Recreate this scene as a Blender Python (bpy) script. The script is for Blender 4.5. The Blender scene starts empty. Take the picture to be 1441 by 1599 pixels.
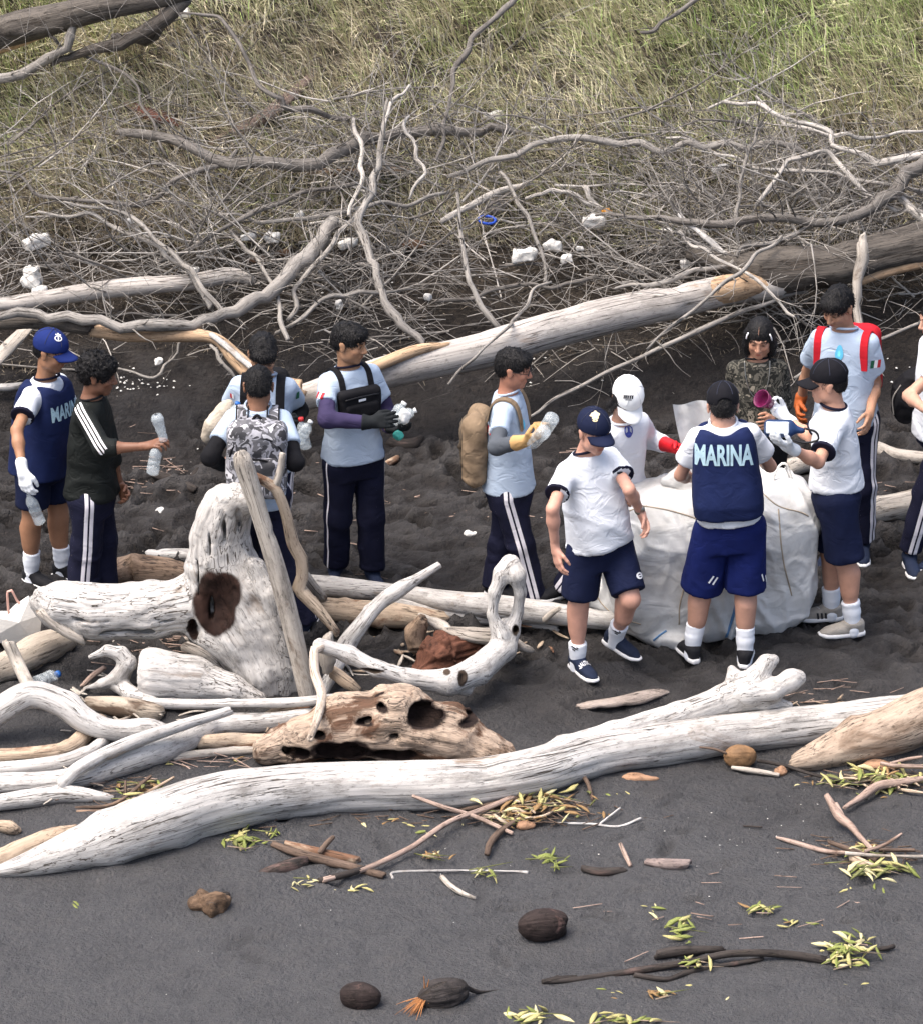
import bpy, bmesh, math, random
import numpy as np
from mathutils import Vector, Matrix
from mathutils.bvhtree import BVHTree
R = math.radians
scn = bpy.context.scene
COL = scn.collection

# ------------------------------------------------------------------ camera
IW, IH, FPX, DIST, PITCH = 1441.0, 1599.0, 5300.0, 20.0, R(24)
CAM = np.array([0.0, -DIST*math.cos(PITCH), DIST*math.sin(PITCH)])
FW = np.array([0.0, math.cos(PITCH), -math.sin(PITCH)])
RT = np.array([1.0, 0.0, 0.0])
UPV = np.array([0.0, math.sin(PITCH), math.cos(PITCH)])
cam_d = bpy.data.cameras.new('camera'); cam = bpy.data.objects.new('camera', cam_d); COL.objects.link(cam)
cam.location = CAM; cam.rotation_euler = (math.pi/2-PITCH, 0, 0)
cam_d.sensor_fit = 'HORIZONTAL'; cam_d.sensor_width = 36; cam_d.lens = 36*FPX/IW
cam_d.clip_start = .5; cam_d.clip_end = 2000
scn.camera = cam
# ------------------------------------------------------------------ overcast daylight
world = bpy.data.worlds.new('World'); scn.world = world; world.use_nodes = True
wn = world.node_tree.nodes; wl = world.node_tree.links; wn.clear()
sky = wn.new('ShaderNodeTexSky'); sky.sky_type = 'NISHITA'; sky.sun_disc = False
SUN_EL, SUN_AZ = R(68), R(250)
sky.sun_elevation = SUN_EL; sky.sun_rotation = SUN_AZ; sky.dust_density = 7.0; sky.air_density = 1.0; sky.ozone_density = .6
bg = wn.new('ShaderNodeBackground'); bg.inputs[1].default_value = .15
wo = wn.new('ShaderNodeOutputWorld'); wl.new(sky.outputs[0], bg.inputs[0]); wl.new(bg.outputs[0], wo.inputs[0])
sd = bpy.data.lights.new('sun', 'SUN'); so = bpy.data.objects.new('sun', sd); COL.objects.link(so)
sd.energy = 1.5; sd.angle = R(55); sd.color = (1, .975, .945)
sdir = Vector((math.sin(SUN_AZ)*math.cos(SUN_EL), math.cos(SUN_AZ)*math.cos(SUN_EL), math.sin(SUN_EL)))
so.rotation_euler = (-sdir).to_track_quat('-Z', 'Y').to_euler(); so.location = (0, 0, 30)
scn.view_settings.view_transform = 'Standard'; scn.view_settings.look = 'None'
scn.view_settings.gamma = 1; scn.view_settings.use_curve_mapping = False
scn.view_settings.exposure = 1.14

# ------------------------------------------------------------------ numeric helpers
def V3(a): return np.array(a, float)
def nrm(v):
    v = np.asarray(v, float); return v/max(1e-9, np.linalg.norm(v))
def _h(i, j, k, s):
    n = (i*374761393 + j*668265263 + k*2147483647 + s*1274126177) & 0xffffffff
    n = ((n ^ (n >> 13))*1274126177) & 0xffffffff
    n = n ^ (n >> 16)
    return (n & 0xffff)/32767.5-1
def vn(p, s=0):
    p = np.asarray(p, float); f = np.floor(p); i = f.astype(np.int64); t = p-f; t = t*t*(3-2*t)
    r = 0
    for a in (0, 1):
        wa = t[:, 0] if a else 1-t[:, 0]
        for b in (0, 1):
            wb = t[:, 1] if b else 1-t[:, 1]
            for c in (0, 1):
                wc = t[:, 2] if c else 1-t[:, 2]
                r = r + wa*wb*wc*_h(i[:, 0]+a, i[:, 1]+b, i[:, 2]+c, s)
    return r
def fbm(p, o=3, s=0):
    r = 0; a = 1.0; p = np.asarray(p, float)
    for k in range(o):
        r = r + a*vn(p*(2**k)+k*7.3, s+k); a *= .5
    return r/1.75

def H(x, y):
    """height of the beach and dune"""
    x = np.asarray(x, float); y = np.asarray(y, float)
    t = y-.75-.10*np.sin(x*1.3)
    z = np.where(t < 0, 0, np.where(t < 1.3, .58*t*t/2.6, .58*(t-.65)))
    z = z + np.where(y > 9, -.58*(y-9)*np.clip((y-9)/4, 0, 1)*.97, 0)
    z = z + .035*np.sin(x*1.1+.6)*np.sin(y*.9+1.0) + .02*np.sin(x*2.7+y*1.9)
    z = z + np.clip((y-1.8)/1.5, 0, 1)*(.09*np.sin(x*2.1+y*1.2+.5)+.06*np.sin(x*3.7-y*2.3))*np.clip((16-y)/6, 0, 1)
    return z
def ray(px, py):
    d = FW + RT*((px-IW/2)/FPX) - UPV*((py-IH/2)/FPX)
    return d/np.linalg.norm(d)
def PY(px, py, Y):
    d = ray(px, py); return CAM + d*((Y-CAM[1])/d[1])
def A(px, py, h=0.0):
    """the place on the ground, or h metres above it, seen at photo pixel px,py"""
    d = ray(px, py); lo, hi = 8.0, 60.0
    for _ in range(34):
        m = (lo+hi)/2; q = CAM+d*m
        if q[2]-float(H(q[0], q[1])) > h: lo = m
        else: hi = m
    return CAM+d*hi
def mpp(p): return np.linalg.norm(np.asarray(p)-CAM)/FPX        # metres per photo pixel there
def solve(px, py, o, L, sg):
    d = ray(px, py); b = float(np.dot(o-CAM, d)); perp = np.linalg.norm(CAM+d*b-o)
    t = b if perp >= L else b+sg*math.sqrt(L*L-perp*perp)
    return CAM+d*t

# ------------------------------------------------------------------ objects
WL = {}
def empty(name, loc, label=None, cat=None, group=None):
    o = bpy.data.objects.new(name, None); COL.objects.link(o); o.location = loc; o.empty_display_size = .1
    WL[o.name] = V3(loc)
    if label: tag(o, label, cat, group)
    return o
def tag(o, label=None, cat=None, group=None, kind=None):
    if label: o['label'] = label
    if cat: o['category'] = cat
    if group: o['group'] = group
    if kind: o['kind'] = kind
    return o
def mesh(name, V, F, m, parent=None, attrs=None, smooth=True, matidx=None, loc=None):
    V = np.asarray(V, float)
    if parent is not None: base = WL[parent.name]
    elif loc is not None: base = V3(loc)
    else: base = V3([(V[:, 0].min()+V[:, 0].max())/2, (V[:, 1].min()+V[:, 1].max())/2, V[:, 2].min()])
    me = bpy.data.meshes.new(name)
    if isinstance(F, np.ndarray):
        n, k = F.shape; tot = np.full(n, k, np.int32); st = np.arange(n, dtype=np.int32)*k; fl = F.reshape(-1).astype(np.int32)
    else:
        tot = np.array([len(f) for f in F], np.int32); st = np.concatenate([[0], np.cumsum(tot)[:-1]]).astype(np.int32)
        fl = np.array([i for f in F for i in f], np.int32); n = len(F)
    me.vertices.add(len(V)); me.vertices.foreach_set('co', (V-base).astype(np.float32).reshape(-1))
    me.loops.add(len(fl)); me.loops.foreach_set('vertex_index', fl)
    me.polygons.add(n); me.polygons.foreach_set('loop_start', st); me.polygons.foreach_set('loop_total', tot)
    ms = m if isinstance(m, (list, tuple)) else [m]
    for q in ms: me.materials.append(q)
    if matidx is not None: me.polygons.foreach_set('material_index', np.asarray(matidx, np.int32))
    me.update(calc_edges=True); me.validate()
    me.polygons.foreach_set('use_smooth', np.full(len(me.polygons), bool(smooth)))
    if attrs:
        for k, a in attrs.items():
            a = np.asarray(a, np.float32)
            if a.ndim == 1:
                at = me.attributes.new(k, 'FLOAT', 'POINT'); at.data.foreach_set('value', a)
            elif a.shape[1] == 3:
                at = me.attributes.new(k, 'FLOAT_VECTOR', 'POINT'); at.data.foreach_set('vector', a.reshape(-1))
            else:
                at = me.attributes.new(k, 'FLOAT_COLOR', 'POINT'); at.data.foreach_set('color', a.reshape(-1))
    o = bpy.data.objects.new(name, me); COL.objects.link(o)
    if parent is not None: o.parent = parent; WL[o.name] = base
    else: o.location = base; WL[o.name] = base
    return o
def join(parts):
    """parts: list of (V,F ndarray) of the same face size"""
    Vs, Fs, n = [], [], 0
    for V, F in parts:
        Vs.append(V); Fs.append(np.asarray(F)+n); n += len(V)
    return np.concatenate(Vs), np.concatenate(Fs)

# ------------------------------------------------------------------ implicit surfaces
def nets(D, lo, h):
    S = D < 0
    nx, ny, nz = D.shape
    cnt = np.zeros((nx-1, ny-1, nz-1), np.int8)
    offs = [(a, b, c) for a in (0, 1) for b in (0, 1) for c in (0, 1)]
    for a, b, c in offs: cnt += S[a:nx-1+a, b:ny-1+b, c:nz-1+c]
    act = (cnt > 0) & (cnt < 8)
    I = np.argwhere(act)
    idx = np.full(act.shape, -1, np.int32); idx[act] = np.arange(len(I))
    vals = np.stack([D[I[:, 0]+a, I[:, 1]+b, I[:, 2]+c] for a, b, c in offs], 1)
    acc = np.zeros((len(I), 3)); w = np.zeros(len(I)); of = np.array(offs, float)
    for i in range(8):
        for j in range(i+1, 8):
            if abs(of[i]-of[j]).sum() != 1: continue
            vi, vj = vals[:, i], vals[:, j]; m = (vi < 0) != (vj < 0)
            t = np.where(m, vi/np.where(m, vi-vj, 1), 0)
            acc += np.where(m[:, None], of[i]+(of[j]-of[i])*t[:, None], 0); w += m
    V = (I+acc/w[:, None])*h+lo
    Fs = []
    for ax in range(3):
        b, c = (ax+1) % 3, (ax+2) % 3
        s0 = [slice(None)]*3; s1 = [slice(None)]*3
        s0[ax] = slice(0, -1); s1[ax] = slice(1, None)
        for q in (b, c): s0[q] = slice(1, -1); s1[q] = slice(1, -1)
        a0 = S[tuple(s0)]; a1 = S[tuple(s1)]
        for flip in (0, 1):
            E = np.argwhere((a0 & ~a1) if not flip else (~a0 & a1))
            if not len(E): continue
            E[:, b] += 1; E[:, c] += 1
            def g(db, dc):
                Q = E.copy(); Q[:, b] -= db; Q[:, c] -= dc
                return idx[Q[:, 0], Q[:, 1], Q[:, 2]]
            q = np.stack([g(1, 1), g(0, 1), g(0, 0), g(1, 0)], 1)
            Fs.append(q if not flip else q[:, ::-1])
    return V, np.concatenate(Fs)
def normals(V, F):
    n = np.zeros_like(V); fn = np.cross(V[F[:, 2]]-V[F[:, 0]], V[F[:, 3 % F.shape[1]]]-V[F[:, 1]])
    for k in range(F.shape[1]): np.add.at(n, F[:, k], fn)
    return n/np.maximum(1e-12, np.linalg.norm(n, axis=1))[:, None]
def lap(V, F, it=1, a=.5):
    for _ in range(it):
        s = np.zeros_like(V); c = np.zeros(len(V)); m = F.shape[1]
        for k in range(m):
            i, j = F[:, k], F[:, (k+1) % m]
            np.add.at(s, i, V[j]); np.add.at(c, i, 1)
        V = V*(1-a)+a*s/np.maximum(c, 1)[:, None]
    return V

class Sdf:
    def __init__(self): self.p = []; self.caps = []
    def _r(self, pts, r):
        pts = np.atleast_2d(pts); return pts.min(0)-r, pts.max(0)+r
    def cap(self, a, b, ra, rb=None, k=.02, op='+', flat=False):
        a = V3(a); b = V3(b); rb = ra if rb is None else rb
        def f(P):
            ab = b-a; L2 = max(1e-12, float(ab@ab)); t = ((P-a)@ab)/L2; h = np.clip(t, 0, 1)
            d = np.linalg.norm(P-a-h[..., None]*ab, axis=-1)-(ra+(rb-ra)*h)
            if flat:
                L = math.sqrt(L2); rad = np.linalg.norm(P-a-t[..., None]*ab, axis=-1)-(ra+(rb-ra)*h)
                d = np.maximum(rad, (t-1)*L)
                if flat == 2: d = np.maximum(d, -t*L)
                else: d = np.where(t < 0, np.linalg.norm(P-a, axis=-1)-ra, d)
            return d
        self.p.append((f, *self._r([a, b], max(ra, rb)), k, op)); 
        if op == '+': self.caps.append((a, b, ra, rb))
        return self
    def path(self, pts, rr, k=.02, op='+'):
        for i in range(len(pts)-1): self.cap(pts[i], pts[i+1], rr[i], rr[i+1], k, op)
        return self
    def ell(self, c, r, M=None, k=.02, op='+'):
        c = V3(c); r = V3(r); M = np.eye(3) if M is None else np.asarray(M)
        def f(P):
            q = ((P-c)@M.T)/r; l = np.linalg.norm(q, axis=-1)
            g = np.linalg.norm(q/r, axis=-1)
            return l*(l-1)/np.maximum(g, 1e-6)
        self.p.append((f, c-r.max(), c+r.max(), k, op)); return self
    def box(self, c, hf, M=None, rd=.01, k=.01, op='+'):
        c = V3(c); hf = V3(hf)-rd; M = np.eye(3) if M is None else np.asarray(M)
        def f(P):
            q = np.abs((P-c)@M.T)-hf
            return np.linalg.norm(np.maximum(q, 0), axis=-1)+np.minimum(q.max(-1), 0)-rd
        e = np.linalg.norm(hf+rd); self.p.append((f, c-e, c+e, k, op)); return self
    def loft(self, pts, a, b, U, k=.02, p=2.0, op='+'):
        pts = V3(pts); a = V3(a); b = V3(b); U = np.atleast_2d(U)
        if len(U) == 1: U = np.repeat(U, len(pts), 0)
        ax = nrm(pts[-1]-pts[0]); ts = (pts-pts[0])@ax
        def f(P):
            t = (P-pts[0])@ax; sh = t.shape; tf = t.reshape(-1)
            ip = lambda y: np.interp(tf, ts, y)
            c = np.stack([ip(pts[:, i]) for i in range(3)], -1)
            u = np.stack([ip(U[:, i]) for i in range(3)], -1); u -= (u@ax)[:, None]*ax; u /= np.linalg.norm(u, axis=1)[:, None]
            w = np.cross(ax, u); q = P.reshape(-1, 3)-c; A_ = ip(a); B_ = ip(b)
            x = np.abs((q*u).sum(1)/A_); y = np.abs((q*w).sum(1)/B_)
            l = (x**p+y**p)**(1/p)
            d = (l-1)*np.minimum(A_, B_)*.5+(l-1)*np.maximum(A_, B_)*.5*np.where(x > y, 1, np.minimum(A_, B_)/np.maximum(A_, B_))
            dz = np.maximum(-tf, tf-ts[-1])
            d = np.where(dz > 0, np.sqrt(np.maximum(d, 0)**2+dz**2), np.maximum(d, dz))
            return d.reshape(sh)
        self.p.append((f, *self._r(pts, max(a.max(), b.max())), k, op)); return self
    def cut(self, c, n, lo=None, hi=None):
        c = V3(c); n = nrm(n)
        self.p.append((lambda P: -((P-c)@n), lo, hi, .004, 'cut')); return self
    def build(self, h=.01, sm=1, noise=None):
        add = [q for q in self.p if q[4] == '+']
        lo = np.min([q[1] for q in add], 0)-3*h-.01; hi = np.max([q[2] for q in add], 0)+3*h+.01
        n = np.ceil((hi-lo)/h).astype(int)+1
        D = np.full(n, .5, np.float32)
        for f, a, b, k, op in self.p:
            if a is None: a, b = lo, hi
            i0 = np.clip(np.floor((a-k-3*h-lo)/h).astype(int), 0, n-1); i1 = np.clip(np.ceil((b+k+3*h-lo)/h).astype(int)+1, 1, n)
            if (i1 <= i0).any(): continue
            g = [lo[i]+np.arange(i0[i], i1[i])*h for i in range(3)]
            P = np.stack(np.meshgrid(*g, indexing='ij'), -1)
            d = f(P); sl = tuple(slice(i0[i], i1[i]) for i in range(3)); D0 = D[sl]
            if op == '+':
                hh = np.maximum(k-np.abs(D0-d), 0)/k; D[sl] = np.minimum(D0, d)-hh*hh*k*.25
            else:
                d = -d; hh = np.maximum(k-np.abs(D0-d), 0)/k; D[sl] = np.maximum(D0, d)+hh*hh*k*.25
        if noise is not None:
            m = np.abs(D) < noise[0]*2+h*2; I = np.argwhere(m); D[m] += noise[1](I*h+lo).astype(np.float32)
        V, F = nets(D, lo, h)
        if sm: V = lap(V, F, sm, .5)
        return V, F
def keep_big(V, F, frac=.02):
    return V, F

# ------------------------------------------------------------------ swept tubes
def spline(pts, step):
    P = np.asarray(pts, float); n = len(P)
    if n == 2:
        k = max(2, int(np.linalg.norm((P[1]-P[0])[:3])/step)+1); t = np.linspace(0, 1, k)[:, None]; return P[0]*(1-t)+P[1]*t
    E = np.vstack([2*P[0]-P[1], P, 2*P[-1]-P[-2]]); out = []
    for i in range(n-1):
        a, b, c, d = E[i:i+4]; k = max(1, int(np.linalg.norm((c-b)[:3])/step))
        for t in np.arange(k)/k:
            out.append(.5*((2*b)+(-a+c)*t+(2*a-5*b+4*c-d)*t*t+(-a+3*b-3*c+d)*t**3))
    out.append(P[-1]); return np.array(out)
def tube(pts, rad, seg=10, step=None, noise=0.0, nf=8.0, seed=0, flat=1.0, up=None, cap=True, knots=0, dome=.3):
    """pts list of 3-vectors, rad list or number; returns V,F(quads),gr"""
    pts = np.asarray(pts, float); rad = np.full(len(pts), rad) if np.isscalar(rad) else np.asarray(rad, float)
    step = step or max(.01, float(rad.mean())*1.2)
    Q = spline(np.hstack([pts, rad[:, None]]), step); C = Q[:, :3]; r = np.maximum(Q[:, 3], .0006)
    T = np.gradient(C, axis=0); T /= np.maximum(1e-9, np.linalg.norm(T, axis=1))[:, None]
    if cap:
        C = np.vstack([C[0]-T[0]*r[0]*dome, C[0]-T[0]*r[0]*dome*.6, C, C[-1]+T[-1]*r[-1]*dome*.6, C[-1]+T[-1]*r[-1]*dome]); T = np.vstack([T[0], T[0], T, T[-1], T[-1]])
        r = np.concatenate([[r[0]*.05, r[0]*.75], r, [r[-1]*.75, r[-1]*.05]])
    s = np.concatenate([[0], np.cumsum(np.linalg.norm(np.diff(C, axis=0), axis=1))])
    u = np.cross(T[0], up if up is not None else ([0, 0, 1] if abs(T[0][2]) < .9 else [1, 0, 0])); u = nrm(u)
    U = []
    for t in T:
        u = u-t*(u@t); u = nrm(u); U.append(u)
    U = np.array(U); Wv = np.cross(T, U)
    th = np.arange(seg)/seg*2*math.pi; ct, st = np.cos(th), np.sin(th)
    rr = np.repeat(r[:, None], seg, 1)
    if noise:
        sm = np.stack(np.broadcast_arrays(s[:, None]*nf*.35, ct[None]*r.mean()*nf*1.0+seed*3.1, st[None]*r.mean()*nf*1.0+0*s[:, None]), -1).reshape(-1, 3)
        n1 = fbm(sm, 3, seed).reshape(rr.shape)
        sm2 = sm*np.array([1, 5, 5]); n2 = vn(sm2, seed+9).reshape(rr.shape)
        rr = rr*(1+noise*n1+noise*.4*n2)
        rg = random.Random(seed)
        if seg >= 20:
            for _ in range(9):
                s0_ = rg.uniform(0, .85)*s[-1]; l_ = rg.uniform(.15, .45)*s[-1]; t0 = rg.uniform(0, 6.28); tw_ = rg.uniform(-.5, .5)
                win = np.clip(1-np.abs((s-s0_-l_/2)/(l_/2)), 0, 1)**.5; tc = t0+tw_*(s-s0_)/max(l_, .1)+.12*np.sin(s*9+t0)
                dt = np.angle(np.exp(1j*(th[None]-tc[:, None]))); rr = rr*(1-rg.uniform(.08, .17)*win[:, None]*np.exp(-(dt/.10)**2)+.03*win[:, None]*np.exp(-((dt-.25)/.12)**2))
        for _ in range(knots):
            si = rg.uniform(.05, .95)*s[-1]; ti = rg.uniform(0, 6.28); kr = r.mean()*rg.uniform(.5, .9)
            dd = ((s[:, None]-si)**2+((np.angle(np.exp(1j*(th[None]-ti))))*r.mean())**2)/(kr*kr)
            rr = rr*(1+rg.choice([-.22, .3, .2])*np.exp(-dd*1.5))
    V = C[:, None]+rr[..., None]*(ct[None, :, None]*U[:, None]+flat*st[None, :, None]*Wv[:, None])
    n = len(C)
    if cap and noise and seg >= 8:
        re = random.Random(seed+5)
        for ee, sg in ((0, -1), (n-1, 1)):
            ri = 2 if ee == 0 else n-3; a0 = re.uniform(0, 6.28); amp = max(r[ri], .004)*re.uniform(.5, 1.1)
            jt = amp*(.6*np.cos(th-a0)+.35*np.array([re.uniform(-1, 1) for _ in range(seg)]))
            for q, f_ in ((ee, .8), (ee-sg, .9), (ri, .6)): V[q] += (jt*f_*sg)[:, None]*T[ri]
    i = np.arange(n-1)[:, None]*seg; j = np.arange(seg)[None]; j2 = (j+1) % seg
    F = np.stack([i+j, i+j2, i+seg+j2, i+seg+j], -1).reshape(-1, 4)
    gr = np.stack(np.broadcast_arrays(s[:, None]+seed*1.7, ct[None]*r[:, None].clip(r.mean()*.6), st[None]*r[:, None].clip(r.mean()*.6)), -1).reshape(-1, 3)
    V = V.reshape(-1, 3)
    if cap:
        base = (n-1)*seg
        if seg % 2 == 0:
            Fc = [[q, seg-1-q, seg-2-q, q+1] for q in range(seg//2-1)]
            Fc = np.array([[0, 0, 0, 0]]) if not Fc else np.array(Fc)
            Fc = Fc[[len(set(f)) == 4 for f in Fc]] if len(Fc) else Fc
            if len(Fc): F = np.vstack([F, Fc, Fc[:, ::-1]+base])
    return V, F, gr
def tubes(lst):
    V, F, G, n = [], [], [], 0
    for v, f, g in lst: V.append(v); F.append(f+n); G.append(g); n += len(v)
    return np.concatenate(V), np.concatenate(F), np.concatenate(G)

# ------------------------------------------------------------------ materials
def newmat(name):
    m = bpy.data.materials.new(name); m.use_nodes = True; nt = m.node_tree
    b = nt.nodes['Principled BSDF']; b.inputs['Specular IOR Level'].default_value = .3
    return m, nt, b
def N(nt, t, **kw):
    n = nt.nodes.new(t)
    for k, v in kw.items():
        if k.startswith('i_'):
            key = k[2:]; key = int(key) if key.isdigit() else key.replace('_', ' ')
            n.inputs[key].default_value = v
        else: setattr(n, k, v)
    return n
def ramp(nt, src, stops):
    r = nt.nodes.new('ShaderNodeValToRGB'); el = r.color_ramp.elements
    while len(el) > 1: el.remove(el[-1])
    el[0].position = stops[0][0]; el[0].color = (*stops[0][1], 1)
    for p, c in stops[1:]:
        e = el.new(p); e.color = (*c, 1)
    nt.links.new(src, r.inputs[0]); return r.outputs[0]
def g3(v): return (v, v, v)
def mix(nt, f, a, b, mode='MIX'):
    m = nt.nodes.new('ShaderNodeMix'); m.data_type = 'RGBA'; m.blend_type = mode; m.clamp_factor = True
    for s, v in ((0, f), (6, a), (7, b)):
        if isinstance(v, (int, float)): m.inputs[s].default_value = v if s == 0 else (v, v, v, 1)
        elif isinstance(v, tuple): m.inputs[s].default_value = (*v, 1)
        else: nt.links.new(v, m.inputs[s])
    return m.outputs[2]
def mapping(nt, src, sc, lo=(0, 0, 0)):
    m = nt.nodes.new('ShaderNodeMapping'); m.inputs['Scale'].default_value = sc; m.inputs['Location'].default_value = lo
    nt.links.new(src, m.inputs[0]); return m.outputs[0]
def noise(nt, vec, scale, detail=4, rough=.55, dist=0):
    n = N(nt, 'ShaderNodeTexNoise'); n.inputs['Scale'].default_value = scale; n.inputs['Detail'].default_value = detail
    n.inputs['Roughness'].default_value = rough; n.inputs['Distortion'].default_value = dist
    if vec is not None: nt.links.new(vec, n.inputs['Vector'])
    return n.outputs[0]
def attr(nt, name, out='Vector'):
    a = N(nt, 'ShaderNodeAttribute'); a.attribute_name = name; return a.outputs[out]
def coord(nt, which='Object'): return N(nt, 'ShaderNodeTexCoord').outputs[which]
def bump(nt, b, h, dist=.01, st=1.0):
    bp = N(nt, 'ShaderNodeBump'); bp.inputs['Distance'].default_value = dist; bp.inputs['Strength'].default_value = st
    nt.links.new(h, bp.inputs['Height']); nt.links.new(bp.outputs[0], b.inputs['Normal']); return bp
def simple(name, col, rough=.7, var=.12, ns=14, bmp=.003, bs=60, metal=0, spec=.3):
    m, nt, b = newmat(name); b.inputs['Roughness'].default_value = rough; b.inputs['Metallic'].default_value = metal
    b.inputs['Specular IOR Level'].default_value = spec
    c = coord(nt); n = noise(nt, c, ns, 4)
    d = tuple(max(0, q*(1-var*1.6)) for q in col); l = tuple(min(1, q*(1+var)) for q in col)
    nt.links.new(ramp(nt, n, [(.3, d), (.7, l)]), b.inputs['Base Color'])
    if bmp: bump(nt, b, noise(nt, c, bs, 3), bmp)
    return m
def cloth(name, col, rough=.85, fold=.012, var=.08, stripe=None, scol=(.75, .72, .76)):
    """fabric with soft creases; stripe = list of (lo,hi) metre bands of attribute w"""
    m, nt, b = newmat(name); b.inputs['Roughness'].default_value = rough; b.inputs['Specular IOR Level'].default_value = .15
    c = coord(nt); n = noise(nt, c, 9, 3)
    d = tuple(q*(1-var*1.5) for q in col); l = tuple(min(.85, q*(1+var)) for q in col)
    col_o = ramp(nt, n, [(.3, d), (.7, l)])
    if stripe:
        w = attr(nt, 'w', 'Fac'); tot = None
        for lo, hi in stripe:
            g1 = N(nt, 'ShaderNodeMath', operation='GREATER_THAN'); g1.inputs[1].default_value = lo; nt.links.new(w, g1.inputs[0])
            g2 = N(nt, 'ShaderNodeMath', operation='LESS_THAN'); g2.inputs[1].default_value = hi; nt.links.new(w, g2.inputs[0])
            mu = N(nt, 'ShaderNodeMath', operation='MULTIPLY'); nt.links.new(g1.outputs[0], mu.inputs[0]); nt.links.new(g2.outputs[0], mu.inputs[1])
            if tot is None: tot = mu.outputs[0]
            else:
                ad = N(nt, 'ShaderNodeMath', operation='MAXIMUM'); nt.links.new(tot, ad.inputs[0]); nt.links.new(mu.outputs[0], ad.inputs[1]); tot = ad.outputs[0]
        col_o = mix(nt, tot, col_o, scol)
    nt.links.new(col_o, b.inputs['Base Color'])
    f1 = noise(nt, mapping(nt, c, (1, 1, 1.6)), 7, 3, .5, 1.2); f2 = noise(nt, c, 260, 2)
    r1 = N(nt, 'ShaderNodeMath', operation='SUBTRACT'); r1.inputs[1].default_value = .5; nt.links.new(f1, r1.inputs[0])
    r2 = N(nt, 'ShaderNodeMath', operation='ABSOLUTE'); nt.links.new(r1.outputs[0], r2.inputs[0])
    r3 = N(nt, 'ShaderNodeMath', operation='MULTIPLY_ADD'); r3.inputs[1].default_value = -1.6; nt.links.new(r2.outputs[0], r3.inputs[0]); nt.links.new(f1, r3.inputs[2])
    hm = N(nt, 'ShaderNodeMath', operation='MULTIPLY_ADD'); hm.inputs[1].default_value = .02
    nt.links.new(f2, hm.inputs[0]); nt.links.new(r3.outputs[0], hm.inputs[2]); bump(nt, b, hm.outputs[0], fold*.5)
    return m
def wood(name, dark, light, crack=.5, patch=None, rough=.8, bmp=.012, sc=1.0, pits=.0, crackcol=(.085, .07, .058)):
    """weathered timber: long grain, splits, stains; attribute gr = straightened coordinates"""
    m, nt, b = newmat(name); b.inputs['Roughness'].default_value = rough; b.inputs['Specular IOR Level'].default_value = .2
    g = attr(nt, 'gr')
    fine = noise(nt, mapping(nt, g, (2.2*sc, 55*sc, 55*sc)), 1.0, 5, .6, .6)
    broad = noise(nt, mapping(nt, g, (1.3*sc, 7*sc, 7*sc)), 1.0, 5, .6, .8)
    c = ramp(nt, broad, [(.25, dark), (.45, tuple((a+q)/2 for a, q in zip(dark, light))), (.62, light), (.85, tuple(min(.8, q*1.1) for q in light))])
    c = mix(nt, .45, c, ramp(nt, fine, [(.3, tuple(q*.45 for q in dark)), (.5, light), (.8, light)]), 'MULTIPLY') if False else mix(nt, .55, c, ramp(nt, fine, [(.28, tuple(q*.40 for q in light)), (.5, tuple(q*.85 for q in light)), (.66, light)]))
    if patch:
        pn = noise(nt, mapping(nt, g, (2.3*sc, 4.5*sc, 4.5*sc), (5, 3, 1)), 1.0, 5, .65, .5)
        mk = ramp(nt, pn, [(patch[1], g3(0)), (patch[1]+.09, g3(1))]); c = mix(nt, mk, c, patch[0])
    ck = noise(nt, mapping(nt, g, (1.1*sc, 46*sc, 46*sc), (9, 2, 4)), 1.0, 3, .5, .25)
    ab = N(nt, 'ShaderNodeMath', operation='SUBTRACT'); ab.inputs[1].default_value = .5; nt.links.new(ck, ab.inputs[0])
    ab2 = N(nt, 'ShaderNodeMath', operation='ABSOLUTE'); nt.links.new(ab.outputs[0], ab2.inputs[0])
    reg = noise(nt, mapping(nt, g, (2.1*sc, 8*sc, 8*sc), (1, 7, 2)), 1.0, 3)
    lim = N(nt, 'ShaderNodeMath', operation='MULTIPLY_ADD'); lim.inputs[1].default_value = .12*crack; lim.inputs[2].default_value = -.064*crack; nt.links.new(reg, lim.inputs[0])
    lt = N(nt, 'ShaderNodeMath', operation='SUBTRACT'); nt.links.new(ab2.outputs[0], lt.inputs[0]); nt.links.new(lim.outputs[0], lt.inputs[1])
    cm = ramp(nt, lt.outputs[0], [(0.0, g3(0)), (.012, g3(1))])
    c = mix(nt, cm, crackcol, c)
    bl = noise(nt, mapping(nt, g, (3.2*sc, 9*sc, 9*sc), (3, 8, 6)), 1.0, 7, .78); c = mix(nt, ramp(nt, bl, [(.50, g3(0)), (.68, g3(.7))]), c, tuple(q*.45 for q in dark))
    sp_ = noise(nt, mapping(nt, g, (22, 70, 70)), 1.0, 4, .75); c = mix(nt, ramp(nt, sp_, [(.56, g3(0)), (.68, g3(.75))]), c, tuple(q*.4 for q in dark))
    if pits:
        vo = N(nt, 'ShaderNodeTexVoronoi'); nt.links.new(mapping(nt, g, (14*sc, 30*sc, 30*sc)), vo.inputs['Vector'])
        pm = ramp(nt, vo.outputs[0], [(pits*.3, g3(0)), (pits*.3+.06, g3(1))]); c = mix(nt, pm, crackcol, c)
    nt.links.new(c, b.inputs['Base Color'])
    hb = N(nt, 'ShaderNodeMath', operation='MULTIPLY_ADD'); hb.inputs[1].default_value = .5
    nt.links.new(fine, hb.inputs[0]); nt.links.new(cm, hb.inputs[2]); bump(nt, b, hb.outputs[0], bmp*.6)
    return m
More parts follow.
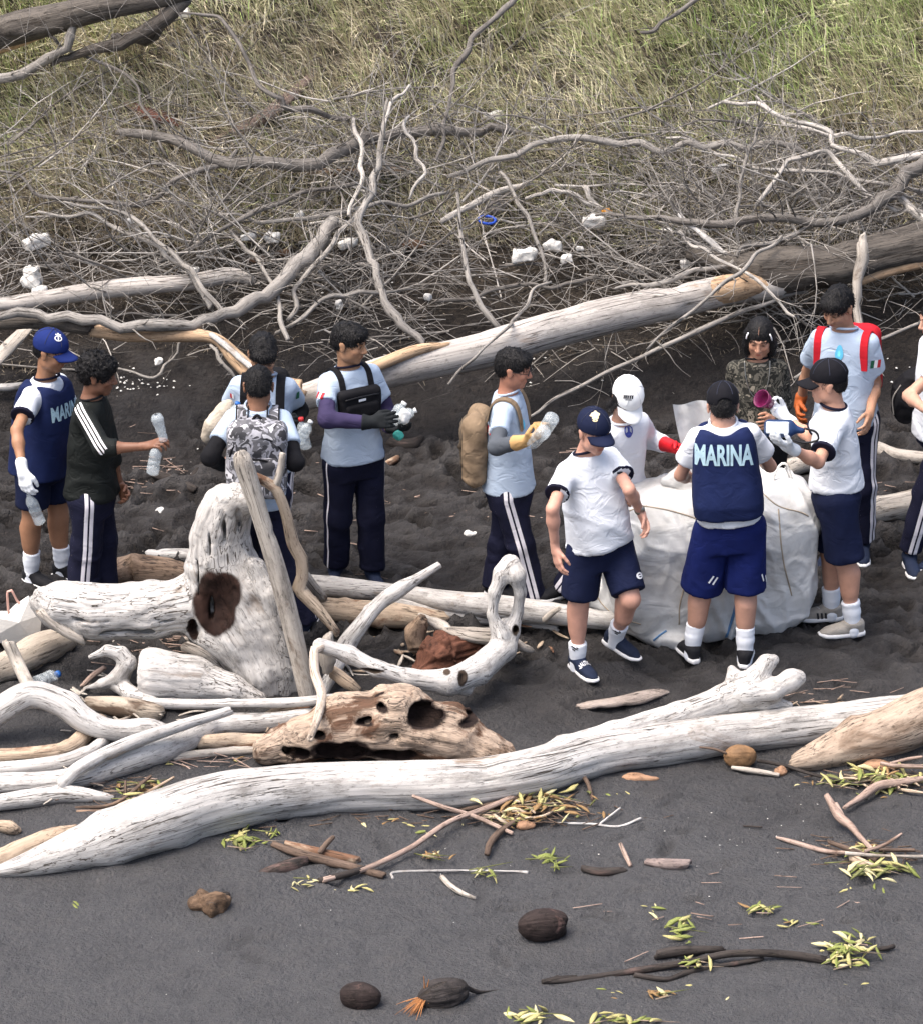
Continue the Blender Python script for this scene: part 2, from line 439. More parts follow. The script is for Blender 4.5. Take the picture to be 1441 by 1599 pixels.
# ------------------------------------------------------------------ ground
def sand_mat():
    m, nt, b = newmat('black_sand'); b.inputs['Specular IOR Level'].default_value = .25
    c = coord(nt); sep = N(nt, 'ShaderNodeSeparateXYZ'); nt.links.new(c, sep.inputs[0])
    n1 = noise(nt, c, 1.3, 5, .6); n2 = noise(nt, c, 8, 8, .78); n3 = noise(nt, c, 160, 3, .7); n4 = noise(nt, c, 420, 2, .8)
    # dry, paler sand nearer the water side; damp and dark under the bank
    mr = N(nt, 'ShaderNodeMapRange'); mr.inputs[1].default_value = -1.2; mr.inputs[2].default_value = -4.0
    nt.links.new(sep.outputs[1], mr.inputs[0])
    ad = N(nt, 'ShaderNodeMath', operation='MULTIPLY_ADD'); ad.inputs[1].default_value = .9; nt.links.new(n1, ad.inputs[0])
    sb = N(nt, 'ShaderNodeMath', operation='SUBTRACT'); sb.inputs[1].default_value = .45
    nt.links.new(mr.outputs[0], ad.inputs[2]); nt.links.new(ad.outputs[0], sb.inputs[0])
    damp = ramp(nt, n2, [(.3, (.014, .012, .0117)), (.7, (.040, .035, .034))])
    dry = ramp(nt, n2, [(.3, (.082, .082, .087)), (.7, (.138, .138, .144))])
    col = mix(nt, sb.outputs[0], damp, dry)
    col = mix(nt, .5, col, ramp(nt, n3, [(.35, g3(.35)), (.68, g3(1.15))]), 'MULTIPLY')
    col = mix(nt, ramp(nt, n4, [(.70, g3(0)), (.74, g3(.5))]), col, (.17, .165, .16))
    crest_light = ramp(nt, attr(nt, 'dry', 'Fac'), [(.45, g3(0)), (.85, g3(.75))]); col = mix(nt, crest_light, col, (.086, .082, .082)); hollow_shade = ramp(nt, attr(nt, 'dry', 'Fac'), [(.05, g3(.6)), (.4, g3(0))]); col = mix(nt, hollow_shade, col, (.012, .0105, .010))  # relief shading painted into the sand colour: crests lighter, hollows darker
    # plant litter on the dune
    mr2 = N(nt, 'ShaderNodeMapRange'); mr2.inputs[1].default_value = 1.7; mr2.inputs[2].default_value = 2.5
    nt.links.new(sep.outputs[1], mr2.inputs[0])
    ad2 = N(nt, 'ShaderNodeMath', operation='MULTIPLY_ADD'); ad2.inputs[1].default_value = 1.2; nt.links.new(n2, ad2.inputs[0])
    sb2 = N(nt, 'ShaderNodeMath', operation='SUBTRACT', use_clamp=True); sb2.inputs[1].default_value = .6
    nt.links.new(mr2.outputs[0], ad2.inputs[2]); nt.links.new(ad2.outputs[0], sb2.inputs[0])
    lit = ramp(nt, noise(nt, mapping(nt, c, (1, 2.2, 1)), 26, 5, .75), [(.3, (.014, .011, .009)), (.5, (.05, .04, .03)), (.7, (.13, .105, .08))])
    col = mix(nt, sb2.outputs[0], col, lit)
    nt.links.new(col, b.inputs['Base Color'])
    rr = ramp(nt, n1, [(.35, g3(.62)), (.65, g3(.9))]); nt.links.new(rr, b.inputs['Roughness'])
    hs = N(nt, 'ShaderNodeMath', operation='MULTIPLY_ADD'); hs.inputs[1].default_value = .16; nt.links.new(n3, hs.inputs[0]); nt.links.new(noise(nt, c, 34, 5, .65), hs.inputs[2])
    bump(nt, b, hs.outputs[0], .075)
    return m
def grid_axis(lo, hi, st, far, g=1.25):
    a = list(np.arange(lo, hi+1e-6, st)); s = st
    while a[-1] < far: s *= g; a.append(a[-1]+s)
    s = st
    while a[0] > -far: s *= g; a.insert(0, a[0]-s)
    return np.array(a)
gx = grid_axis(-3.2, 3.2, .026, 400)
gy0 = grid_axis(-6.2, 3.0, .026, 400); gy = np.concatenate([gy0[gy0 <= 3.0], np.arange(3.05, 7, .06)])
s_ = .06
while gy[-1] < 400: s_ *= 1.25; gy = np.append(gy, gy[-1]+s_)
X, Yg = np.meshgrid(gx, gy, indexing='ij'); Z = H(X, Yg)
near = (np.abs(X) < 4) & (Yg > -8) & (Yg < 9)
pts = np.stack([X[near], Yg[near], np.zeros(near.sum())], -1)
mid = np.clip((Yg[near]+3.0)/1.0, 0.27, 1)*np.clip((1.6-Yg[near])/1.0, .45, 1)
D_ = .024*fbm(pts*[2.2, 3.0, 1], 4, 3) + .040*mid*(fbm(pts*[6, 8, 1], 5, 11)) + .03*mid*np.abs(fbm(pts*[16, 20, 1], 2, 15)) 
rid = 1-np.abs(fbm(pts*[2.6, 4.4, 1], 3, 21))*3.2; D_ += .018*np.clip(rid, 0, 1)**2*(.3+mid)
D_ -= .045*mid*np.clip(vn(pts*[13, 17, 1], 41)-.2, 0, 1)
rg = np.random.RandomState(7)
for q in range(330):                                  # footprints and dents
    if q < 290: cx, cy = rg.uniform(-2.9, 2.9), rg.uniform(-1.9, 1.3)
    else: cx, cy = rg.uniform(-2.9, 2.9), rg.uniform(-5, -2)
    a = rg.uniform(0, 6.28); L, Wd = rg.uniform(.08, .15), rg.uniform(.035, .06); dp = rg.uniform(.015, .04)*(1.6 if q < 290 else .6)
    dx, dy = pts[:, 0]-cx, pts[:, 1]-cy; m_ = (np.abs(dx) < .4) & (np.abs(dy) < .4)
    u_ = (dx[m_]*math.cos(a)+dy[m_]*math.sin(a))/L; v_ = (-dx[m_]*math.sin(a)+dy[m_]*math.cos(a))/Wd
    rr = np.sqrt(u_*u_+v_*v_); D_[m_] += -dp*np.exp(-rr**4)+dp*.55*np.exp(-((rr-1.35)/.3)**2)
r8 = random.Random(4)
for (px, py, L, bend) in [(r8.uniform(620, 1430), r8.uniform(1215, 1440), r8.uniform(.12, .35), r8.uniform(-.3, .4)) for _ in range(34)]+[(700,1395,.30,.1),(1050,1250,.2,.3),(1160,1310,.45,.25),(960,1305,.3,.2),(1130,1345,.35,.3),(860,1395,.2,.1),(1390,1265,.35,.1),(1010,1395,.3,-.2),(1090,1400,.2,.2),(1400,1435,.3,.1),(1030,1255,.2,.3),(1330,1440,.2,.1)]:
    c0 = A(px, py)                                    # little wind-cut scarps in the smooth sand
    dx, dy = pts[:, 0]-c0[0], pts[:, 1]-c0[1]; m_ = (np.abs(dx) < L) & (np.abs(dy) < .25)
    yy = dy[m_]-bend*.1*np.sin(dx[m_]/L*5+px)-.01*np.sin(dx[m_]*40); w_ = np.clip(1-np.abs(dx[m_])/L*1.6, 0, 1)
    D_[m_] += .020*w_*np.where(yy > 0, .7*np.exp(-yy/.06), -1.0*np.exp(yy/.025))
Z[near] += D_
RELIEF_SHADE = np.full(Z.shape, .5); RELIEF_SHADE[near] = np.clip(.40+(D_-.024*fbm(pts*[2.2, 3.0, 1], 4, 3))*9, 0, 1)  # painted shade mask from the fine relief, low in dents, high on crests
n0, n1_ = X.shape
i_ = (np.arange(n0-1)[:, None]*n1_+np.arange(n1_-1)[None]).reshape(-1)
gF = np.stack([i_, i_+n1_, i_+n1_+1, i_+1], -1)
SAND = sand_mat()
g_o = mesh('ground', np.stack([X, Yg, Z], -1).reshape(-1, 3), gF, SAND, attrs={'dry': RELIEF_SHADE.reshape(-1)}, loc=(0, 0, 0)); tag(g_o, 'black volcanic sand beach rising into a brushy dune', kind='structure')  # attribute dry carries the painted light and shade of the relief

# ------------------------------------------------------------------ driftwood
W_WHITE = wood('bleached_driftwood', (.26, .235, .21), (.53, .515, .495), .7, ((.22, .17, .13), .60), bmp=.012)
W_WHITE2 = wood('white_smooth_driftwood', (.30, .275, .25), (.55, .535, .515), .5, ((.26, .21, .16), .63), bmp=.008, sc=1.3)
W_GREY = wood('grey_driftwood', (.24, .21, .18), (.46, .42, .37), .8, ((.16, .12, .09), .56), bmp=.014)
W_TAN = wood('tan_driftwood', (.26, .18, .12), (.50, .40, .30), .7, ((.17, .09, .055), .53), bmp=.016)
W_ROT = wood('rotten_brown_wood', (.10, .055, .035), (.36, .26, .185), 1.2, ((.045, .025, .018), .5), bmp=.02, sc=1.4)
W_RED = wood('red_brown_bark', (.035, .014, .009), (.13, .055, .035), 1.0, None, bmp=.02)
W_PEEL = wood('peeled_trunk', (.29, .265, .24), (.46, .43, .40), .4, ((.30, .21, .145), .62), bmp=.008, sc=.7)
W_FRESH = wood('fresh_split_wood', (.38, .23, .13), (.56, .40, .26), .6, None, bmp=.012)
W_BARK = wood('dark_bark', (.035, .03, .027), (.13, .115, .10), 1.3, None, bmp=.03, sc=1.5)
W_TWIG = wood('dead_branch_bark', (.12, .11, .10), (.32, .30, .275), .5, None, bmp=.01, sc=1.3)
W_TWIGD = wood('dark_branch_bark', (.06, .052, .047), (.19, .175, .16), .5, None, bmp=.01, sc=1.3)
W_TWIGL = wood('pale_branch', (.25, .23, .21), (.50, .47, .43), .4, None, bmp=.008, sc=1.3)
W_STICK = wood('wet_stick', (.045, .030, .022), (.15, .105, .08), .5, ((.25, .17, .12), .56), bmp=.01, sc=1.3)
W_PINK = wood('pinkish_stick', (.20, .13, .10), (.40, .30, .25), .5, ((.11, .07, .05), .55), bmp=.01, sc=1.3)
W_BLACK = wood('charred_stick', (.012, .010, .010), (.05, .042, .038), .5, ((.12, .08, .07), .6), bmp=.012, sc=1.3)
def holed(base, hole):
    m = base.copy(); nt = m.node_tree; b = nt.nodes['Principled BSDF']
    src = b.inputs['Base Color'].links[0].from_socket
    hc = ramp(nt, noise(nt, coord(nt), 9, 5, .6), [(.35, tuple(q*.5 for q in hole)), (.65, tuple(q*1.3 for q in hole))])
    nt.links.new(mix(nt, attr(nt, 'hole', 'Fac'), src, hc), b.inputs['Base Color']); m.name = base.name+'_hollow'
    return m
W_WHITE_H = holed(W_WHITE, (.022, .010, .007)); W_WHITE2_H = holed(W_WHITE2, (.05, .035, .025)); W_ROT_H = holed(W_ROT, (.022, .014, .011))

def pt(e):
    """(px,py,diameter px[,height]) or ('Y',px,py,diameter,Y) -> centre, radius"""
    if e[0] == 'Y': c = PY(e[1], e[2], e[4]); return c, e[3]/2*mpp(c)
    c = A(e[0], e[1], 0); r = e[2]/2*mpp(c); h = e[3] if len(e) > 3 else r*.75
    return A(e[0], e[1], h), r
_sd = [100]
def log(name, label, pts_, m, cat='driftwood', group=None, branches=(), noise_=.13, seg=None, nf=9, knots=3, flat=1.0, parent=None, dome=.25):
    cr = [pt(e) for e in pts_]; P = [c for c, r in cr]; rr = [r for c, r in cr]; _sd[0] += 1
    mr = float(np.mean(rr)); seg = seg or (24 if mr > .07 else 14 if mr > .03 else 10 if mr > .012 else 6)
    V, F, G = tube(P, rr, seg, max(.012, mr*.35) if mr > .03 else max(.012, mr*1.3), noise_, nf*(.1/max(mr, .02))**.5, _sd[0], knots=knots, flat=flat, dome=dome)
    if parent is not None: return mesh(name, V, F, m, parent, {'gr': G})
    if not branches:
        o = mesh(name, V, F, m, None, {'gr': G}); tag(o, label, cat, group); return o
    e = empty(name, (P[0]+P[-1])/2*np.array([1, 1, 0]), label, cat, group)
    mesh('trunk', V, F, m, e, {'gr': G})
    for b in branches: log('branch', None, b[0], b[1] if len(b) > 1 else m, parent=e, noise_=noise_, knots=1)
    return e
def sdfwood(name, label, S, m, h=.011, amp=.006, holes=(), cat='driftwood', parent=None, seed=1, sm=1, groove=.5, rough=0):
    V, F = S.build(h, sm, (rough, lambda P: rough*fbm(P*[9, 9, 12], 3, seed+2)) if rough else None); n = normals(V, F)
    best = np.full(len(V), 1e9); G = np.zeros((len(V), 3)); s0 = 0
    for a, b, ra, rb in S.caps:
        ab = b-a; L = max(1e-6, np.linalg.norm(ab)); t = np.clip(((V-a)@ab)/L/L, 0, 1); q = V-a-t[:, None]*ab
        d = np.linalg.norm(q, axis=1)/(ra+(rb-ra)*t); w = d < best; best[w] = d[w]
        T = ab/L; u = nrm(np.cross(T, [.3, 1, .2])); v = np.cross(T, u)
        G[w] = np.stack([s0+t[w]*L, q[w]@u, q[w]@v], -1); s0 += L
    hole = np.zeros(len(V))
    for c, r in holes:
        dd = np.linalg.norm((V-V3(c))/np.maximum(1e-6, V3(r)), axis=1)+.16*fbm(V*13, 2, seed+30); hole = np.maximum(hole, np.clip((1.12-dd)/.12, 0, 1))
    g_ = fbm(G*[2.5, 14, 14], 3, seed)
    V = V+n*(amp*fbm(V*9, 3, seed+5)+amp*groove*g_-amp*1.3*groove*np.clip(1-np.abs(vn(G*[2, 20, 20], seed+8))*5, 0, 1))[:, None]
    o = mesh(name, V, F, m, parent, {'gr': G+seed*3.3, 'hole': hole})
    if label: tag(o, label, cat)
    return o
def PP(l):
    cr = [pt(e) for e in l]; return [c for c, r in cr], [r for c, r in cr]

# 1 the long white trunk across the foreground
log('foreground_log', 'long thick bleached trunk lying across the whole foreground, tapering to a brown tip at left',
    [(-10, 1363, 16), (45, 1350, 38), (120, 1327, 66), (220, 1293, 92), (320, 1260, 94), (420, 1241, 86), (520, 1232, 80), (640, 1228, 80), (740, 1222, 78), (830, 1206, 76), (930, 1178, 70),
     (1040, 1162, 66), (1150, 1145, 62), (1260, 1132, 60), (1380, 1118, 60), (1470, 1105, 56)], W_WHITE, noise_=.085, seg=44, knots=9)
log('driftwood_slab', 'long split brown slab lying against the left tip of the long foreground trunk', [(-20, 1352, 30, .04), (40, 1325, 34, .05), (90, 1305, 26, .06), (118, 1292, 8, .08)], W_TAN, noise_=.2)
# 2 pale forked log behind it, with its broken root end
S = Sdf(); c_, r_ = PP([(800, 1200, 30), (880, 1172, 44, .1), (960, 1150, 46, .12), (1060, 1118, 44, .15), (1130, 1092, 46, .2), (1165, 1078, 52, .25)]); S.path(c_, r_, .03)
for l in ([(1165, 1078, 40, .25), (1148, 1062, 26, .3), (1142, 1046, 14, .33)], [(1165, 1080, 40, .25), (1182, 1056, 34, .32), (1196, 1036, 26, .38), (1208, 1030, 16, .39)], [(1165, 1082, 40, .25), (1205, 1078, 32, .27), (1235, 1062, 30, .3), (1247, 1058, 22, .3)],
          [(1150, 1092, 40, .2), (1195, 1096, 22, .2), (1232, 1102, 14, .17)]):
    c_, r_ = PP(l); S.path(c_, r_, .03)
sdfwood('forked_driftwood_log', 'pale log behind the long trunk ending in a knobby forked root stub at right', S, W_WHITE2, .010, .006, seed=4)
# 3
log('driftwood_butt', 'thick tan brown log running off the right edge over the long white trunk', [(1236, 1192, 22, .03), (1270, 1182, 44), (1330, 1162, 66), (1390, 1142, 78), (1450, 1118, 86), (1530, 1098, 88)], wood('tan_pale_log', (.22, .155, .11), (.46, .37, .29), .5, ((.2, .14, .1), .56)), noise_=.09, seg=30)
# 4 the big standing stump
Yb = A(425, 1088, 0)[1]+.10
def Yp(px, py, dy, d): return ('Y', px, py, d, Yb+dy)
S = Sdf()
c_, r_ = PP([Yp(422, 1082, .02, 84), Yp(415, 1030, .04, 104), Yp(392, 975, .08, 118), Yp(362, 930, .12, 124), Yp(345, 880, .14, 98), Yp(342, 835, .14, 84), Yp(352, 800, .12, 78)]); S.path(c_, r_, .06)
c_, r_ = PP([Yp(352, 800, .12, 76), Yp(372, 782, .06, 50), Yp(392, 782, .02, 36), Yp(400, 795, .0, 20)]); S.path(c_, r_, .05)
c_, r_ = PP([Yp(345, 925, .14, 90), Yp(300, 940, .12, 78), Yp(230, 952, .1, 84), Yp(150, 956, .08, 84), Yp(95, 946, .1, 70), Yp(66, 940, .12, 44)]); S.path(c_, r_, .06)
c_, r_ = PP([Yp(400, 880, .0, 26), Yp(425, 925, -.02, 40), Yp(440, 985, 0, 50), Yp(450, 1060, 0, 40)]); S.path(c_, r_, .07)
c_, r_ = PP([Yp(315, 985, .02, 46), Yp(360, 1000, .0, 60), Yp(400, 1050, .0, 60)]); S.path(c_, r_, .06)
hc = PY(333, 947, Yb-.12); S.ell(PY(333, 950, Yb-.14), (.105, .12, .165), None, .02, '-'); S.ell(PY(348, 930, Yb-.14), (.08, .11, .10), None, .03, '-'); S.ell(PY(330, 950, Yb-.04), (.012, .12, .07), None, .01, '-')
S.ell(PY(300, 985, Yb-.05), (.03, .12, .06), None, .04, '-')
S.ell(PY(404, 842, Yb-.02), (.085, .14, .125), None, .03, '-')
for (x_, y_, sx, sy) in [(328, 855, .006, .12), (350, 820, .008, .10), (310, 905, .006, .10), (200, 985, .16, .010), (150, 965, .12, .008), (255, 968, .1, .007), (372, 812, .007, .07)]:
    S.ell(PY(x_, y_, Yb-.02), (sx, .14, sy), None, .008, '-')
sdfwood('driftwood_stump', 'huge bleached upright stump with a thick left arm and a dark rotten hole in front', S, W_WHITE_H, .0105, .012, holes=[(PY(333, 950, Yb-.12), (.122, .17, .178)), (PY(350, 932, Yb-.12), (.09, .17, .11)), (PY(300, 985, Yb-.02), (.03, .1, .06))], seed=2, rough=.014)
log('driftwood_branch', 'thin grey branch lying under the left arm of the big stump', [Yp(62, 955, .0, 14), Yp(100, 985, -.03, 18), Yp(130, 1000, -.04, 16)], W_GREY)
# 5,6
e = log('leaning_pole', 'straight pale pole with a brown tip leaning upright against the big stump', [Yp(376, 706, -.10, 16), Yp(380, 722, -.10, 30), Yp(408, 810, -.13, 28), Yp(444, 930, -.17, 30), Yp(482, 1090, -.22, 28)], W_GREY, noise_=.05, knots=2)
log('crooked_branch', 'crooked brown forked branch standing behind the leaning pole', [Yp(393, 742, -.02, 14), Yp(415, 752, .0, 16), Yp(430, 762, .0, 18), Yp(446, 800, .02, 18), Yp(458, 850, .04, 20), Yp(470, 872, .05, 20), Yp(472, 900, .05, 20), Yp(466, 918, .05, 22), Yp(500, 955, .02, 18), Yp(528, 990, .0, 12)], W_TAN,
    branches=[([Yp(430, 760, .0, 13), Yp(438, 735, .01, 12), Yp(442, 708, .0, 10)], W_GREY)])
log('driftwood_stick', 'grey stick slanting behind the foot of the leaning pole', [(432, 838, 10, .5), (470, 890, 16, .35), (505, 935, 14, .12)], W_GREY)
# 7 wedge block
S = Sdf(); c_, r_ = PP([(240, 1056, 88, .13), (300, 1062, 74, .11), (360, 1076, 46, .08), (405, 1090, 22, .04)]); S.path(c_, r_, .03)
S.cap(A(226, 1012, .22), A(240, 1030, .18), .02, .05, .05); S.cut(A(222, 1056, .13), (-1, .15, -.05))
sdfwood('driftwood_wedge', 'short thick white wedge of driftwood lying below the big stump', S, W_WHITE, .0095, .007, seed=6)
log('driftwood_stick', 'grey round stick poking out under the big stump above the white wedge', [(290, 1010, 18), (330, 1030, 22), (360, 1060, 18)], W_GREY)
# 8 hooked root + long stick
S = Sdf(); c_, r_ = PP([(132, 1075, 5, .04), (160, 1068, 16, .08), (186, 1056, 24, .13), (200, 1036, 26, .2), (190, 1022, 22, .24), (168, 1016, 16, .26), (142, 1026, 8, .24)]); S.path(c_, r_, .02)
c_, r_ = PP([(196, 1045, 24, .12), (186, 1068, 28, .08), (205, 1086, 26, .06), (240, 1096, 20, .05)]); S.path(c_, r_, .02)
sdfwood('hooked_root', 'white and brown hooked curl of root beside the white wedge', S, W_WHITE, .008, .006, seed=9)
log('driftwood_stick', 'long thin white stick lying below the white wedge towards the hollow root', [(225, 1098, 18, .05), (300, 1100, 16, .06), (380, 1099, 16, .09), (460, 1097, 16, .1), (540, 1090, 16, .13)], W_WHITE2)
log('bored_wood_chunk', 'short brown chunk riddled with holes under the hooked root', [(140, 1098, 22), (190, 1104, 34), (240, 1112, 30), (250, 1108, 14)], wood('bored_wood', (.20, .16, .12), (.42, .36, .29), 1.6, ((.1, .07, .05), .5)), noise_=.22)
# 9 arch
log('arched_driftwood', 'thick smooth white arched limb at the left edge', [(-30, 1135, 36, .1), (10, 1103, 42, .2), (50, 1085, 42, .24), (95, 1098, 42, .2), (135, 1126, 40, .12), (175, 1140, 34, .08), (230, 1142, 40, .07), (262, 1146, 26, .05)], W_WHITE2, noise_=.07)
# 10
log('forked_white_limb', 'long forked white limb at lower left running from the left edge to the hollow root', [(-30, 1226, 38), (60, 1222, 34), (130, 1212, 36), (190, 1190, 46), (260, 1165, 50), (310, 1142, 44), (340, 1132, 36), (420, 1128, 30), (490, 1117, 24)], W_WHITE2,
    branches=[([(95, 1225, 22, .08), (130, 1196, 22, .14), (200, 1162, 22, .17), (280, 1134, 18, .2), (360, 1110, 14, .22)],), ([(-30, 1258, 24), (50, 1246, 30), (100, 1240, 30), (160, 1245, 16), (178, 1247, 8)],)], noise_=.07)
log('driftwood_limb', 'white limb with a brown patch ending in an upturned tip at lower left', [(-30, 1205, 26), (50, 1198, 26), (105, 1190, 28), (145, 1172, 24), (165, 1155, 18)], W_WHITE, noise_=.1)
log('broken_limb', 'brown broken limb lying above the white limb at lower left', [(-30, 1182, 26), (40, 1180, 26), (100, 1172, 24), (130, 1150, 26), (158, 1124, 22)], W_TAN, noise_=.18)
log('driftwood_limb', 'thick tan grey limb rising from the left edge behind the clear bottle', [(-30, 1058, 40), (20, 1035, 46), (60, 1016, 52), (95, 1004, 44), (112, 1006, 22)], wood('tan_limb', (.28, .23, .18), (.47, .41, .34), .6, None), noise_=.09)
log('driftwood_stick', 'flat grey stick propped up under the white foam block', [(14, 1005, 20, .25), (30, 1040, 20, .15), (50, 1082, 22, .1)], W_GREY, noise_=.05)
log('driftwood_stick', 'thin grey stick tip near the white foam block at the left edge', [(-30, 985, 34), (10, 985, 30), (25, 990, 20)], W_GREY)
log('driftwood_stick', 'short thin pale stick inside the curve of the hooked root', [(128, 1072, 6, .03), (145, 1055, 9, .05), (164, 1042, 8, .07)], W_PINK)
log('driftwood_stick', 'thin grey stick lying just left of the hollow root', [(272, 1183, 14), (330, 1176, 14), (402, 1171, 14)], W_GREY)
log('driftwood_limb', 'brown grey limb half hidden under the forked white limb', [(310, 1160, 24), (360, 1158, 28), (420, 1160, 30), (470, 1150, 26)], W_TAN)
log('driftwood_limb', 'short reddish piece under the thin white stick', [(405, 1122, 10), (440, 1112, 20), (480, 1108, 16)], W_TAN)
# 11 hollow rotten root
S = Sdf(); c_, r_ = PP([(415, 1172, 44, .07), (470, 1156, 66, .12), (540, 1136, 98, .17), (620, 1130, 112, .18), (700, 1148, 92, .14), (765, 1172, 48, .08), (806, 1190, 18, .03)]); S.path(c_, r_, .07)
hl = []
for (x_, y_, h_, rx, rz) in [(662, 1116, .27, .105, .055), (600, 1096, .33, .035, .022), (535, 1168, .12, .14, .065), (730, 1120, .25, .05, .02), (610, 1182, .09, .11, .035), (500, 1140, .2, .03, .02), (640, 1150, .12, .04, .018), (735, 1150, .1, .02, .03), (470, 1172, .10, .05, .03), (570, 1120, .27, .05, .012), (680, 1165, .06, .06, .025), (450, 1160, .1, .02, .03), (620, 1135, .2, .06, .012), (770, 1165, .06, .02, .015)]:
    q = A(x_, y_, h_); S.ell(q, (rx, .09, rz), None, .02, '-'); hl.append((q, (rx*1.15, .12, rz*1.2)))
sdfwood('hollow_root', 'large tan rotten root mass full of dark hollows behind the long trunk', S, holed(wood('rotten_tan_wood', (.20, .135, .09), (.46, .36, .28), 1.0, ((.11, .06, .038), .49), bmp=.03, sc=1.6), (.020, .012, .010)), .010, .014, holes=hl, seed=12, groove=.4, rough=.030)
# 12 white branch with a loop
S = Sdf(); c_, r_ = PP([(500, 1008, 22, .42), (545, 1022, 24, .36), (590, 1045, 24, .3), (640, 1060, 28, .24), (700, 1066, 40, .2), (745, 1048, 44, .18), (785, 1012, 40, .2), (792, 985, 40, .26)]); S.path(c_, r_, .03)
c_, r_ = PP([(780, 990, 30, .28), (768, 960, 14, .38), (772, 925, 18, .5), (785, 895, 26, .6), (796, 882, 28, .64)]); S.path(c_, r_, .025)
c_, r_ = PP([(798, 985, 28, .28), (808, 955, 15, .38), (812, 925, 16, .5), (806, 898, 26, .6), (796, 882, 26, .64)]); S.path(c_, r_, .025)
c_, r_ = PP([(700, 1070, 30, .16), (728, 1076, 22, .12)]); S.path(c_, r_, .02)
hl = []
for (x_, y_, h_, rx, rz) in [(724, 1060, .24, .022, .032), (698, 1052, .28, .02, .012), (785, 1042, .1, .04, .03), (708, 1078, .14, .02, .015), (804, 980, .3, .016, .022), (580, 1050, .31, .05, .009)]:
    q = A(x_, y_, h_); S.ell(q, (rx, .05, rz), None, .008, '-'); hl.append((q, (rx*1.3, .07, rz*1.4)))
sdfwood('looped_branch', 'smooth white bone-like branch with an open loop standing up at its right end', S, W_WHITE2_H, .0065, .003, holes=hl, seed=15)
log('driftwood_stick', 'bent pale stick hanging down from the tip of the looped branch to the hollow root', [(503, 1010, 16, .42), (492, 1015, 15, .42), (492, 1050, 15, .36), (503, 1085, 15, .32), (496, 1120, 13, .32), (484, 1154, 10, .3)], wood('tan_stick', (.36, .27, .2), (.58, .5, .42), .3, None))
log('forked_branch', 'pale grey branch slanting up to the right with its tip above the horizontal logs', [(500, 1090, 16, .06), (520, 1050, 22, .1), (540, 1010, 30, .15), (558, 985, 26, .22), (590, 945, 22, .3), (622, 922, 24, .36), (650, 905, 16, .38), (686, 882, 11, .42)], W_WHITE2, noise_=.08)
log('driftwood_plank', 'upright grey sliver of wood beside the start of the looped branch', [(512, 1045, 20, .2), (510, 1015, 26, .32), (513, 992, 14, .4)], W_GREY, noise_=.1)
log('driftwood_stick', 'brown stub lying behind the bent pale stick', [(520, 1050, 20, .15), (545, 1068, 20, .13), (562, 1080, 12, .1)], W_TAN)
# 13 horizontal logs behind
log('driftwood_log', 'upper long white log lying horizontally behind the looped branch', [(440, 905, 20, .12), (490, 912, 30, .12), (560, 920, 32, .12), (620, 925, 26, .11), (700, 940, 36, .12), (790, 950, 40, .12), (860, 958, 36, .1), (930, 967, 32, .08), (985, 972, 26, .06)], W_WHITE2, noise_=.07)
log('driftwood_log', 'white limb crossing under the upper long white log', [(600, 935, 22, .06), (660, 950, 24, .06), (740, 962, 26, .06), (800, 968, 20), (870, 982, 10)], W_WHITE, noise_=.08)
log('driftwood_log', 'lower brown log lying in the shade of the upper white log', [(470, 945, 34), (540, 955, 40), (620, 962, 40), (690, 968, 28)], W_TAN, noise_=.1)
log('driftwood_stub', 'thin grey stub poking up from the horizontal logs near the walking man', [(850, 968, 10, .1), (862, 957, 10, .15), (873, 950, 7, .18)], W_GREY)
# 14 reddish bark with grey slabs
S = Sdf(); c_, r_ = PP([(655, 1050, 30, .04), (690, 1022, 60, .1), (720, 1012, 56, .1), (750, 1020, 40, .06)]); S.path(c_, r_, .05)
sdfwood('red_bark_lump', 'dark red brown lump of bark lying behind the looped branch', S, W_RED, .010, .014, seed=20, groove=1.2)
log('grey_wood_slab', 'flat grey weathered slab lying on the red brown bark lump', [(695, 982, 12, .2), (730, 990, 30, .2), (780, 996, 34, .16), (820, 1012, 20, .1), (832, 1016, 8, .06)], W_GREY, noise_=.2, flat=.6)
log('split_wood_shard', 'split grey and brown shard standing left of the red brown bark lump', [(652, 1012, 30, .06), (650, 990, 34, .14), (660, 966, 16, .26)], W_ROT, noise_=.25)
log('split_wood_shard', 'grey sliver slanting behind the red brown bark lump', [(655, 962, 10, .25), (685, 975, 18, .2), (705, 985, 10, .2)], W_GREY, noise_=.2)
# 15 small ones
log('bark_piece', 'cracked grey slab of bark lying in front of the big white bag', [(903, 1104, 14), (930, 1100, 22), (975, 1094, 28), (1020, 1084, 24), (1046, 1080, 8)], wood('cracked_bark', (.22, .17, .14), (.42, .36, .32), 1.6, None, bmp=.03, sc=2.0), noise_=.25, flat=.5)
log('small_log', 'brown rough log lying behind the left arm of the big stump', [(168, 902, 30, .1), (200, 892, 48), (250, 892, 48), (285, 896, 36)], W_ROT, noise_=.2)
log('driftwood_stick', 'rounded white stick end left of the big stump', [(234, 866, 16), (270, 867, 22), (300, 868, 22)], W_WHITE2)
log('driftwood_log', 'pale log with a knob on the sand slope at the right edge', [(1225, 735, 26), (1260, 722, 30), (1330, 712, 22), (1362, 700, 24), (1400, 710, 20), (1450, 716, 22), (1500, 720, 22)], W_GREY, noise_=.1)
log('driftwood_log', 'broad pale log lying behind the boy with the red backpack at the right', [(1290, 815, 34), (1360, 800, 40), (1420, 788, 44), (1500, 772, 46)], W_GREY, noise_=.08)
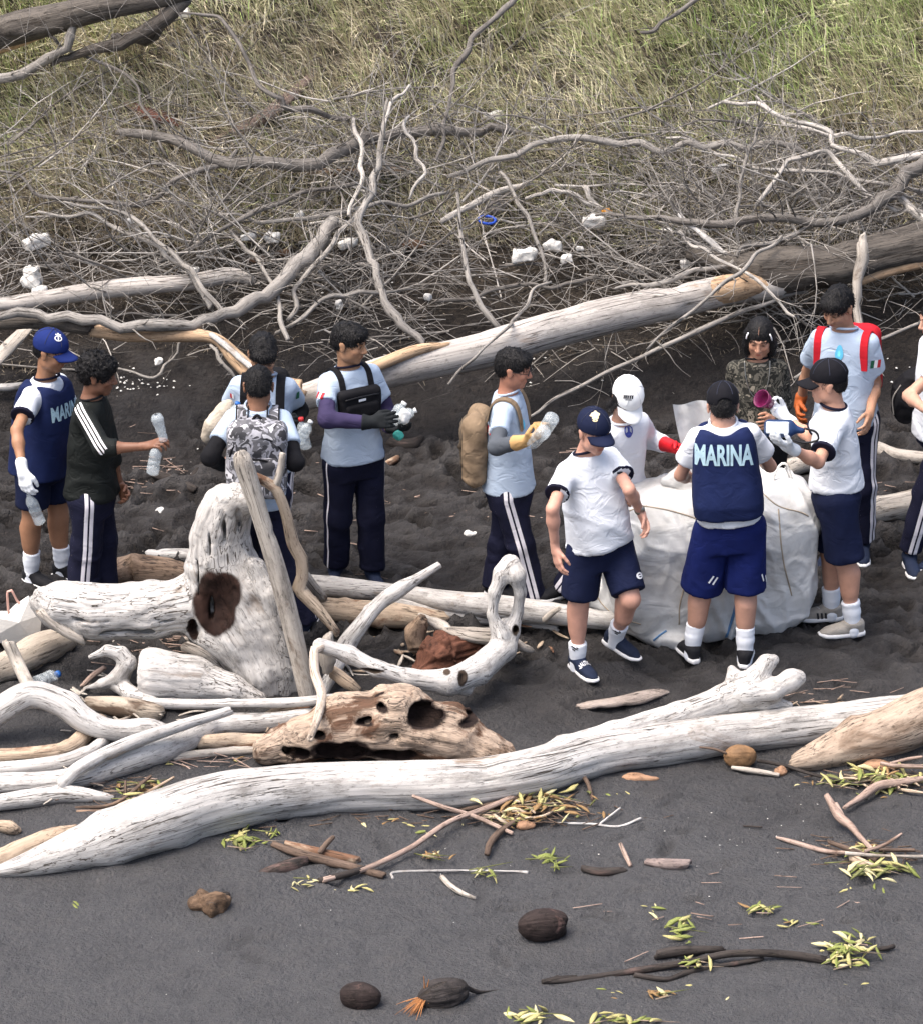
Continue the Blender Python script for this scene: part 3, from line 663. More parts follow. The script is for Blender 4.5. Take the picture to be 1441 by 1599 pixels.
# 16 trunk on the bank
W1 = log('fallen_trunk', 'long smooth grey trunk slanting up the bank behind the group to a dark bark butt', [(470, 622, 40, .3), (540, 600, 46, .42), (640, 572, 52, .5), (760, 545, 54, .5), (860, 516, 56, .5), (960, 490, 56, .48), (1060, 470, 52, .45), (1140, 452, 46, .42), (1215, 446, 40, .4)], W_PEEL, noise_=.05,
    branches=[([(1085, 462, 30, .44), (1130, 452, 44, .46), (1180, 446, 34, .44), (1225, 450, 10, .42)], W_FRESH), ([(540, 592, 16, .56), (640, 550, 18, .62), (700, 538, 8, .6)], W_FRESH)])
log('fallen_trunk', 'thick dark rough bark trunk entering from the right edge above the group', [(1080, 395, 26, .3), (1140, 412, 40, .4), (1200, 425, 66, .45), (1290, 415, 66, .5), (1370, 396, 62, .5), (1460, 375, 62, .5), (1540, 355, 62, .5)], W_BARK, noise_=.24, branches=[([(1330, 440, 18, .42), (1400, 418, 20, .44), (1480, 402, 18, .44)], W_FRESH)])
log('broken_branch', 'split orange brown branch under dark bark behind the people at left', [(140, 514, 20, .6), (200, 520, 26, .6), (270, 522, 24, .6), (335, 528, 18, .6), (370, 560, 26, .55), (410, 595, 26, .5), (470, 608, 30, .45)], W_FRESH,
    branches=[([(330, 522, 8, .65), (360, 545, 10, .62), (400, 580, 8, .6)], W_WHITE), ([(-20, 500, 30, .55), (60, 500, 26, .6), (140, 512, 22, .62)], W_BARK)])
log('driftwood_log', 'pale log lying among the branches on the left of the bank', [(-20, 478, 22, .15), (60, 468, 26, .2), (140, 455, 28, .25), (220, 446, 28, .3), (300, 440, 26, .3), (360, 430, 26, .3), (395, 438, 14, .28)], W_PEEL, noise_=.09)
log('driftwood_plank', 'weathered board leaning at the left edge behind the man in the blue cap', [(-15, 570, 40, .2), (20, 535, 40, .3), (50, 505, 30, .4)], W_GREY, noise_=.05, flat=.3)
log('driftwood_stick', 'pale grey stick on the sand behind the man in the blue cap', [(-20, 605, 10, .1), (15, 604, 12, .1), (40, 600, 8, .1)], W_WHITE)
log('fallen_trunk', 'thick bark covered trunk in the top left corner with an orange split underside', [(-330, 160, 46, .12), (-180, 105, 46, .35), (-40, 62, 44, .6), (60, 34, 46, .7), (150, 12, 40, .8), (250, -6, 34, .85), (340, -34, 30, .8), (470, -80, 24, .35), (560, -110, 14, .05)], W_BARK, noise_=.14,
    branches=[([(-40, 80, 34, .5), (20, 62, 28, .55), (80, 40, 26, .62), (130, 26, 16, .66)], W_FRESH)])
log('bark_slab', 'large slab of dark red brown bark lying on the grass slope', [(330, 222, 20), (380, 200, 34), (430, 170, 40), (485, 120, 20)], wood('bark_slab_w', (.05, .035, .03), (.19, .14, .12), 1.5, None, bmp=.03, sc=1.6), noise_=.25, flat=.5)
log('bark_slab', 'short red brown slab of bark left on the upper slope', [(198, 160, 14), (235, 178, 36), (280, 192, 18)], wood('red_bark_slab', (.07, .025, .018), (.2, .09, .065), 1.3, None, bmp=.03, sc=1.6), noise_=.25, flat=.5)
log('bark_slab', 'long dark slab of bark under the crossing limbs at the centre of the slope', [(430, 262, 20), (540, 270, 26), (640, 262, 14)], W_ROT, noise_=.25, flat=.5)
for (pp, lb) in [([(235, 738, 14), (270, 750, 18), (305, 765, 12)], 'short black piece of wood on the sand right of the man in the dark jacket'),
                 ([(330, 708, 8), (300, 745, 10), (285, 760, 8)], 'thin dark stick on the sand near the camouflage backpack'),
                 ([(610, 690, 18), (640, 694, 20), (658, 685, 12)], 'dark wood chunk on the sand beside the boy with the chest bag'),
                 ([(598, 728, 12), (620, 716, 12)], 'short pale peg lying beside the hip of the boy with the chest bag')]:
    log('driftwood_stick', lb, pp, W_BLACK if 'pale' not in lb else W_TAN, noise_=.2)
# ------------------------------------------------------------------ people
def skin_mat(name, col):
    m, nt, b = newmat(name); b.inputs['Roughness'].default_value = .48; b.inputs['Specular IOR Level'].default_value = .35
    c = coord(nt); n = noise(nt, c, 22, 4)
    base = ramp(nt, n, [(.3, tuple(q*1.0 for q in col)), (.7, tuple(q*1.2 for q in col))])
    nt.links.new(mix(nt, 1.0, base, attr(nt, 'tint', 'Color'), 'MULTIPLY'), b.inputs['Base Color'])
    bump(nt, b, noise(nt, c, 220, 2), .001); return m
def hair_mat():
    m, nt, b = newmat('black_hair'); b.inputs['Roughness'].default_value = .5; b.inputs['Specular IOR Level'].default_value = .2
    c = coord(nt); n = noise(nt, c, 90, 3, .6, 1.0)
    nt.links.new(ramp(nt, n, [(.35, (.003, .003, .0035)), (.7, (.012, .011, .012))]), b.inputs['Base Color']); bump(nt, b, n, .006); return m
def camo_mat(name, cols, sc):
    m, nt, b = newmat(name); b.inputs['Roughness'].default_value = .85; b.inputs['Specular IOR Level'].default_value = .15
    c = coord(nt); n = noise(nt, c, sc, 2, .5, .8); n2 = noise(nt, mapping(nt, c, (1, 1, 1), (5, 5, 5)), sc*1.4, 2, .5, .5)
    r = nt.nodes.new('ShaderNodeValToRGB'); r.color_ramp.interpolation = 'CONSTANT'; el = r.color_ramp.elements
    el[0].position = 0; el[0].color = (*cols[0], 1); el[1].position = .42; el[1].color = (*cols[1], 1)
    for p, q in ((.52, cols[2]), (.62, cols[3])): e = el.new(p); e.color = (*q, 1)
    nt.links.new(n, r.inputs[0])
    nt.links.new(mix(nt, ramp(nt, n2, [(.58, g3(0)), (.60, g3(1))]), r.outputs[0], cols[0]), b.inputs['Base Color'])
    bump(nt, b, noise(nt, c, 9, 3, .5, 1), .01); return m
HAIR = hair_mat()
C_WHITE = cloth('white_tshirt_cloth', (.64, .67, .72), fold=.016, var=.03)
C_GREYT = cloth('light_grey_tshirt_cloth', (.37, .45, .56), fold=.014, var=.05)
C_NAVY = cloth('navy_cloth', (.008, .012, .038), fold=.010, var=.15)
C_NAVYT = cloth('navy_trousers', (.010, .011, .028), fold=.012, var=.15, stripe=[(-.026, -.006), (.004, .024)])
C_NAVYT1 = cloth('navy_trousers_plain', (.007, .008, .022), fold=.012, var=.15, stripe=[(-.006, .004)])
C_ROYAL = cloth('royal_blue_shorts', (.006, .012, .080), fold=.010, var=.12)
C_VEST = cloth('navy_vest_mesh', (.009, .016, .062), fold=.008, var=.12)
C_TRIM = cloth('dark_trim', (.008, .008, .02), fold=.002)
C_JACK = cloth('black_green_jacket', (.009, .011, .0105), rough=.7, fold=.018, var=.15, stripe=[(-.026, -.015), (-.006, .005), (.014, .025)], scol=(.7, .68, .7))
C_PURP = cloth('dark_purple_sleeve', (.038, .03, .075), fold=.012)
C_GSLV = cloth('grey_knit_sleeve', (.075, .085, .10), fold=.008)
C_BLACK = cloth('black_cloth', (.008, .008, .010), fold=.010, var=.2)
C_SOCK = cloth('white_sock', (.72, .75, .80), fold=.004, var=.03)
C_GLOVEW = cloth('white_glove', (.68, .71, .74), fold=.004, var=.05)
C_GLOVER = simple('red_rubber_glove', (.55, .012, .02), .45, .1, bmp=.002)
C_GLOVEO = simple('orange_glove', (.38, .09, .02), .6, .1, bmp=.002)
C_GLOVEK = cloth('black_glove', (.012, .014, .016), fold=.006)
C_GLOVEY = cloth('tan_leather_glove', (.45, .28, .12), rough=.7, fold=.012, var=.15)
C_RED = cloth('red_strap_cloth', (.42, .012, .022), fold=.006)
C_KHAKI = cloth('khaki_canvas', (.20, .145, .095), fold=.020, var=.2)
C_CAPN = cloth('navy_cap_cloth', (.008, .012, .035), fold=.003)
C_CAPB = cloth('blue_cap_cloth', (.010, .022, .12), fold=.003)
C_CAPK = cloth('black_cap_cloth', (.007, .007, .010), fold=.003)
C_CAPW = cloth('white_cap_cloth', (.78, .80, .80), fold=.003, var=.02)
CAMO_G = camo_mat('grey_camouflage', [(.05, .05, .055), (.30, .30, .33), (.12, .12, .13), (.52, .52, .55)], 13)
CAMO_D = camo_mat('dark_camouflage', [(.016, .016, .014), (.085, .08, .066), (.03, .03, .025), (.20, .18, .145)], 22)
SOLE_W = simple('white_rubber_sole', (.70, .70, .70), .6, .06, bmp=.001)
SHOE_N = simple('navy_knit_shoe', (.010, .018, .045), .8, .2, bmp=.004, bs=200)
SHOE_K = simple('black_knit_shoe', (.010, .010, .013), .8, .2, bmp=.004, bs=200)
SHOE_G = simple('beige_grey_shoe', (.36, .33, .29), .8, .12, bmp=.004, bs=200)
INK_W = simple('white_print', (.75, .76, .78), .7, .04, bmp=0)
INK_LB = simple('pale_blue_print', (.36, .52, .60), .7, .12, ns=40, bmp=0)
INK_K = simple('black_print', (.015, .015, .02), .7, .04, bmp=0)
INK_B = simple('blue_print', (.05, .07, .30), .7, .04, bmp=0)
INK_C = simple('cyan_print', (.10, .42, .62), .7, .1, bmp=0)
INK_R = simple('red_print', (.42, .02, .03), .7, .04, bmp=0)
INK_G = simple('green_print', (.01, .10, .05), .7, .04, bmp=0)
INK_Y = simple('cream_gold_print', (.72, .60, .36), .6, .1, bmp=0)
FRAME_K = simple('black_frame', (.01, .01, .012), .3, .1, bmp=0)
METAL = simple('steel_metal', (.35, .34, .31), .35, .1, bmp=0, metal=1)

def text2d(s, bold=0.0):
    c = bpy.data.curves.new('t', 'FONT'); c.body = s; c.size = 1; c.offset = bold; c.align_x = 'CENTER'; c.resolution_u = 4
    o = bpy.data.objects.new('t', c); COL.objects.link(o); dg = bpy.context.evaluated_depsgraph_get(); me = bpy.data.meshes.new_from_object(o.evaluated_get(dg))
    bm = bmesh.new(); bm.from_mesh(me); bmesh.ops.triangulate(bm, faces=bm.faces)
    xs = [v.co.x for v in bm.verts]; ys = [v.co.y for v in bm.verts]; x0, x1, y0, y1 = min(xs), max(xs), min(ys), max(ys)
    for v in bm.verts: v.co.x = (v.co.x-(x0+x1)/2)/(x1-x0); v.co.y = (v.co.y-(y0+y1)/2)/(y1-y0)
    for i in range(1, 24):
        bmesh.ops.bisect_plane(bm, geom=bm.verts[:]+bm.edges[:]+bm.faces[:], plane_co=(-.5+i/24, 0, 0), plane_no=(1, 0, 0))
    for i in range(1, 5):
        bmesh.ops.bisect_plane(bm, geom=bm.verts[:]+bm.edges[:]+bm.faces[:], plane_co=(0, -.5+i/5, 0), plane_no=(0, 1, 0))
    bmesh.ops.triangulate(bm, faces=bm.faces); bm.verts.index_update()
    V = np.array([v.co[:] for v in bm.verts])[:, :2]; F = np.array([[q.index for q in f.verts] for f in bm.faces])
    bm.free(); bpy.data.objects.remove(o); bpy.data.meshes.remove(me); bpy.data.curves.remove(c); return V, F
def rect2d(w=1, h=1, nx=4, ny=4, cx=0, cy=0, sh=0):
    g = [(cx+(i/nx-.5)*w+sh*(j/ny-.5), cy+(j/ny-.5)*h) for i in range(nx+1) for j in range(ny+1)]
    F = [[i*(ny+1)+j, (i+1)*(ny+1)+j, (i+1)*(ny+1)+j+1] for i in range(nx) for j in range(ny)]+[[i*(ny+1)+j, (i+1)*(ny+1)+j+1, i*(ny+1)+j+1] for i in range(nx) for j in range(ny)]
    return np.array(g), np.array(F)
def blob2d(r=lambda a: 1, n=20, rin=0, sx=1, sy=1, cx=0, cy=0):
    out, F = [], []
    for i in range(n):
        a = i/n*2*math.pi; q = r(a)
        for k in range(3): t = rin+(1-rin)*k/2; out.append((cx+math.cos(a)*q*t*sx*.5, cy+math.sin(a)*q*t*sy*.5))
    for i in range(n):
        j = (i+1) % n
        for k in range(2): F += [[i*3+k, i*3+k+1, j*3+k+1], [i*3+k, j*3+k+1, j*3+k]]
    return np.array(out), np.array(F)
def join2(l):
    V, F, n = [], [], 0
    for v, f in l: V.append(v); F.append(f+n); n += len(v)
    return np.concatenate(V), np.concatenate(F)
def bvh(*ms):
    V, F = [], []; n = 0
    for v, f in ms: V += v.tolist(); F += (f+n).tolist(); n += len(v)
    return BVHTree.FromPolygons(V, F)
def decal(name, VF, o, u, v, w, h, B, m, parent, off=.004, d=None, reach=.35):
    """flat print laid on a surface"""
    V2, F = VF; u = nrm(u); v = nrm(v); nn = nrm(np.cross(u, v)) if d is None else -nrm(d); out = []; ok = []
    for x, y in V2:
        p = V3(o)+u*x*w+v*y*h+nn*reach; hit, n_, i_, dd = B.ray_cast(Vector(p), Vector(-nn))
        if hit is None: out.append(p-nn*reach); ok.append(False)
        else: out.append(np.array(hit)+nn*off); ok.append(True)
    ok = np.array(ok); F = F[ok[F].all(1)]
    if not len(F): return None
    V = np.array(out); us = np.unique(F); mp = np.full(len(V), -1); mp[us] = np.arange(len(us))
    return mesh(name, V[us], mp[F], m, parent)
def ribbon(pts, nrm_, w, th=.004):
    """flat strap through points with outward normals"""
    P = np.array(pts); Nn = np.array(nrm_); T = np.gradient(P, axis=0); T /= np.linalg.norm(T, axis=1)[:, None]; S_ = np.cross(T, Nn); S_ /= np.linalg.norm(S_, axis=1)[:, None]
    V = np.stack([P-S_*w/2, P+Nn*th-S_*w*.46, P+Nn*th+S_*w*.46, P+S_*w/2], 1).reshape(-1, 3); n = len(P); F = []
    for i in range(n-1):
        for k in range(4): F.append([i*4+k, i*4+(k+1) % 4, i*4+4+(k+1) % 4, i*4+4+k])
    return V, np.array(F)

def hand_sdf(S, w, d, n, t, sz=1.0, curl=.35, th=0.0, spread=1.0, thumb=.5):
    d, n = nrm(d), nrm(n-nrm(d)*(nrm(d)@n)); t = nrm(t-d*(d@t)-n*(n@t)); k = .008*sz
    kn = []
    for i, (o, L) in enumerate([(.029, .082), (.010, .088), (-.010, .084), (-.028, .076)]):
        b = w+(d*L+t*o*(1+.1*spread))*sz; kn.append(b); S.cap(w+(d*.012+t*o*.62)*sz, b, (.0135+th)*sz, (.0112+th)*sz, .012*sz)
    for i, (b, L, sp) in enumerate(zip(kn, (.070, .078, .073, .057), (.10, .02, -.07, -.16))):
        p = b; a = curl*(.8+.12*i)*.6
        for j, fr in enumerate((.45, .30, .25)):
            dd = nrm(d*math.cos(a)+n*math.sin(a)+t*sp*spread*.6); q = p+dd*L*fr*sz
            S.cap(p, q, (.0092-.0009*j+th)*sz, (.0085-.0011*j+th)*sz, .004*sz); p = q; a += curl*(1.15-.1*j)
    b = w+(d*.022+t*.024+n*.006)*sz; p = b+(d*.034+t*.026*thumb*2+n*.012)*sz; S.cap(b, p, (.0145+th)*sz, (.0105+th)*sz, .014*sz)
    q = p+nrm(d*.9+t*.25*thumb*2-t*curl*.6+n*(.3+curl*.5))*.030*sz; S.cap(p, q, (.0100+th)*sz, (.0092+th)*sz, .004*sz)
    q2 = q+nrm(d*.85-t*curl*.5+n*(.3+curl*.6))*.024*sz; S.cap(q, q2, (.0090+th)*sz, (.0072+th)*sz, .004*sz)
    return (kn[1]+kn[2])/2+n*.02*sz

def head_parts(c, f, u, hs, skin_grey=0, wide=1.0, glasses=False):
    s = np.cross(f, u)*-1          # person's left
    M = np.array([s, f, u])        # rows
    L = lambda a, b, z: c+(s*a+f*b+u*z)*hs
    S = Sdf(); k = hs
    E = lambda p, r, kk, op='+': S.ell(L(*p), V3(r)*k, M, kk*k, op)
    E((0, -.012, .035), (.075*wide, .094, .086), .02); E((0, .022, -.03), (.058*wide, .068, .082), .035)
    E((0, .060, -.096), (.021, .020, .017), .03)
    for q in (-1, 1):
        E((q*.043*wide, .012, -.062), (.020, .032, .026), .03); E((q*.036, .062, -.022), (.022, .022, .020), .02)
        E((q*.031, .098, .010), (.017, .012, .012), .012, '-'); E((q*.031, .077, .008), (.014, .012, .0105), .003)
        E((q*.079*wide, -.004, -.004), (.009, .017, .030), .006); E((q*.082*wide, -.012, .014), (.008, .016, .016), .006)
        S.cap(L(q*.012, .088, .030), L(q*.045, .076, .034), .009*k, .006*k, .010*k)
        E((q*.013, .096, -.028), (.009, .010, .008), .006)
    S.cap(L(0, .084, .022), L(0, .108, -.024), .0075*k, .0125*k, .010*k)
    S.cap(L(-.016, .082, -.056), L(.016, .082, -.056), .0085*k, None, .006*k); S.cap(L(-.014, .081, -.068), L(.014, .081, -.068), .0085*k, None, .006*k)
    S.cap(L(-.02, .100, -.0622), L(.02, .100, -.0622), .0045*k, None, .003*k, '-')
    return S, s, M, L
def hair_sdf(L, s, f, u, k, M, style, rnd):
    S = Sdf(); E = lambda p, r, kk, op='+': S.ell(L(*p), V3(r)*k, M, kk*k, op)
    B = lambda p, r, op='-', kk=.015: S.box(L(*p), V3(r)*k, M, .02*k, kk*k, op)
    vol = {'short': -.004, 'fringe': .001, 'curly': .011, 'undercap': -.004, 'long': .001}[style]
    E((0, -.014, .042), (.082+vol, .102+vol, .088+vol*1.5), .02)
    E((0, -.060, -.005), (.066, .050, .060), .03)
    if style == 'long':
        for q in (-1, 1): S.path([L(q*.070, .01, .04), L(q*.080, .012, -.04), L(q*.072, .0, -.10), L(q*.065, -.02, -.13)], [.026*k, .022*k, .022*k, .014*k], .03*k)
        E((0, -.075, -.06), (.07, .035, .08), .04)
    if style in ('fringe', 'curly'):
        E((0, .060, .078), (.066, .040, .030), .03)
    fz = {'short': .050, 'fringe': .028, 'curly': .040, 'undercap': .02, 'long': .052}[style]
    E((0, .125, fz-.075), (.066, .080, .075), .012, '-')
    if style != 'long':
        for q in (-1, 1): E((q*.088, .040, -.030), (.026, .050, .052), .008, '-'); E((q*.088, -.004, -.004), (.016, .022, .036), .006, '-')
        B((0, -.02, -.115), (.12, .12, .060))
    if style in ('fringe', 'short', 'curly'):
        for i in range(170 if style == 'curly' else 46):
            a = rnd.uniform(0, 6.28); e_ = rnd.uniform(-.1, 1.45); dv = V3([math.cos(a)*math.cos(e_), math.sin(a)*math.cos(e_), math.sin(e_)])
            p = V3([0, -.014, .042])+dv*V3([.080+vol, .100+vol, .086+vol*1.5])
            if p[1] > .04 and p[2] < fz+.035: continue
            if abs(p[0]) > .07 and p[2] < .03 and p[1] > -.04: continue
            if p[2] < -.03: continue
            fl = V3([rnd.uniform(-.4, .4), rnd.uniform(.2, 1.0), rnd.uniform(-.7, .2)]) if style != 'curly' else V3([rnd.uniform(-1, 1) for _ in range(3)])
            q = p+(dv*.45+fl*.8)*rnd.uniform(.010, .024)
            S.cap(L(*p), L(*q), .0085*k, .0025*k, .004*k)
    return S

def ring(c, ax, r, th, n=24, sq=1.0, U=None):
    ax = nrm(ax); u = nrm(np.cross(ax, [0.1, .2, 1] if U is None else U)); v = np.cross(ax, u)
    P = [c+(u*math.cos(a)+v*math.sin(a)*sq)*r for a in np.linspace(0, 2*math.pi, n+1)]
    return tube(P, th, 6, step=.02, cap=False)[:2]

PEOPLE = {}
_cs = {}
def cap_seam(m):
    if m.name not in _cs: _cs[m.name] = simple(m.name+'_seam', (.60, .62, .63) if m.name.startswith('white') else (.03, .035, .06), .8, bmp=0)
    return _cs[m.name]
def person(key, label, s, head, neck, pelvis, hd, feet, knees, arms, skin, look=None, pitch=10, lean=0, dyp=0, top=None, bottom=None, hair='short', cap=None,
           shoe=None, socks=None, belly=0.0, wide=1.0, legs_wide=1.0, head_dy=0.0, roll=0, headlift=0, hs=.95):
    rnd = random.Random(hash(key) % 1 + sum(map(ord, key)))
    J = {}; hd = R(hd); F_ = V3([math.cos(hd), math.sin(hd), 0]); SD = V3([-math.sin(hd), math.cos(hd), 0])
    ank = {q: A(feet[q][0], feet[q][1], feet[q][3] if len(feet[q]) > 3 else .085) for q in 'LR'}
    Yp_ = (ank['L'][1]+ank['R'][1])/2+dyp; pel = PY(*pelvis, Yp_); nk = PY(*neck, Yp_+lean)
    up = nrm(nk-pel); TL = np.linalg.norm(nk-pel)
    side = nrm(SD-up*(SD@up)); fw = np.cross(side, up)*1.0
    if fw@F_ < 0: fw = -fw
    hip = {'L': pel+side*.088*s, 'R': pel-side*.088*s}
    shc = nk-up*.062*s+fw*0; sh = {'L': shc+side*.150*s*wide, 'R': shc-side*.150*s*wide}
    kn = {}
    for q in 'LR':
        kx = knees[q]; Ym = (hip[q][1]+ank[q][1])/2+F_[1]*(kx[2] if len(kx) > 2 else .03); kn[q] = PY(kx[0], kx[1], Ym)
    el, wr, hdv = {}, {}, {}
    for q in 'LR':
        a = arms[q]; el[q] = solve(*a[0][:2], sh[q], .285*s, a[0][2]); wr[q] = solve(*a[1][:2], el[q], .245*s, a[1][2])
        hdv[q] = nrm(solve(*a[2][:2], wr[q], .10*s, a[2][2])-wr[q]) if len(a) > 2 and a[2] is not None else nrm(wr[q]-el[q])
    look = hd if look is None else R(look); p_ = R(pitch)
    hf = V3([math.cos(look)*math.cos(p_), math.sin(look)*math.cos(p_), -math.sin(p_)])
    hu = nrm(V3([0, 0, 1])-hf*hf[2]); 
    if roll: hu = nrm(hu*math.cos(R(roll))+np.cross(hf, hu)*math.sin(R(roll)))
    hc = PY(*head, nk[1]+F_[1]*.035+head_dy)
    base = V3([pel[0], Yp_, float(H(pel[0], Yp_))])
    E = empty('person', base, label, 'person')
    k = s
    # ---- body: one skin surface
    tt = [-.16, 0, .18, .34, .62, .84, .95, 1.02]; aa = [.10, .155, .150, .128, .145, .132, .085, .050]; bb = [.08, .112, .102, .092, .100, .080, .064, .050]
    sp = lambda ts, dy=0: [pel+(nk-pel)*t+fw*dy for t in ts]
    S = Sdf(); S.loft(sp(tt), V3(aa)*k*wide, V3(bb)*k, side, .03, 2.3)
    for q in 'LR':
        S.cap(sh[q]*.86+el[q]*.14-(side if q == 'L' else -side)*.016, el[q], .036*k, .035*k, .04*k); S.cap(el[q], wr[q], .0355*k, .0245*k, .012*k); m = el[q]*.7+wr[q]*.3; S.ell(m, V3([.034, .034, .034])*k, None, .03*k)
        S.cap(hip[q], kn[q], .084*k*legs_wide, .053*k*legs_wide, .04*k); S.cap(kn[q], ank[q], .050*k*legs_wide, .033*k, .02*k)
        cf = kn[q]*.68+ank[q]*.32-F_*.018*k; S.cap(cf+V3([0, 0, .05])*k, cf-V3([0, 0, .05])*k, .050*k*legs_wide, .042*k, .04*k)
        S.cap(ank[q], ank[q]-V3([0, 0, .04]), .035*k, None, .01)
    S.cap(nk-up*.05*k, hc-hf*.018-hu*.05, .056*k, .051*k, .03)
    bV, bF = S.build(.0138, 1); 
    H_, hsd, M, L = head_parts(hc, hf, hu, hs*(.5+.5*s)); kk = hs*(.5+.5*s)
    H_.cap(L(0, -.02, -.05), nk+up*.0, .049*k, .054*k, .025)
    hV, hF = H_.build(.0044, 1)
    q = ((hV-hc)/kk)@M.T; a_, b_, z_ = np.abs(q[:, 0]), q[:, 1], q[:, 2]
    t = np.ones((len(hV), 3)); mk = lambda m: np.clip(m, 0, 1)[:, None]
    front = (b_ > .045)
    lip = mk(1.6-np.sqrt((q[:, 0]/.021)**2+((z_+.062)/.0125)**2)*1.4)*front[:, None]; t = t*(1-lip)+lip*V3([.78, .50, .50])
    brow = mk(2.2-np.sqrt(((a_-.030)/.019)**2+((z_-.031-.10*(.03-np.abs(a_-.03)))/.0058)**2)*1.6)*(b_ > .055)[:, None]; t = t*(1-brow*.88)+brow*.88*V3([.06, .05, .05])
    eye = mk(2.0-np.sqrt(((a_-.031)/.0145)**2+((z_-.009)/.0068)**2)*1.5)*(b_ > .055)[:, None]; t = t*(1-eye*.92)+eye*.92*V3([.10, .07, .06])
    ew = mk(1.8-np.sqrt(((a_-.0405)/.0045)**2+((z_-.0085)/.004)**2)*1.4)*(b_ > .055)[:, None]; t = t*(1-ew*.5)+ew*.5*V3([1.3, 1.4, 1.4])
    nos = mk(1.5-np.linalg.norm((q-V3([0, .11, -.038]))/V3([.018, .03, .007]), axis=1))*.6; t = t*(1-nos)+nos*V3([.35, .25, .22])
    chk = mk(1.4-np.sqrt(((a_-.04)/.03)**2+((z_+.03)/.03)**2))*front[:, None]*.22; t = t*(1-chk)+chk*V3([1.08, .84, .80])
    jaw = mk((-.03-z_)/.05)*mk((b_-.0)/.04)*(.14 if hair != 'long' else 0); t = t*(1-jaw)+jaw*V3([.62, .60, .62])
    Vs, Fs, Ts, n = [bV, hV], [bF, hF+len(bV)], [np.ones((len(bV), 3)), t], len(bV)+len(hV)
    J.update(pel=pel, neck=nk, up=up, side=side, fw=fw, hip=hip, sh=sh, kn=kn, ank=ank, el=el, wr=wr, head=hc, L=L, M=M, E=E, base=base, hand={}, hdv=hdv, k=k)
    for q in 'LR':
        a = arms[q]; opt = a[3] if len(a) > 3 else {}
        d = hdv[q]; palm = V3(opt.get('palm', -side if q == 'L' else side)); palm = nrm(palm-d*(palm@d))
        th = np.cross(d, palm)*(1 if q == 'L' else -1)*-1
        if opt.get('flip'): th = -th
        gl = opt.get('glove'); Sh = Sdf(); J['hand'][q] = hand_sdf(Sh, wr[q], d, palm, th, 1.0*k, opt.get('curl', .35), .0028 if gl else 0)
        J['palm'+q] = palm
        Sh.cap(wr[q]-nrm(wr[q]-el[q])*(.05 if gl else .03)*k, wr[q]+d*.02*k, (.0345 if gl else .0250)*k, (.030 if gl else .0235)*k, .012)
        if gl:
            if opt.get('cuff'): Sh.cap(wr[q]-nrm(wr[q]-el[q])*opt['cuff'], wr[q], .048*k, .034*k, .01, flat=2)
            v, f = Sh.build(.0050, 1); mesh('glove', v, f, gl, E)
        else:
            v, f = Sh.build(.0046, 1); Vs.append(v); Fs.append(f+n); Ts.append(np.ones((len(v), 3))); n += len(v)
    SK = skin_mat('skin_'+key, skin); V_ = np.concatenate(Vs); F2 = np.concatenate(Fs); T_ = np.hstack([np.concatenate(Ts), np.ones((len(V_), 1))])
    mesh('body', V_, F2, SK, E, {'tint': T_})
    # ---- hair and cap
    if hair:
        S = hair_sdf(L, hsd, hf, hu, kk, M, hair if not cap or hair == 'long' else 'undercap', rnd); v, f = S.build(.0055, 1); n_ = normals(v, f)
        am = {'curly': .010, 'long': .003}.get(hair, .0035) if not cap else .003
        fr = 75 if hair == 'curly' else 60
        v = v+n_*(am*fbm(((v-hc)@M.T)*([fr, fr*.45, fr*.45] if hair != 'curly' else [fr]*3), 2, 3))[:, None]
        rs_ = np.random.RandomState(len(key)+ord(key)); ns = 1500 if not cap else 500; ii = rs_.randint(0, len(v), ns); p_0 = v[ii]; q_ = (p_0-hc)@M.T/kk; nn_ = n_[ii]
        if hair == 'curly': fl_ = rs_.normal(0, 1, (ns, 3))
        elif hair == 'long': fl_ = np.array([0, 0, -1.])@M+rs_.normal(0, .12, (ns, 3))
        else: fl_ = np.stack([q_[:, 0]*5, .45+q_[:, 1]*3, -.55+0*q_[:, 0]], 1)@M+rs_.normal(0, .35, (ns, 3))
        fl_ = fl_-nn_*(fl_*nn_).sum(1)[:, None]*.8; fl_ /= np.linalg.norm(fl_, axis=1)[:, None]; Ls = rs_.uniform(.010, .026, ns)[:, None]*kk; sd_ = np.cross(fl_, nn_)*.0022
        m1 = p_0+(fl_*.7+nn_*.42)*Ls*.5; m2 = m1+(fl_+nn_*(.35 if hair == 'curly' else .05))*Ls*.5; vv = np.stack([p_0-sd_, p_0+sd_, m1-sd_*.7, m1+sd_*.7, m2-sd_*.15, m2+sd_*.15], 1).reshape(-1, 3)
        b_ = np.arange(ns)[:, None]*6+len(v); f = np.vstack([f, b_+[0, 1, 3, 2], b_+[2, 3, 5, 4]]); v = np.vstack([v, vv])
        mesh('hair', v, f, HAIR, E)
    if cap:
        cm, emb = cap; S = Sdf(); S.ell(L(0, -.012, .048), V3([.090, .110, .098])*kk, M, .01); 
        S.cut(L(0, .03, .030), -(hu*1.0+hf*-.12)); S.ell(L(0, -.135, .028), V3([.045, .05, .030])*kk, M, .004, '-')
        v, f = S.build(.0048, 1); cp = mesh('cap', v+normals(v, f)*(.0016*fbm(v*40, 2, 3))[:, None], f, cm, E); J['capm'] = (v, f)
        bv = []; nb = 14
        for i in range(nb+1):
            a = (i/nb-.5)*2; x = .074*math.sin(a*1.25)/math.sin(1.25)
            for j in range(6):
                r = j/5; o_ = math.sqrt(max(0, 1-(abs(x)/.082)**2)); ff = -.014+.104*math.sqrt(max(0, 1-(x/.094)**2))+r*.084*o_**.8; z = .036-.018*(x/.07)**2-r*.020
                bv.append(L(x, ff, z+.003)); 
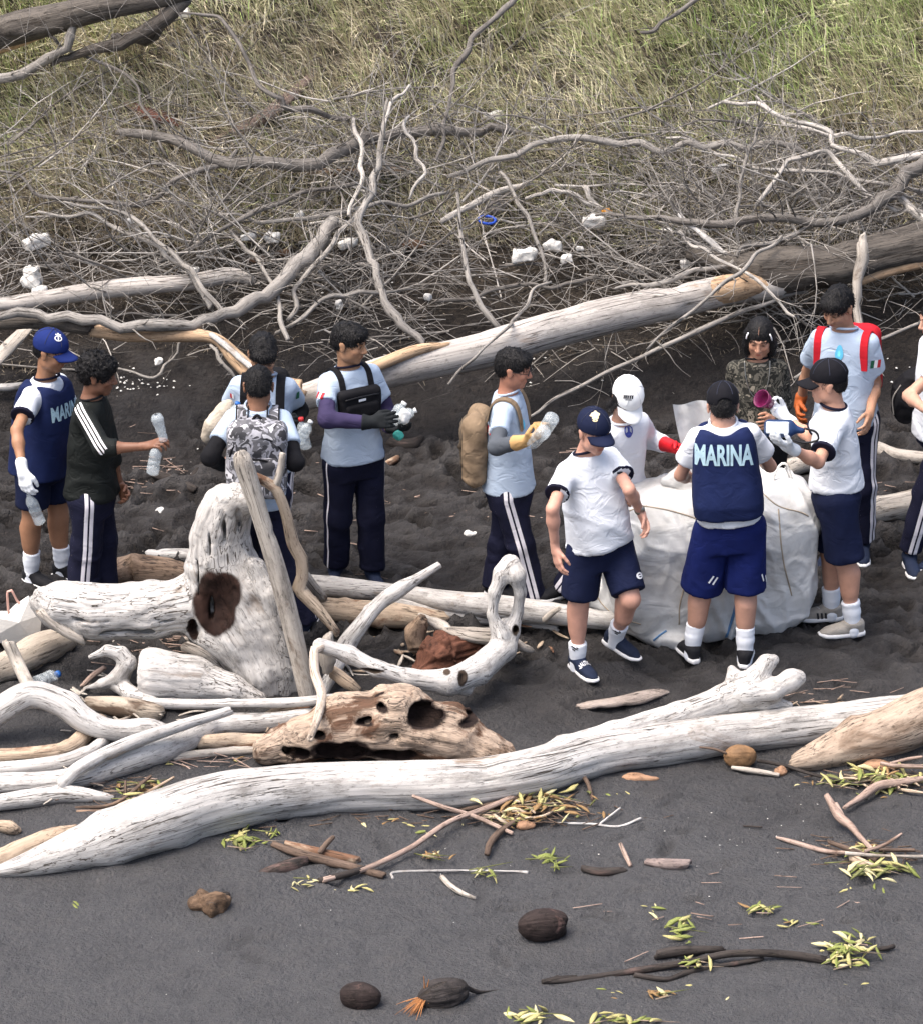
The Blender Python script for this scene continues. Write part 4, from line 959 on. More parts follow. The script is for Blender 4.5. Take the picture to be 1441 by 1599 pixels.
        for i in range(nb+1):
            for j in range(6): bv.append(bv[i*6+j]-hu*.006*kk)
        n0_ = (nb+1)*6; bf = []
        for i in range(nb):
            for j in range(5):
                q0 = i*6+j; bf += [[q0, q0+6, q0+7, q0+1], [n0_+q0, n0_+q0+1, n0_+q0+7, n0_+q0+6]]
            q0 = i*6+5; bf.append([q0, q0+6, n0_+q0+6, n0_+q0])
        for j in range(5): bf += [[j, j+1, n0_+j+1, n0_+j], [nb*6+j, n0_+nb*6+j, n0_+nb*6+j+1, nb*6+j+1]]
        for a_s in (0, 60, 120):
            P_ = []
            for a in np.linspace(.32, math.pi-.32, 15): P_.append(L(.0915*math.cos(a)*math.cos(R(a_s)+1e-3)*1.0, -.012+.1115*math.cos(a)*math.sin(R(a_s)), .048+.0995*math.sin(a)))
            sv_, sf_, _g = tube(P_, .0016, 5, step=.02, cap=False); mesh('seam', sv_, sf_, cap_seam(cm), cp)
        mesh('brim', np.array(bv), np.array(bf), cm, cp)
        but = Sdf().ell(L(0, -.012, .146), V3([.009, .009, .005])*kk, M, .002).build(.003, 0); mesh('button', *but, cm, cp); J['cap'] = cp
    # ---- top
    if top:
        tm = top['m']; hem = top.get('hem', -.06); bl = belly
        t2 = [hem, .10, .32, .60, .82, .93, 1.0]; A2 = V3([.190, .182, .162+bl*.5, .168, .162, .138, .080])*k*wide*top.get('loose', 1)*.93; B2 = V3([.154, .146+bl*.5, .130+bl, .124+bl*.2, .106, .090, .078])*k*top.get('loose', 1)
        S = Sdf(); pts_ = [pel+(nk-pel)*t+fw*(bl*.5*math.exp(-((t-.35)/.25)**2)) for t in t2]; S.loft(pts_, A2, B2, side, .03, 2.4)
        sl = top.get('sleeve', .62); ring_r = []
        for q in 'LR':
            if sl <= 1:
                e_ = sh[q]+(el[q]-sh[q])*sl; r1 = top.get('sr', .066)*k*.86; S.cap(sh[q]-up*.004-(side if q=='L' else -side)*.012, e_, .055*k, r1, .05, flat=True); ring_r.append((e_, el[q]-sh[q], r1))
            else:
                S.cap(sh[q]-(side if q=='L' else -side)*.012, el[q], .056*k, .054*k, .05)
                if sl >= 2: S.cap(el[q], wr[q], .055*k, .040*k, .02, flat=True)
                else: S.cap(el[q], el[q]+(wr[q]-el[q])*(sl-1), .056*k, .050*k, .02, flat=True)
        v, f = S.build(.0095, 1); n_ = normals(v, f)
        lc = np.stack([(v-pel)@side, (v-pel)@up, (v-pel)@fw], 1)
        wr_ = fbm(lc*[5, 6, 5]+[0, 0, 3], 3, 5+len(key)); rd = 1-np.abs(vn(np.stack([lc[:, 0]*3+lc[:, 1]*3, lc[:, 1]*9+lc[:, 0]*5, lc[:, 2]*4], 1), 17+ord(key[0])))*3.2
        amp = top.get('fold', .0075)
        low = np.clip(1.1-lc[:, 1]/TL, .15, 1)
        v = v+n_*(amp*wr_*.6+amp*.9*np.clip(rd, 0, 1)*low)[:, None]
        at = None
        if top.get('stripes'):
            w = np.full(len(v), 9.0)
            for q in 'LR':
                ax = nrm(el[q]-sh[q]); out = (side if q == 'L' else -side); out = nrm(out*.8+up*.45-ax*((out*.8+up*.45)@ax)); cr = np.cross(ax, out)
                o_ = v-sh[q]; tq = o_@ax; rad = o_-np.outer(tq, ax); near_ = (np.linalg.norm(rad, axis=1) < .10)&(tq > -.10)&(tq < .33)&(rad@out > .01)
                w[near_] = (rad@cr)[near_]
            at = {'w': w}
        mesh(top.get('name', 'tshirt'), v, f, tm, E, at); J['topm'] = (v, f)
        if top.get('trim'):
            for c_, ax, r1 in ring_r:
                v2, f2 = Sdf().cap(c_-nrm(ax)*.020*k, c_+nrm(ax)*.001, r1+.0025, None, .002, flat=2).build(.006, 1); mesh('sleeve_trim', v2, f2, top['trim'], E)
            v2, f2 = ring(nk+up*.012*k+fw*.004, up-fw*.25, .072*k, .008*k, sq=1.0); mesh('collar', v2, f2, top['trim'], E)
        elif sl <= 1 or sl >= 1:
            v2, f2 = ring(nk+up*.010*k+fw*.004, up-fw*.25, .072*k, .007*k); mesh('collar', v2, f2, top.get('cm', tm), E)
        if top.get('under'):
            um, lim = top['under']
            for q in 'LR':
                S = Sdf(); S.cap(sh[q]*.7+el[q]*.3-(side if q == 'L' else -side)*.006, el[q], .046*k, .050*k, .02); S.cap(el[q], wr[q], .050*k, .036*k, .02, flat=True)
                v2, f2 = S.build(.009, 1); n2 = normals(v2, f2); v2 = v2+n2*(.005*fbm(v2*[18, 18, 30], 2, 9))[:, None]; mesh('undersleeve', v2, f2, um, E)
    # ---- vest
    if top and top.get('vest'):
        vm = top['vest']; h0 = top.get('vhem', -.1); ve = .020
        t2 = [h0, .10, .32, .60, .82, .92, .975]; A2 = V3([.186, .184, .176+belly*.5, .172, .166, .154, .128])*k*wide; B2 = (V3([.166, .164, .160+belly*1.3, .154, .136, .118, .100])+.0)*k
        S = Sdf(); S.loft([pel+(nk-pel)*t for t in t2], A2, B2, side, .02, 3.2)
        for q in (1, -1): S.cut(shc+side*q*top.get('vw', .150)*k, side*q+up*.12)
        S.ell(nk+fw*.05*k+up*.01, V3([.085, .085, .085])*k, None, .01, '-'); S.ell(nk-fw*.06*k+up*.01, V3([.062, .062, .052])*k, None, .02, '-')
        v, f = S.build(.0095, 1); n_ = normals(v, f); lc = np.stack([(v-pel)@side, (v-pel)@up, (v-pel)@fw], 1)
        v = v+n_*(.006*fbm(lc*[6, 5, 6], 3, 31)+.006*np.clip(1-np.abs(vn(lc*[9, 5, 9]+2, 33))*2.4, 0, 1)*np.clip(.8-lc[:, 1]/TL, .1, 1))[:, None]
        mesh('vest', v, f, vm, E); J['vestm'] = (v, f)
    # ---- bottom
    if bottom:
        bm_ = bottom['m']; kind = bottom['kind']; S = Sdf(); S.loft(sp([-.17, 0, .16, .24 if kind == 'shorts' else .2]), V3([.150, .174, .158, .145])*k*wide, V3([.118, .130, .118+belly*.3, .110+belly*.4])*k, side, .03, 2.4)
        segs = []
        for q in 'LR':
            if kind == 'shorts':
                e_ = hip[q]+(kn[q]-hip[q])*bottom.get('len', .85); S.cap(hip[q]+side*(.006 if q == 'L' else -.006), e_, .100*k, bottom.get('hr', .098)*k, .022, flat=True)
            else:
                lw = bottom.get('w', 1.0); an = ank[q]+V3([0, 0, bottom.get('up', -.02)]); S.cap(hip[q], kn[q], .096*k*lw, .077*k*lw, .025); S.cap(kn[q], an, .077*k*lw, bottom.get('cuff', .080)*k*.94, .03, flat=True)
            segs.append([hip[q]+(nk-pel)*.25, hip[q], kn[q], ank[q]])
        v, f = S.build(.0098, 1); n_ = normals(v, f)
        v = v+n_*(.008*fbm(v*[7, 7, 4.5]+base, 3, 41)+(.010 if kind != 'shorts' else .006)*np.clip(1-np.abs(vn((v-base)*[9, 9, 7]+[0, 0, 4], 43))*2.6, 0, 1))[:, None]
        best = np.full(len(v), 1e9); w = np.full(len(v), 9.0)
        for q, pl in zip('LR', segs):
            out = side if q == 'L' else -side
            for a, b in zip(pl[:-1], pl[1:]):
                ab = b-a; Ln = np.linalg.norm(ab); t = np.clip(((v-a)@ab)/Ln/Ln, 0, 1); o_ = v-a-t[:, None]*ab; dd = np.linalg.norm(o_, axis=1); m = dd < best; best[m] = dd[m]
                ou = nrm(out-ab/Ln*(out@ab)/Ln+F_*.35); fr = np.cross(ou, ab/Ln); w[m] = np.where((o_[m]@ou) > .35*dd[m], o_[m]@fr, 9.0)
        mesh(kind, v, f, bm_, E, {'w': w}); J['botm'] = (v, f)
    # ---- socks and shoes
    for q in 'LR':
        if socks:
            t_ = socks.get('top', .45); c0 = ank[q]*(1-t_)+kn[q]*t_
            v, f = Sdf().cap(ank[q]-V3([0, 0, .05]), ank[q]+(c0-ank[q])*.5, .043*k, .045*k, .02).cap(ank[q]+(c0-ank[q])*.5, c0, .046*k, .053*k, .02, flat=True).build(.0075, 1); n_ = normals(v, f)
            v = v+n_*(.003*vn((v-base)*[10, 10, 60], 4))[:, None]; mesh('sock', v, f, C_SOCK, E); J['sock'+q] = (v, f)
        if shoe:
            toe = R(feet[q][2]); tf = V3([math.cos(toe), math.sin(toe), 0]); pt_ = feet[q][4] if len(feet[q]) > 4 else 0; tf = nrm(tf*math.cos(R(pt_))-V3([0, 0, 1])*math.sin(R(pt_))); tu = nrm(V3([0, 0, 1])-tf*tf[2]); ts_ = np.cross(tf, tu)
            o_ = ank[q]-tu*.080; Ms = np.array([ts_, tf, tu]); P_ = lambda a, b, z: o_+(ts_*a+tf*b+tu*z)*k
            S = Sdf(); S.loft([P_(0, -.068, .018), P_(0, -.03, .018), P_(0, .03, .016), P_(0, .10, .016), P_(0, .155, .018), P_(0, .195, .024)], V3([.022, .037, .034, .045, .042, .018])*k, V3([.016, .021, .019, .018, .016, .008])*k, ts_, .01, 3)
            v, f = S.build(.0075, 1); sv = (v, f)
            S = Sdf(); S.loft([P_(0, -.060, .050), P_(0, -.03, .052), P_(0, .03, .050), P_(0, .09, .042), P_(0, .145, .034), P_(0, .182, .028)], V3([.022, .034, .034, .040, .037, .016])*k, V3([.030, .044, .042, .034, .026, .012])*k, ts_, .01, 2.4)
            S.ell(P_(0, -.002, .080), V3([.045, .056, .034])*k, Ms, .02)
            v, f = S.build(.0075, 1); so_ = mesh('shoe', v, f, shoe[0], E); mesh('sole', *sv, shoe[1], so_); J['shoe'+q] = (v, f, P_, ts_, tf, tu, so_)
    PEOPLE[key] = J; return J

BLK_SH = (SHOE_K, SOLE_W); NV_SH = (SHOE_N, SOLE_W)
# A man with blue cap and vest, far left, facing right
A_ = person('a', 'man in blue cap, glasses and navy MARINA vest at the far left holding a bottle', .96, (80, 549), (72, 590), (66, 722), -28,
    {'R': (49, 893, -35), 'L': (97, 884, -25)}, {'R': (50, 812, .03), 'L': (92, 806, .03)},
    {'R': ((26, 672, -1), (35, 735, -1), (42, 765, -1), dict(glove=C_GLOVEW, curl=.5)), 'L': ((112, 660, 1), (118, 700, -1), (125, 715, -1))},
    (.30, .155, .09), look=-22, pitch=14, top=dict(m=C_WHITE, trim=C_TRIM, vest=C_VEST, hem=-.02, vhem=-.09, sleeve=.62, sr=.078, vw=.14), bottom=dict(kind='shorts', m=C_NAVY, len=.72),
    hair='short', cap=(C_CAPB, 'anchor'), shoe=BLK_SH, socks=dict(top=.40), legs_wide=1.08, wide=1.0, head_dy=-.02)
B_ = person('b', 'curly haired man in a black jacket with white shoulder stripes holding out a plastic cup', .96, (153, 586), (142, 620), (143, 772), -8,
    {'R': (128, 935, -10), 'L': (158, 925, 0)}, {'R': (135, 850, .03), 'L': (160, 845, .03)},
    {'R': ((160, 700, -1), (228, 697, -1), (250, 690, -1), dict(curl=.7, palm=(0, .3, -1))), 'L': ((172, 705, 1), (188, 760, 1), (198, 778, -1), dict(curl=.6))},
    (.16, .075, .045), look=-8, pitch=8, top=dict(m=C_JACK, name='jacket', hem=.02, sleeve=1.35, stripes=1, cm=C_BLACK, loose=1.0, fold=.009), bottom=dict(kind='trousers', m=C_NAVYT, cuff=.10, w=1.05), hair='curly', shoe=BLK_SH)
C__ = person('c', 'young man with dark fringe looking down, standing behind the boy with the camouflage backpack', .97, (411, 553), (412, 585), (412, 720), -92,
    {'R': (392, 895, -100), 'L': (432, 895, -80)}, {'R': (395, 805), 'L': (430, 805)},
    {'R': ((357, 648, 1), (350, 660, -1), (345, 670, -1), dict(curl=.5)), 'L': ((468, 640, 1), (462, 662, -1), (466, 662, -1), dict(glove=C_GLOVEK, curl=.6))},
    (.30, .165, .10), look=-80, pitch=38, top=dict(m=C_GREYT, sleeve=.62, under=(C_BLACK, 1)), bottom=dict(kind='trousers', m=C_NAVYT), hair='fringe', shoe=NV_SH)
D__ = person('d', 'young man seen from behind wearing the grey camouflage backpack, black sleeves and a pale shirt', .96, (404, 604), (403, 636), (402, 775), 92,
    {'L': (385, 955, 95), 'R': (476, 968, 75)}, {'L': (382, 860), 'R': (438, 862)},
    {'L': ((328, 714, -1), (350, 728, 1), (360, 715, 1)), 'R': ((461, 722, -1), (452, 700, 1), (450, 680, 1))},
    (.20, .10, .06), look=92, pitch=20, top=dict(m=C_GREYT, sleeve=.60, under=(C_BLACK, 1)), bottom=dict(kind='trousers', m=C_NAVYT, w=.95), hair='short', shoe=NV_SH)
E__ = person('e', 'boy with a black chest bag, purple undersleeves and black gloves holding crushed plastic', .98, (546, 536), (545, 572), (552, 716), -62,
    {'R': (524, 888, -95, .06), 'L': (582, 893, -70, .06)}, {'R': (528, 805, .03), 'L': (578, 805, .03)},
    {'R': ((511, 655, -1), (580, 660, -1), (606, 656, -1), dict(glove=C_GLOVEK, curl=.45, palm=(.2, .6, -.2), cuff=.05)), 'L': ((606, 648, 1), (606, 668, -1), (628, 672, -1), dict(glove=C_GLOVEK, curl=.5, palm=(0, .2, 1)))},
    (.32, .175, .10), look=-25, pitch=8, top=dict(m=C_GREYT, sleeve=.58, hem=.03, under=(C_PURP, 1), cm=C_TRIM, loose=1.0), bottom=dict(kind='trousers', m=C_NAVYT1, w=.97, cuff=.074, up=.03), hair='fringe', shoe=(SHOE_N, SHOE_K))
F__ = person('f', 'boy with glasses and a khaki backpack holding two clear bottles in tan leather gloves', .93, (801, 576), (792, 612), (795, 765), -12,
    {'R': (832, 925, -15, .06), 'L': (772, 912, -30, .06)}, {'R': (812, 848, .04), 'L': (783, 850, .02)},
    {'R': ((775, 698, -1), (822, 688, -1), (842, 678, -1), dict(glove=C_GLOVEY, curl=.8, palm=(0, .5, 1), cuff=.09)), 'L': ((806, 690, 1), (834, 672, 1), (845, 660, 1), dict(glove=C_GLOVEY, curl=.8, palm=(0, -.2, -1), cuff=.05))},
    (.34, .16, .105), look=-12, pitch=8, top=dict(m=C_GREYT, sleeve=.60, under=(C_GSLV, 1), hem=.03, loose=1.0), bottom=dict(kind='trousers', m=C_NAVYT, w=.97, cuff=.08), hair='fringe', shoe=BLK_SH)
G__ = person('g', 'stout man in navy cap, white T-shirt and navy shorts walking forward with his head bowed', .97, (927, 675), (915, 706), (936, 855), -62,
    {'R': (901, 1028, -58, .10), 'L': (960, 992, -38, .16, 12)}, {'R': (903, 942, .02), 'L': (984, 936, .22)},
    {'R': ((862, 795, -1), (866, 856, 1), (872, 885, -1), dict(curl=.35)), 'L': ((982, 765, -1), (1000, 800, 1), (1010, 826, -1), dict(curl=.45))},
    (.46, .25, .185), look=-62, pitch=12, top=dict(m=C_WHITE, trim=C_TRIM, sleeve=.62, hem=.07, sr=.076, fold=.012, loose=1.03), bottom=dict(kind='shorts', m=C_NAVY, len=.88), belly=.030,
    hair='short', cap=(C_CAPN, 'logo'), shoe=NV_SH, socks=dict(top=.30), wide=1.0, legs_wide=1.05, head_dy=-.03)
H__ = person('h', 'bowed person in white cap and long white shirt reaching out a red rubber glove', .96, (978, 622), (972, 656), (960, 768), -50,
    {'R': (880, 912, -150, .09), 'L': (975, 930, -70)}, {'R': (925, 850, .0), 'L': (985, 850, .1)},
    {'R': ((935, 725, -1), (965, 765, -1), (975, 780, -1)), 'L': ((1014, 686, 1), (1052, 698, -1), (1066, 706, -1), dict(glove=C_GLOVER, curl=.6, cuff=.13))},
    (.36, .2, .14), look=-72, pitch=44, lean=-.12, top=dict(m=C_WHITE, name='long_sleeve_shirt', sleeve=1.6, hem=-.04, sr=.07), bottom=dict(kind='trousers', m=C_NAVYT), hair='long', cap=(C_CAPW, 'word'), shoe=BLK_SH, head_dy=-.03)
I__ = person('i', 'broad man seen from behind in black cap and navy vest printed MARINA', 1.0, (1128, 636), (1129, 661), (1139, 826), 88,
    {'L': (1080, 1010, 110), 'R': (1163, 1018, 80)}, {'L': (1094, 925), 'R': (1164, 925)},
    {'L': ((1062, 742, 1), (1085, 748, 1), (1095, 750, 1)), 'R': ((1202, 728, 1), (1185, 712, 1), (1180, 700, 1))},
    (.42, .235, .17), look=92, pitch=18, top=dict(m=C_WHITE, vest=C_VEST, hem=.11, vhem=.19, sleeve=.62, sr=.074, vw=.17, loose=.98), bottom=dict(kind='shorts', m=C_ROYAL, len=.92, hr=.112), belly=.02,
    hair='short', cap=(C_CAPK, None), shoe=BLK_SH, socks=dict(top=.42), wide=1.0, legs_wide=1.08)
J__ = person('j', 'girl in dark camouflage jacket with white hair clips looking down between the two men', .90, (1186, 528), (1182, 560), (1185, 690), -95,
    {'R': (1165, 860, -100), 'L': (1200, 860, -80)}, {'R': (1168, 775), 'L': (1200, 775)},
    {'R': ((1145, 632, 1), (1150, 680, -1), (1152, 700, -1)), 'L': ((1222, 630, 1), (1205, 655, -1), (1195, 660, -1))},
    (.36, .19, .125), look=-100, pitch=16, top=dict(m=CAMO_D, name='camouflage_jacket', sleeve=2, hem=.22, cm=C_BLACK, loose=1.0), bottom=dict(kind='trousers', m=C_BLACK), hair='long', shoe=BLK_SH)
K__ = person('k', 'young man in black cap facing left, holding the purple cup and the mirror', 1.0, (1292, 598), (1302, 634), (1306, 772), 176,
    {'L': (1332, 972, 188), 'R': (1298, 948, 184)}, {'L': (1319, 878, .02), 'R': (1296, 862, .02)},
    {'L': ((1277, 722, -1), (1231, 698, -1), (1212, 688, -1), dict(glove=C_GLOVEW, curl=.35, palm=(0, .2, 1))), 'R': ((1268, 684, 1), (1228, 653, 1), (1206, 636, -1), dict(glove=C_GLOVEW, curl=.7, palm=(-.2, -.3, 1)))},
    (.46, .25, .175), look=178, pitch=6, top=dict(m=C_WHITE, trim=C_TRIM, sleeve=.72, hem=.11, sr=.076), bottom=dict(kind='shorts', m=C_NAVY, len=.92, hr=.105), hair='short', cap=(C_CAPK, None), shoe=(SHOE_G, SOLE_W), socks=dict(top=.36), legs_wide=1.02, wide=.93)
L__ = person('l', 'tall boy with red backpack straps and a grey T-shirt looking down at the right', 1.04, (1308, 480), (1318, 513), (1320, 655), -112,
    {'R': (1300, 858, -120, .06), 'L': (1347, 848, -95)}, {'R': (1298, 760), 'L': (1346, 758)},
    {'R': ((1262, 578, 1), (1248, 630, 1), (1246, 650, -1), dict(glove=C_GLOVEO, curl=.5)), 'L': ((1366, 598, 1), (1358, 645, -1), (1353, 668, -1), dict(curl=.4))},
    (.33, .18, .115), look=-128, pitch=26, top=dict(m=C_GREYT, sleeve=.68, hem=.0, sr=.074, loose=1.0), bottom=dict(kind='trousers', m=C_NAVYT, w=.95, cuff=.07, up=.03), hair='fringe', shoe=NV_SH)
M__ = person('m', 'person in striped navy trousers and white sleeve half cut off by the right edge', 1.0, (1462, 498), (1468, 530), (1470, 668), 200,
    {'L': (1420, 868, -85), 'R': (1478, 868, 200)}, {'L': (1448, 765, .0), 'R': (1475, 765)},
    {'L': ((1418, 618, 1), (1445, 640, -1), (1460, 645, -1)), 'R': ((1500, 620, 1), (1490, 640, -1), (1480, 640, -1))},
    (.42, .24, .17), top=dict(m=C_WHITE, sleeve=.6, sr=.066), bottom=dict(kind='trousers', m=C_NAVYT, w=.95, cuff=.07, up=.04), hair='short', shoe=NV_SH)
# ------------------------------------------------------------------ things carried and worn
def hit(px, py, B):
    d = ray(px, py); h_, n_, i_, dd = B.ray_cast(Vector(CAM), Vector(d)); 
    return (None, None) if h_ is None else (np.array(h_), np.array(n_))
def decal_px(name, VF, px, py, wpx, hpx, B, m, parent, rot=0, off=.004, vup=(0, 0, 1)):
    o, n_ = hit(px, py, B)
    if o is None: return
    ns = [hit(px+a, py+b, B) for a in (-6, 0, 6) for b in (-6, 0, 6)]; ns = [q[1] for q in ns if q[0] is not None and np.linalg.norm(q[0]-o) < .08]
    n = nrm(sum(ns)) if ns else n_
    if n@(CAM-o) < 0: n = -n
    n = nrm(n+.5*nrm(CAM-o)); v = V3(vup); v = nrm(v-n*(v@n)); u = np.cross(v, n); c, s = math.cos(R(rot)), math.sin(R(rot)); u, v = u*c+v*s, v*c-u*s
    mp = mpp(o); return decal(name, VF, o, u, v, wpx*mp, hpx*mp, B, m, parent, off, d=-n, reach=.12)
def plastic_mat():
    m, nt, b = newmat('clear_plastic'); b.inputs['Base Color'].default_value = (.72, .80, .84, 1); b.inputs['Roughness'].default_value = .12
    b.inputs['Alpha'].default_value = .30; b.inputs['Specular IOR Level'].default_value = .8
    c = coord(nt); bump(nt, b, noise(nt, c, 45, 3), .01); return m
PLAST = plastic_mat()
P_WHITE = simple('white_plastic', (.70, .71, .70), .35, .08, bmp=.004, bs=40); P_BLUE = simple('blue_cap_plastic', (.02, .12, .42), .3, bmp=0); P_REDP = simple('red_cap_plastic', (.45, .03, .03), .3, bmp=0)
P_TEAL = simple('teal_plastic', (.05, .33, .28), .3, .2, bmp=.004); P_PURP = simple('purple_cup_plastic', (.16, .015, .075), .25, .3, bmp=.002)
def lathe(a, b, prof, seg=16, crush=0, seed=0):
    """prof list of (t along, radius m)"""
    a, b = V3(a), V3(b); ax = nrm(b-a); Ln = np.linalg.norm(b-a); u = nrm(np.cross(ax, [.2, .9, .3])); v = np.cross(ax, u); th = np.arange(seg)/seg*2*math.pi
    V = np.array([a+ax*t*Ln+(u*math.cos(q)+v*math.sin(q))*max(r, .0008) for t, r in prof for q in th])
    if crush: V = V+(fbm(V*35+seed, 2, seed)*crush)[:, None]*nrm(u+v)
    n = len(prof); i = np.arange(n-1)[:, None]*seg; j = np.arange(seg)[None]; j2 = (j+1) % seg
    return V, np.stack([i+j, i+j2, i+seg+j2, i+seg+j], -1).reshape(-1, 4)
BOT = [(0, 0), (0, .026), (.03, .032), (.25, .031), (.28, .028), (.31, .031), (.45, .031), (.48, .028), (.51, .031), (.65, .032), (.78, .024), (.86, .012), (.93, .0115)]
def bottle(label, a, b, capm=P_WHITE, crush=.006, r=1.0, seed=1, m=PLAST, group=None):
    e = empty('bottle', a, label, 'bottle', group); V, F = lathe(a, b, [(t, q*r) for t, q in BOT], 16, crush, seed); mesh('bottle_body', V, F, m, e)
    if capm:
        d = V3(b)-V3(a); V, F = lathe(V3(a)+d*.90, V3(a)+d*1.0, [(0, .001), (0, .0145*r), (1, .0145*r), (1, .001)], 14); mesh('bottle_cap', V, F, capm, e)
    return e
def near(px, py, ref, dy=0.0): return PY(px, py, ref[1]+dy)
hd_ = lambda k, q: PEOPLE[k]['hand'][q]
bottle('crushed clear bottle hanging from a white glove at the far left', near(63, 816, hd_('a', 'R'), .02), near(42, 768, hd_('a', 'R'), -.03), None)
bottle('clear bottle held upright in the fist of the man in the black jacket', near(238, 740, hd_('b', 'R'), -.03), near(246, 692, hd_('b', 'R'), -.02), None, r=1.05, seed=2)
e = empty('plastic_cup', near(252, 684, hd_('b', 'R')), 'clear ribbed plastic cup raised above the fist of the man in the black jacket', 'plastic cup')
V, F = lathe(near(256, 688, hd_('b', 'R'), -.045), near(244, 648, hd_('b', 'R'), -.05), [(0, .022), (.2, .025), (.25, .023), (.45, .028), (.5, .026), (.8, .033), (.85, .035), (1, .026), (1.02, .01)], 16, .003); mesh('cup_body', V, F, PLAST, e); 
bottle('crushed clear bottle with a red cap right of the camouflage backpack', near(478, 700, hd_('c', 'L'), -.06), near(470, 652, hd_('c', 'L'), -.06), P_REDP, seed=5)
bottle('clear bottle with a white cap held just right of the red capped one', near(466, 690, hd_('c', 'L'), -.10), near(486, 657, hd_('c', 'L'), -.10), P_WHITE, seed=6)
bottle('clear bottle with a bright blue cap above left of the camouflage backpack', near(362, 662, hd_('c', 'R'), -.04), near(372, 628, hd_('c', 'R'), -.04), P_BLUE, seed=7)
S = Sdf(); hr = hd_('c', 'R'); S.path([near(322, 682, hr, .0), near(335, 664, hr, .0), near(352, 640, hr, .03), near(358, 628, hr, .03)], [.035, .055, .045, .02], .03)
V, F = S.build(.009, 1); V = V+normals(V, F)*(.012*fbm(V*16, 3, 4))[:, None]; tag(mesh('sack', V, F, simple('beige_sack_cloth', (.42, .37, .30), .8, .15, bmp=.006), None), 'crumpled beige sack held by the boy with the dark fringe', 'sack')
he = hd_('e', 'L')
bottle('crumpled clear bottle lying across the black gloves of the boy with the chest bag', near(612, 660, he, -.06), near(632, 628, he, -.04), P_WHITE, r=1.15, crush=.014, seed=8)
bottle('small crushed clear bottle pointing right out of the black gloves', near(620, 654, he, -.09), near(650, 640, he, -.06), P_WHITE, crush=.01, seed=9)
for lb, p1, m_, r_ in (('white crumpled plastic bag on top of the pair of black gloves', (632, 650), P_WHITE, (.035, .03, .045)), ('teal piece of plastic hanging under the black gloves', (622, 680), P_TEAL, (.035, .02, .026))):
    S = Sdf(); S.ell(near(*p1, he, -.09), r_, None, .01); V, F = S.build(.006, 1); V = V+normals(V, F)*(.013*fbm(V*38, 3, 3))[:, None]; tag(mesh('plastic_bag', V, F, m_, None), lb, 'plastic')
hf_ = hd_('f', 'R')
bottle('clear bottle showing its round white base above the tan gloves of the boy with glasses', near(862, 652, hf_, -.07), near(838, 690, hf_, .10), None, r=1.25, crush=.002, seed=10)
bottle('lower clear bottle gripped in the tan gloves of the boy with glasses', near(850, 672, hf_, -.09), near(822, 700, hf_, .06), None, r=1.2, crush=.003, seed=11)
# purple cup and mirror
hk, hk2 = hd_('k', 'R'), hd_('k', 'L')
V, F = lathe(near(1202, 630, hk, -.01), near(1188, 622, hk, -.055), [(0, .001), (0, .03), (.5, .04), (1, .052), (1.0, .047), (.5, .036), (.08, .025), (.05, .001)], 22)
tag(mesh('purple_cup', V, F, P_PURP, None), 'glossy purple cup held up by the man in the black cap and white gloves', 'cup')
mc = near(1216, 668, hk2, .02); me_ = empty('wing_mirror', mc, 'broken blue and black car mirror with a white glass, held in white gloves', 'car mirror')
mf = nrm(CAM-mc+V3([0, 0, 2])); mu = nrm(V3([0, .25, 1])-mf*(V3([0, .25, 1])@mf)); ms_ = np.cross(mu, mf); Mm = np.array([ms_, mu, mf])
V, F = Sdf().box(mc-mf*.03, (.078, .046, .030), Mm, .026, .01).cap(mc+ms_*.06-mf*.03, mc+ms_*.12-mu*.01-mf*.03, .024, .016, .03).build(.007, 1); mesh('mirror_housing', V, F, simple('dark_blue_plastic', (.015, .035, .10), .3, bmp=0), me_)
V, F = Sdf().box(mc-ms_*.008+mf*.004, (.060, .032, .006), Mm, .005, .002).build(.004, 1); mesh('mirror_glass', V, F, simple('mirror_glass', (.50, .55, .60), .12, .05, bmp=0), me_)
V, F, G_ = tube([mc+ms_*.13, mc+ms_*.19-mu*.02, mc+ms_*.2-mu*.06, mc+ms_*.13-mu*.075, mc+ms_*.06-mu*.06], .006, 6); mesh('mirror_arm', V, F, FRAME_K, me_)

def strap(J, off, p0, p1, w, m, parent, key='topm', lift=.004, name='shoulder_strap', rr=.5, body=None):
    B = bvh(J[key]) if body is None else body; k = J['k']; c = J['neck']-J['up']*.14*k+J['side']*off*k; P, Nn = [], []
    for a in np.linspace(R(p0), R(p1), 16):
        d = J['fw']*math.cos(a)+J['up']*math.sin(a); h_, n_, i_, dd = B.ray_cast(Vector(c+d*rr), Vector(-d))
        if h_ is None: continue
        P.append(np.array(h_)+d*lift); Nn.append(d)
    if len(P) < 3: return
    P = np.array(P); P[1:-1] = (P[:-2]+P[1:-1]*2+P[2:])/4; V, F = ribbon(P, Nn, w, .010); return mesh(name, V, F, m, parent, smooth=False)
def fabric(S, h, amp=.01, f=14, seed=1, pad=None):
    V, F = S.build(h, 1); n = normals(V, F); return V+n*(amp*fbm(V*f, 3, seed)+amp*.8*np.clip(1-np.abs(vn(V*f*.8, seed+3))*2.5, 0, 1))[:, None], F
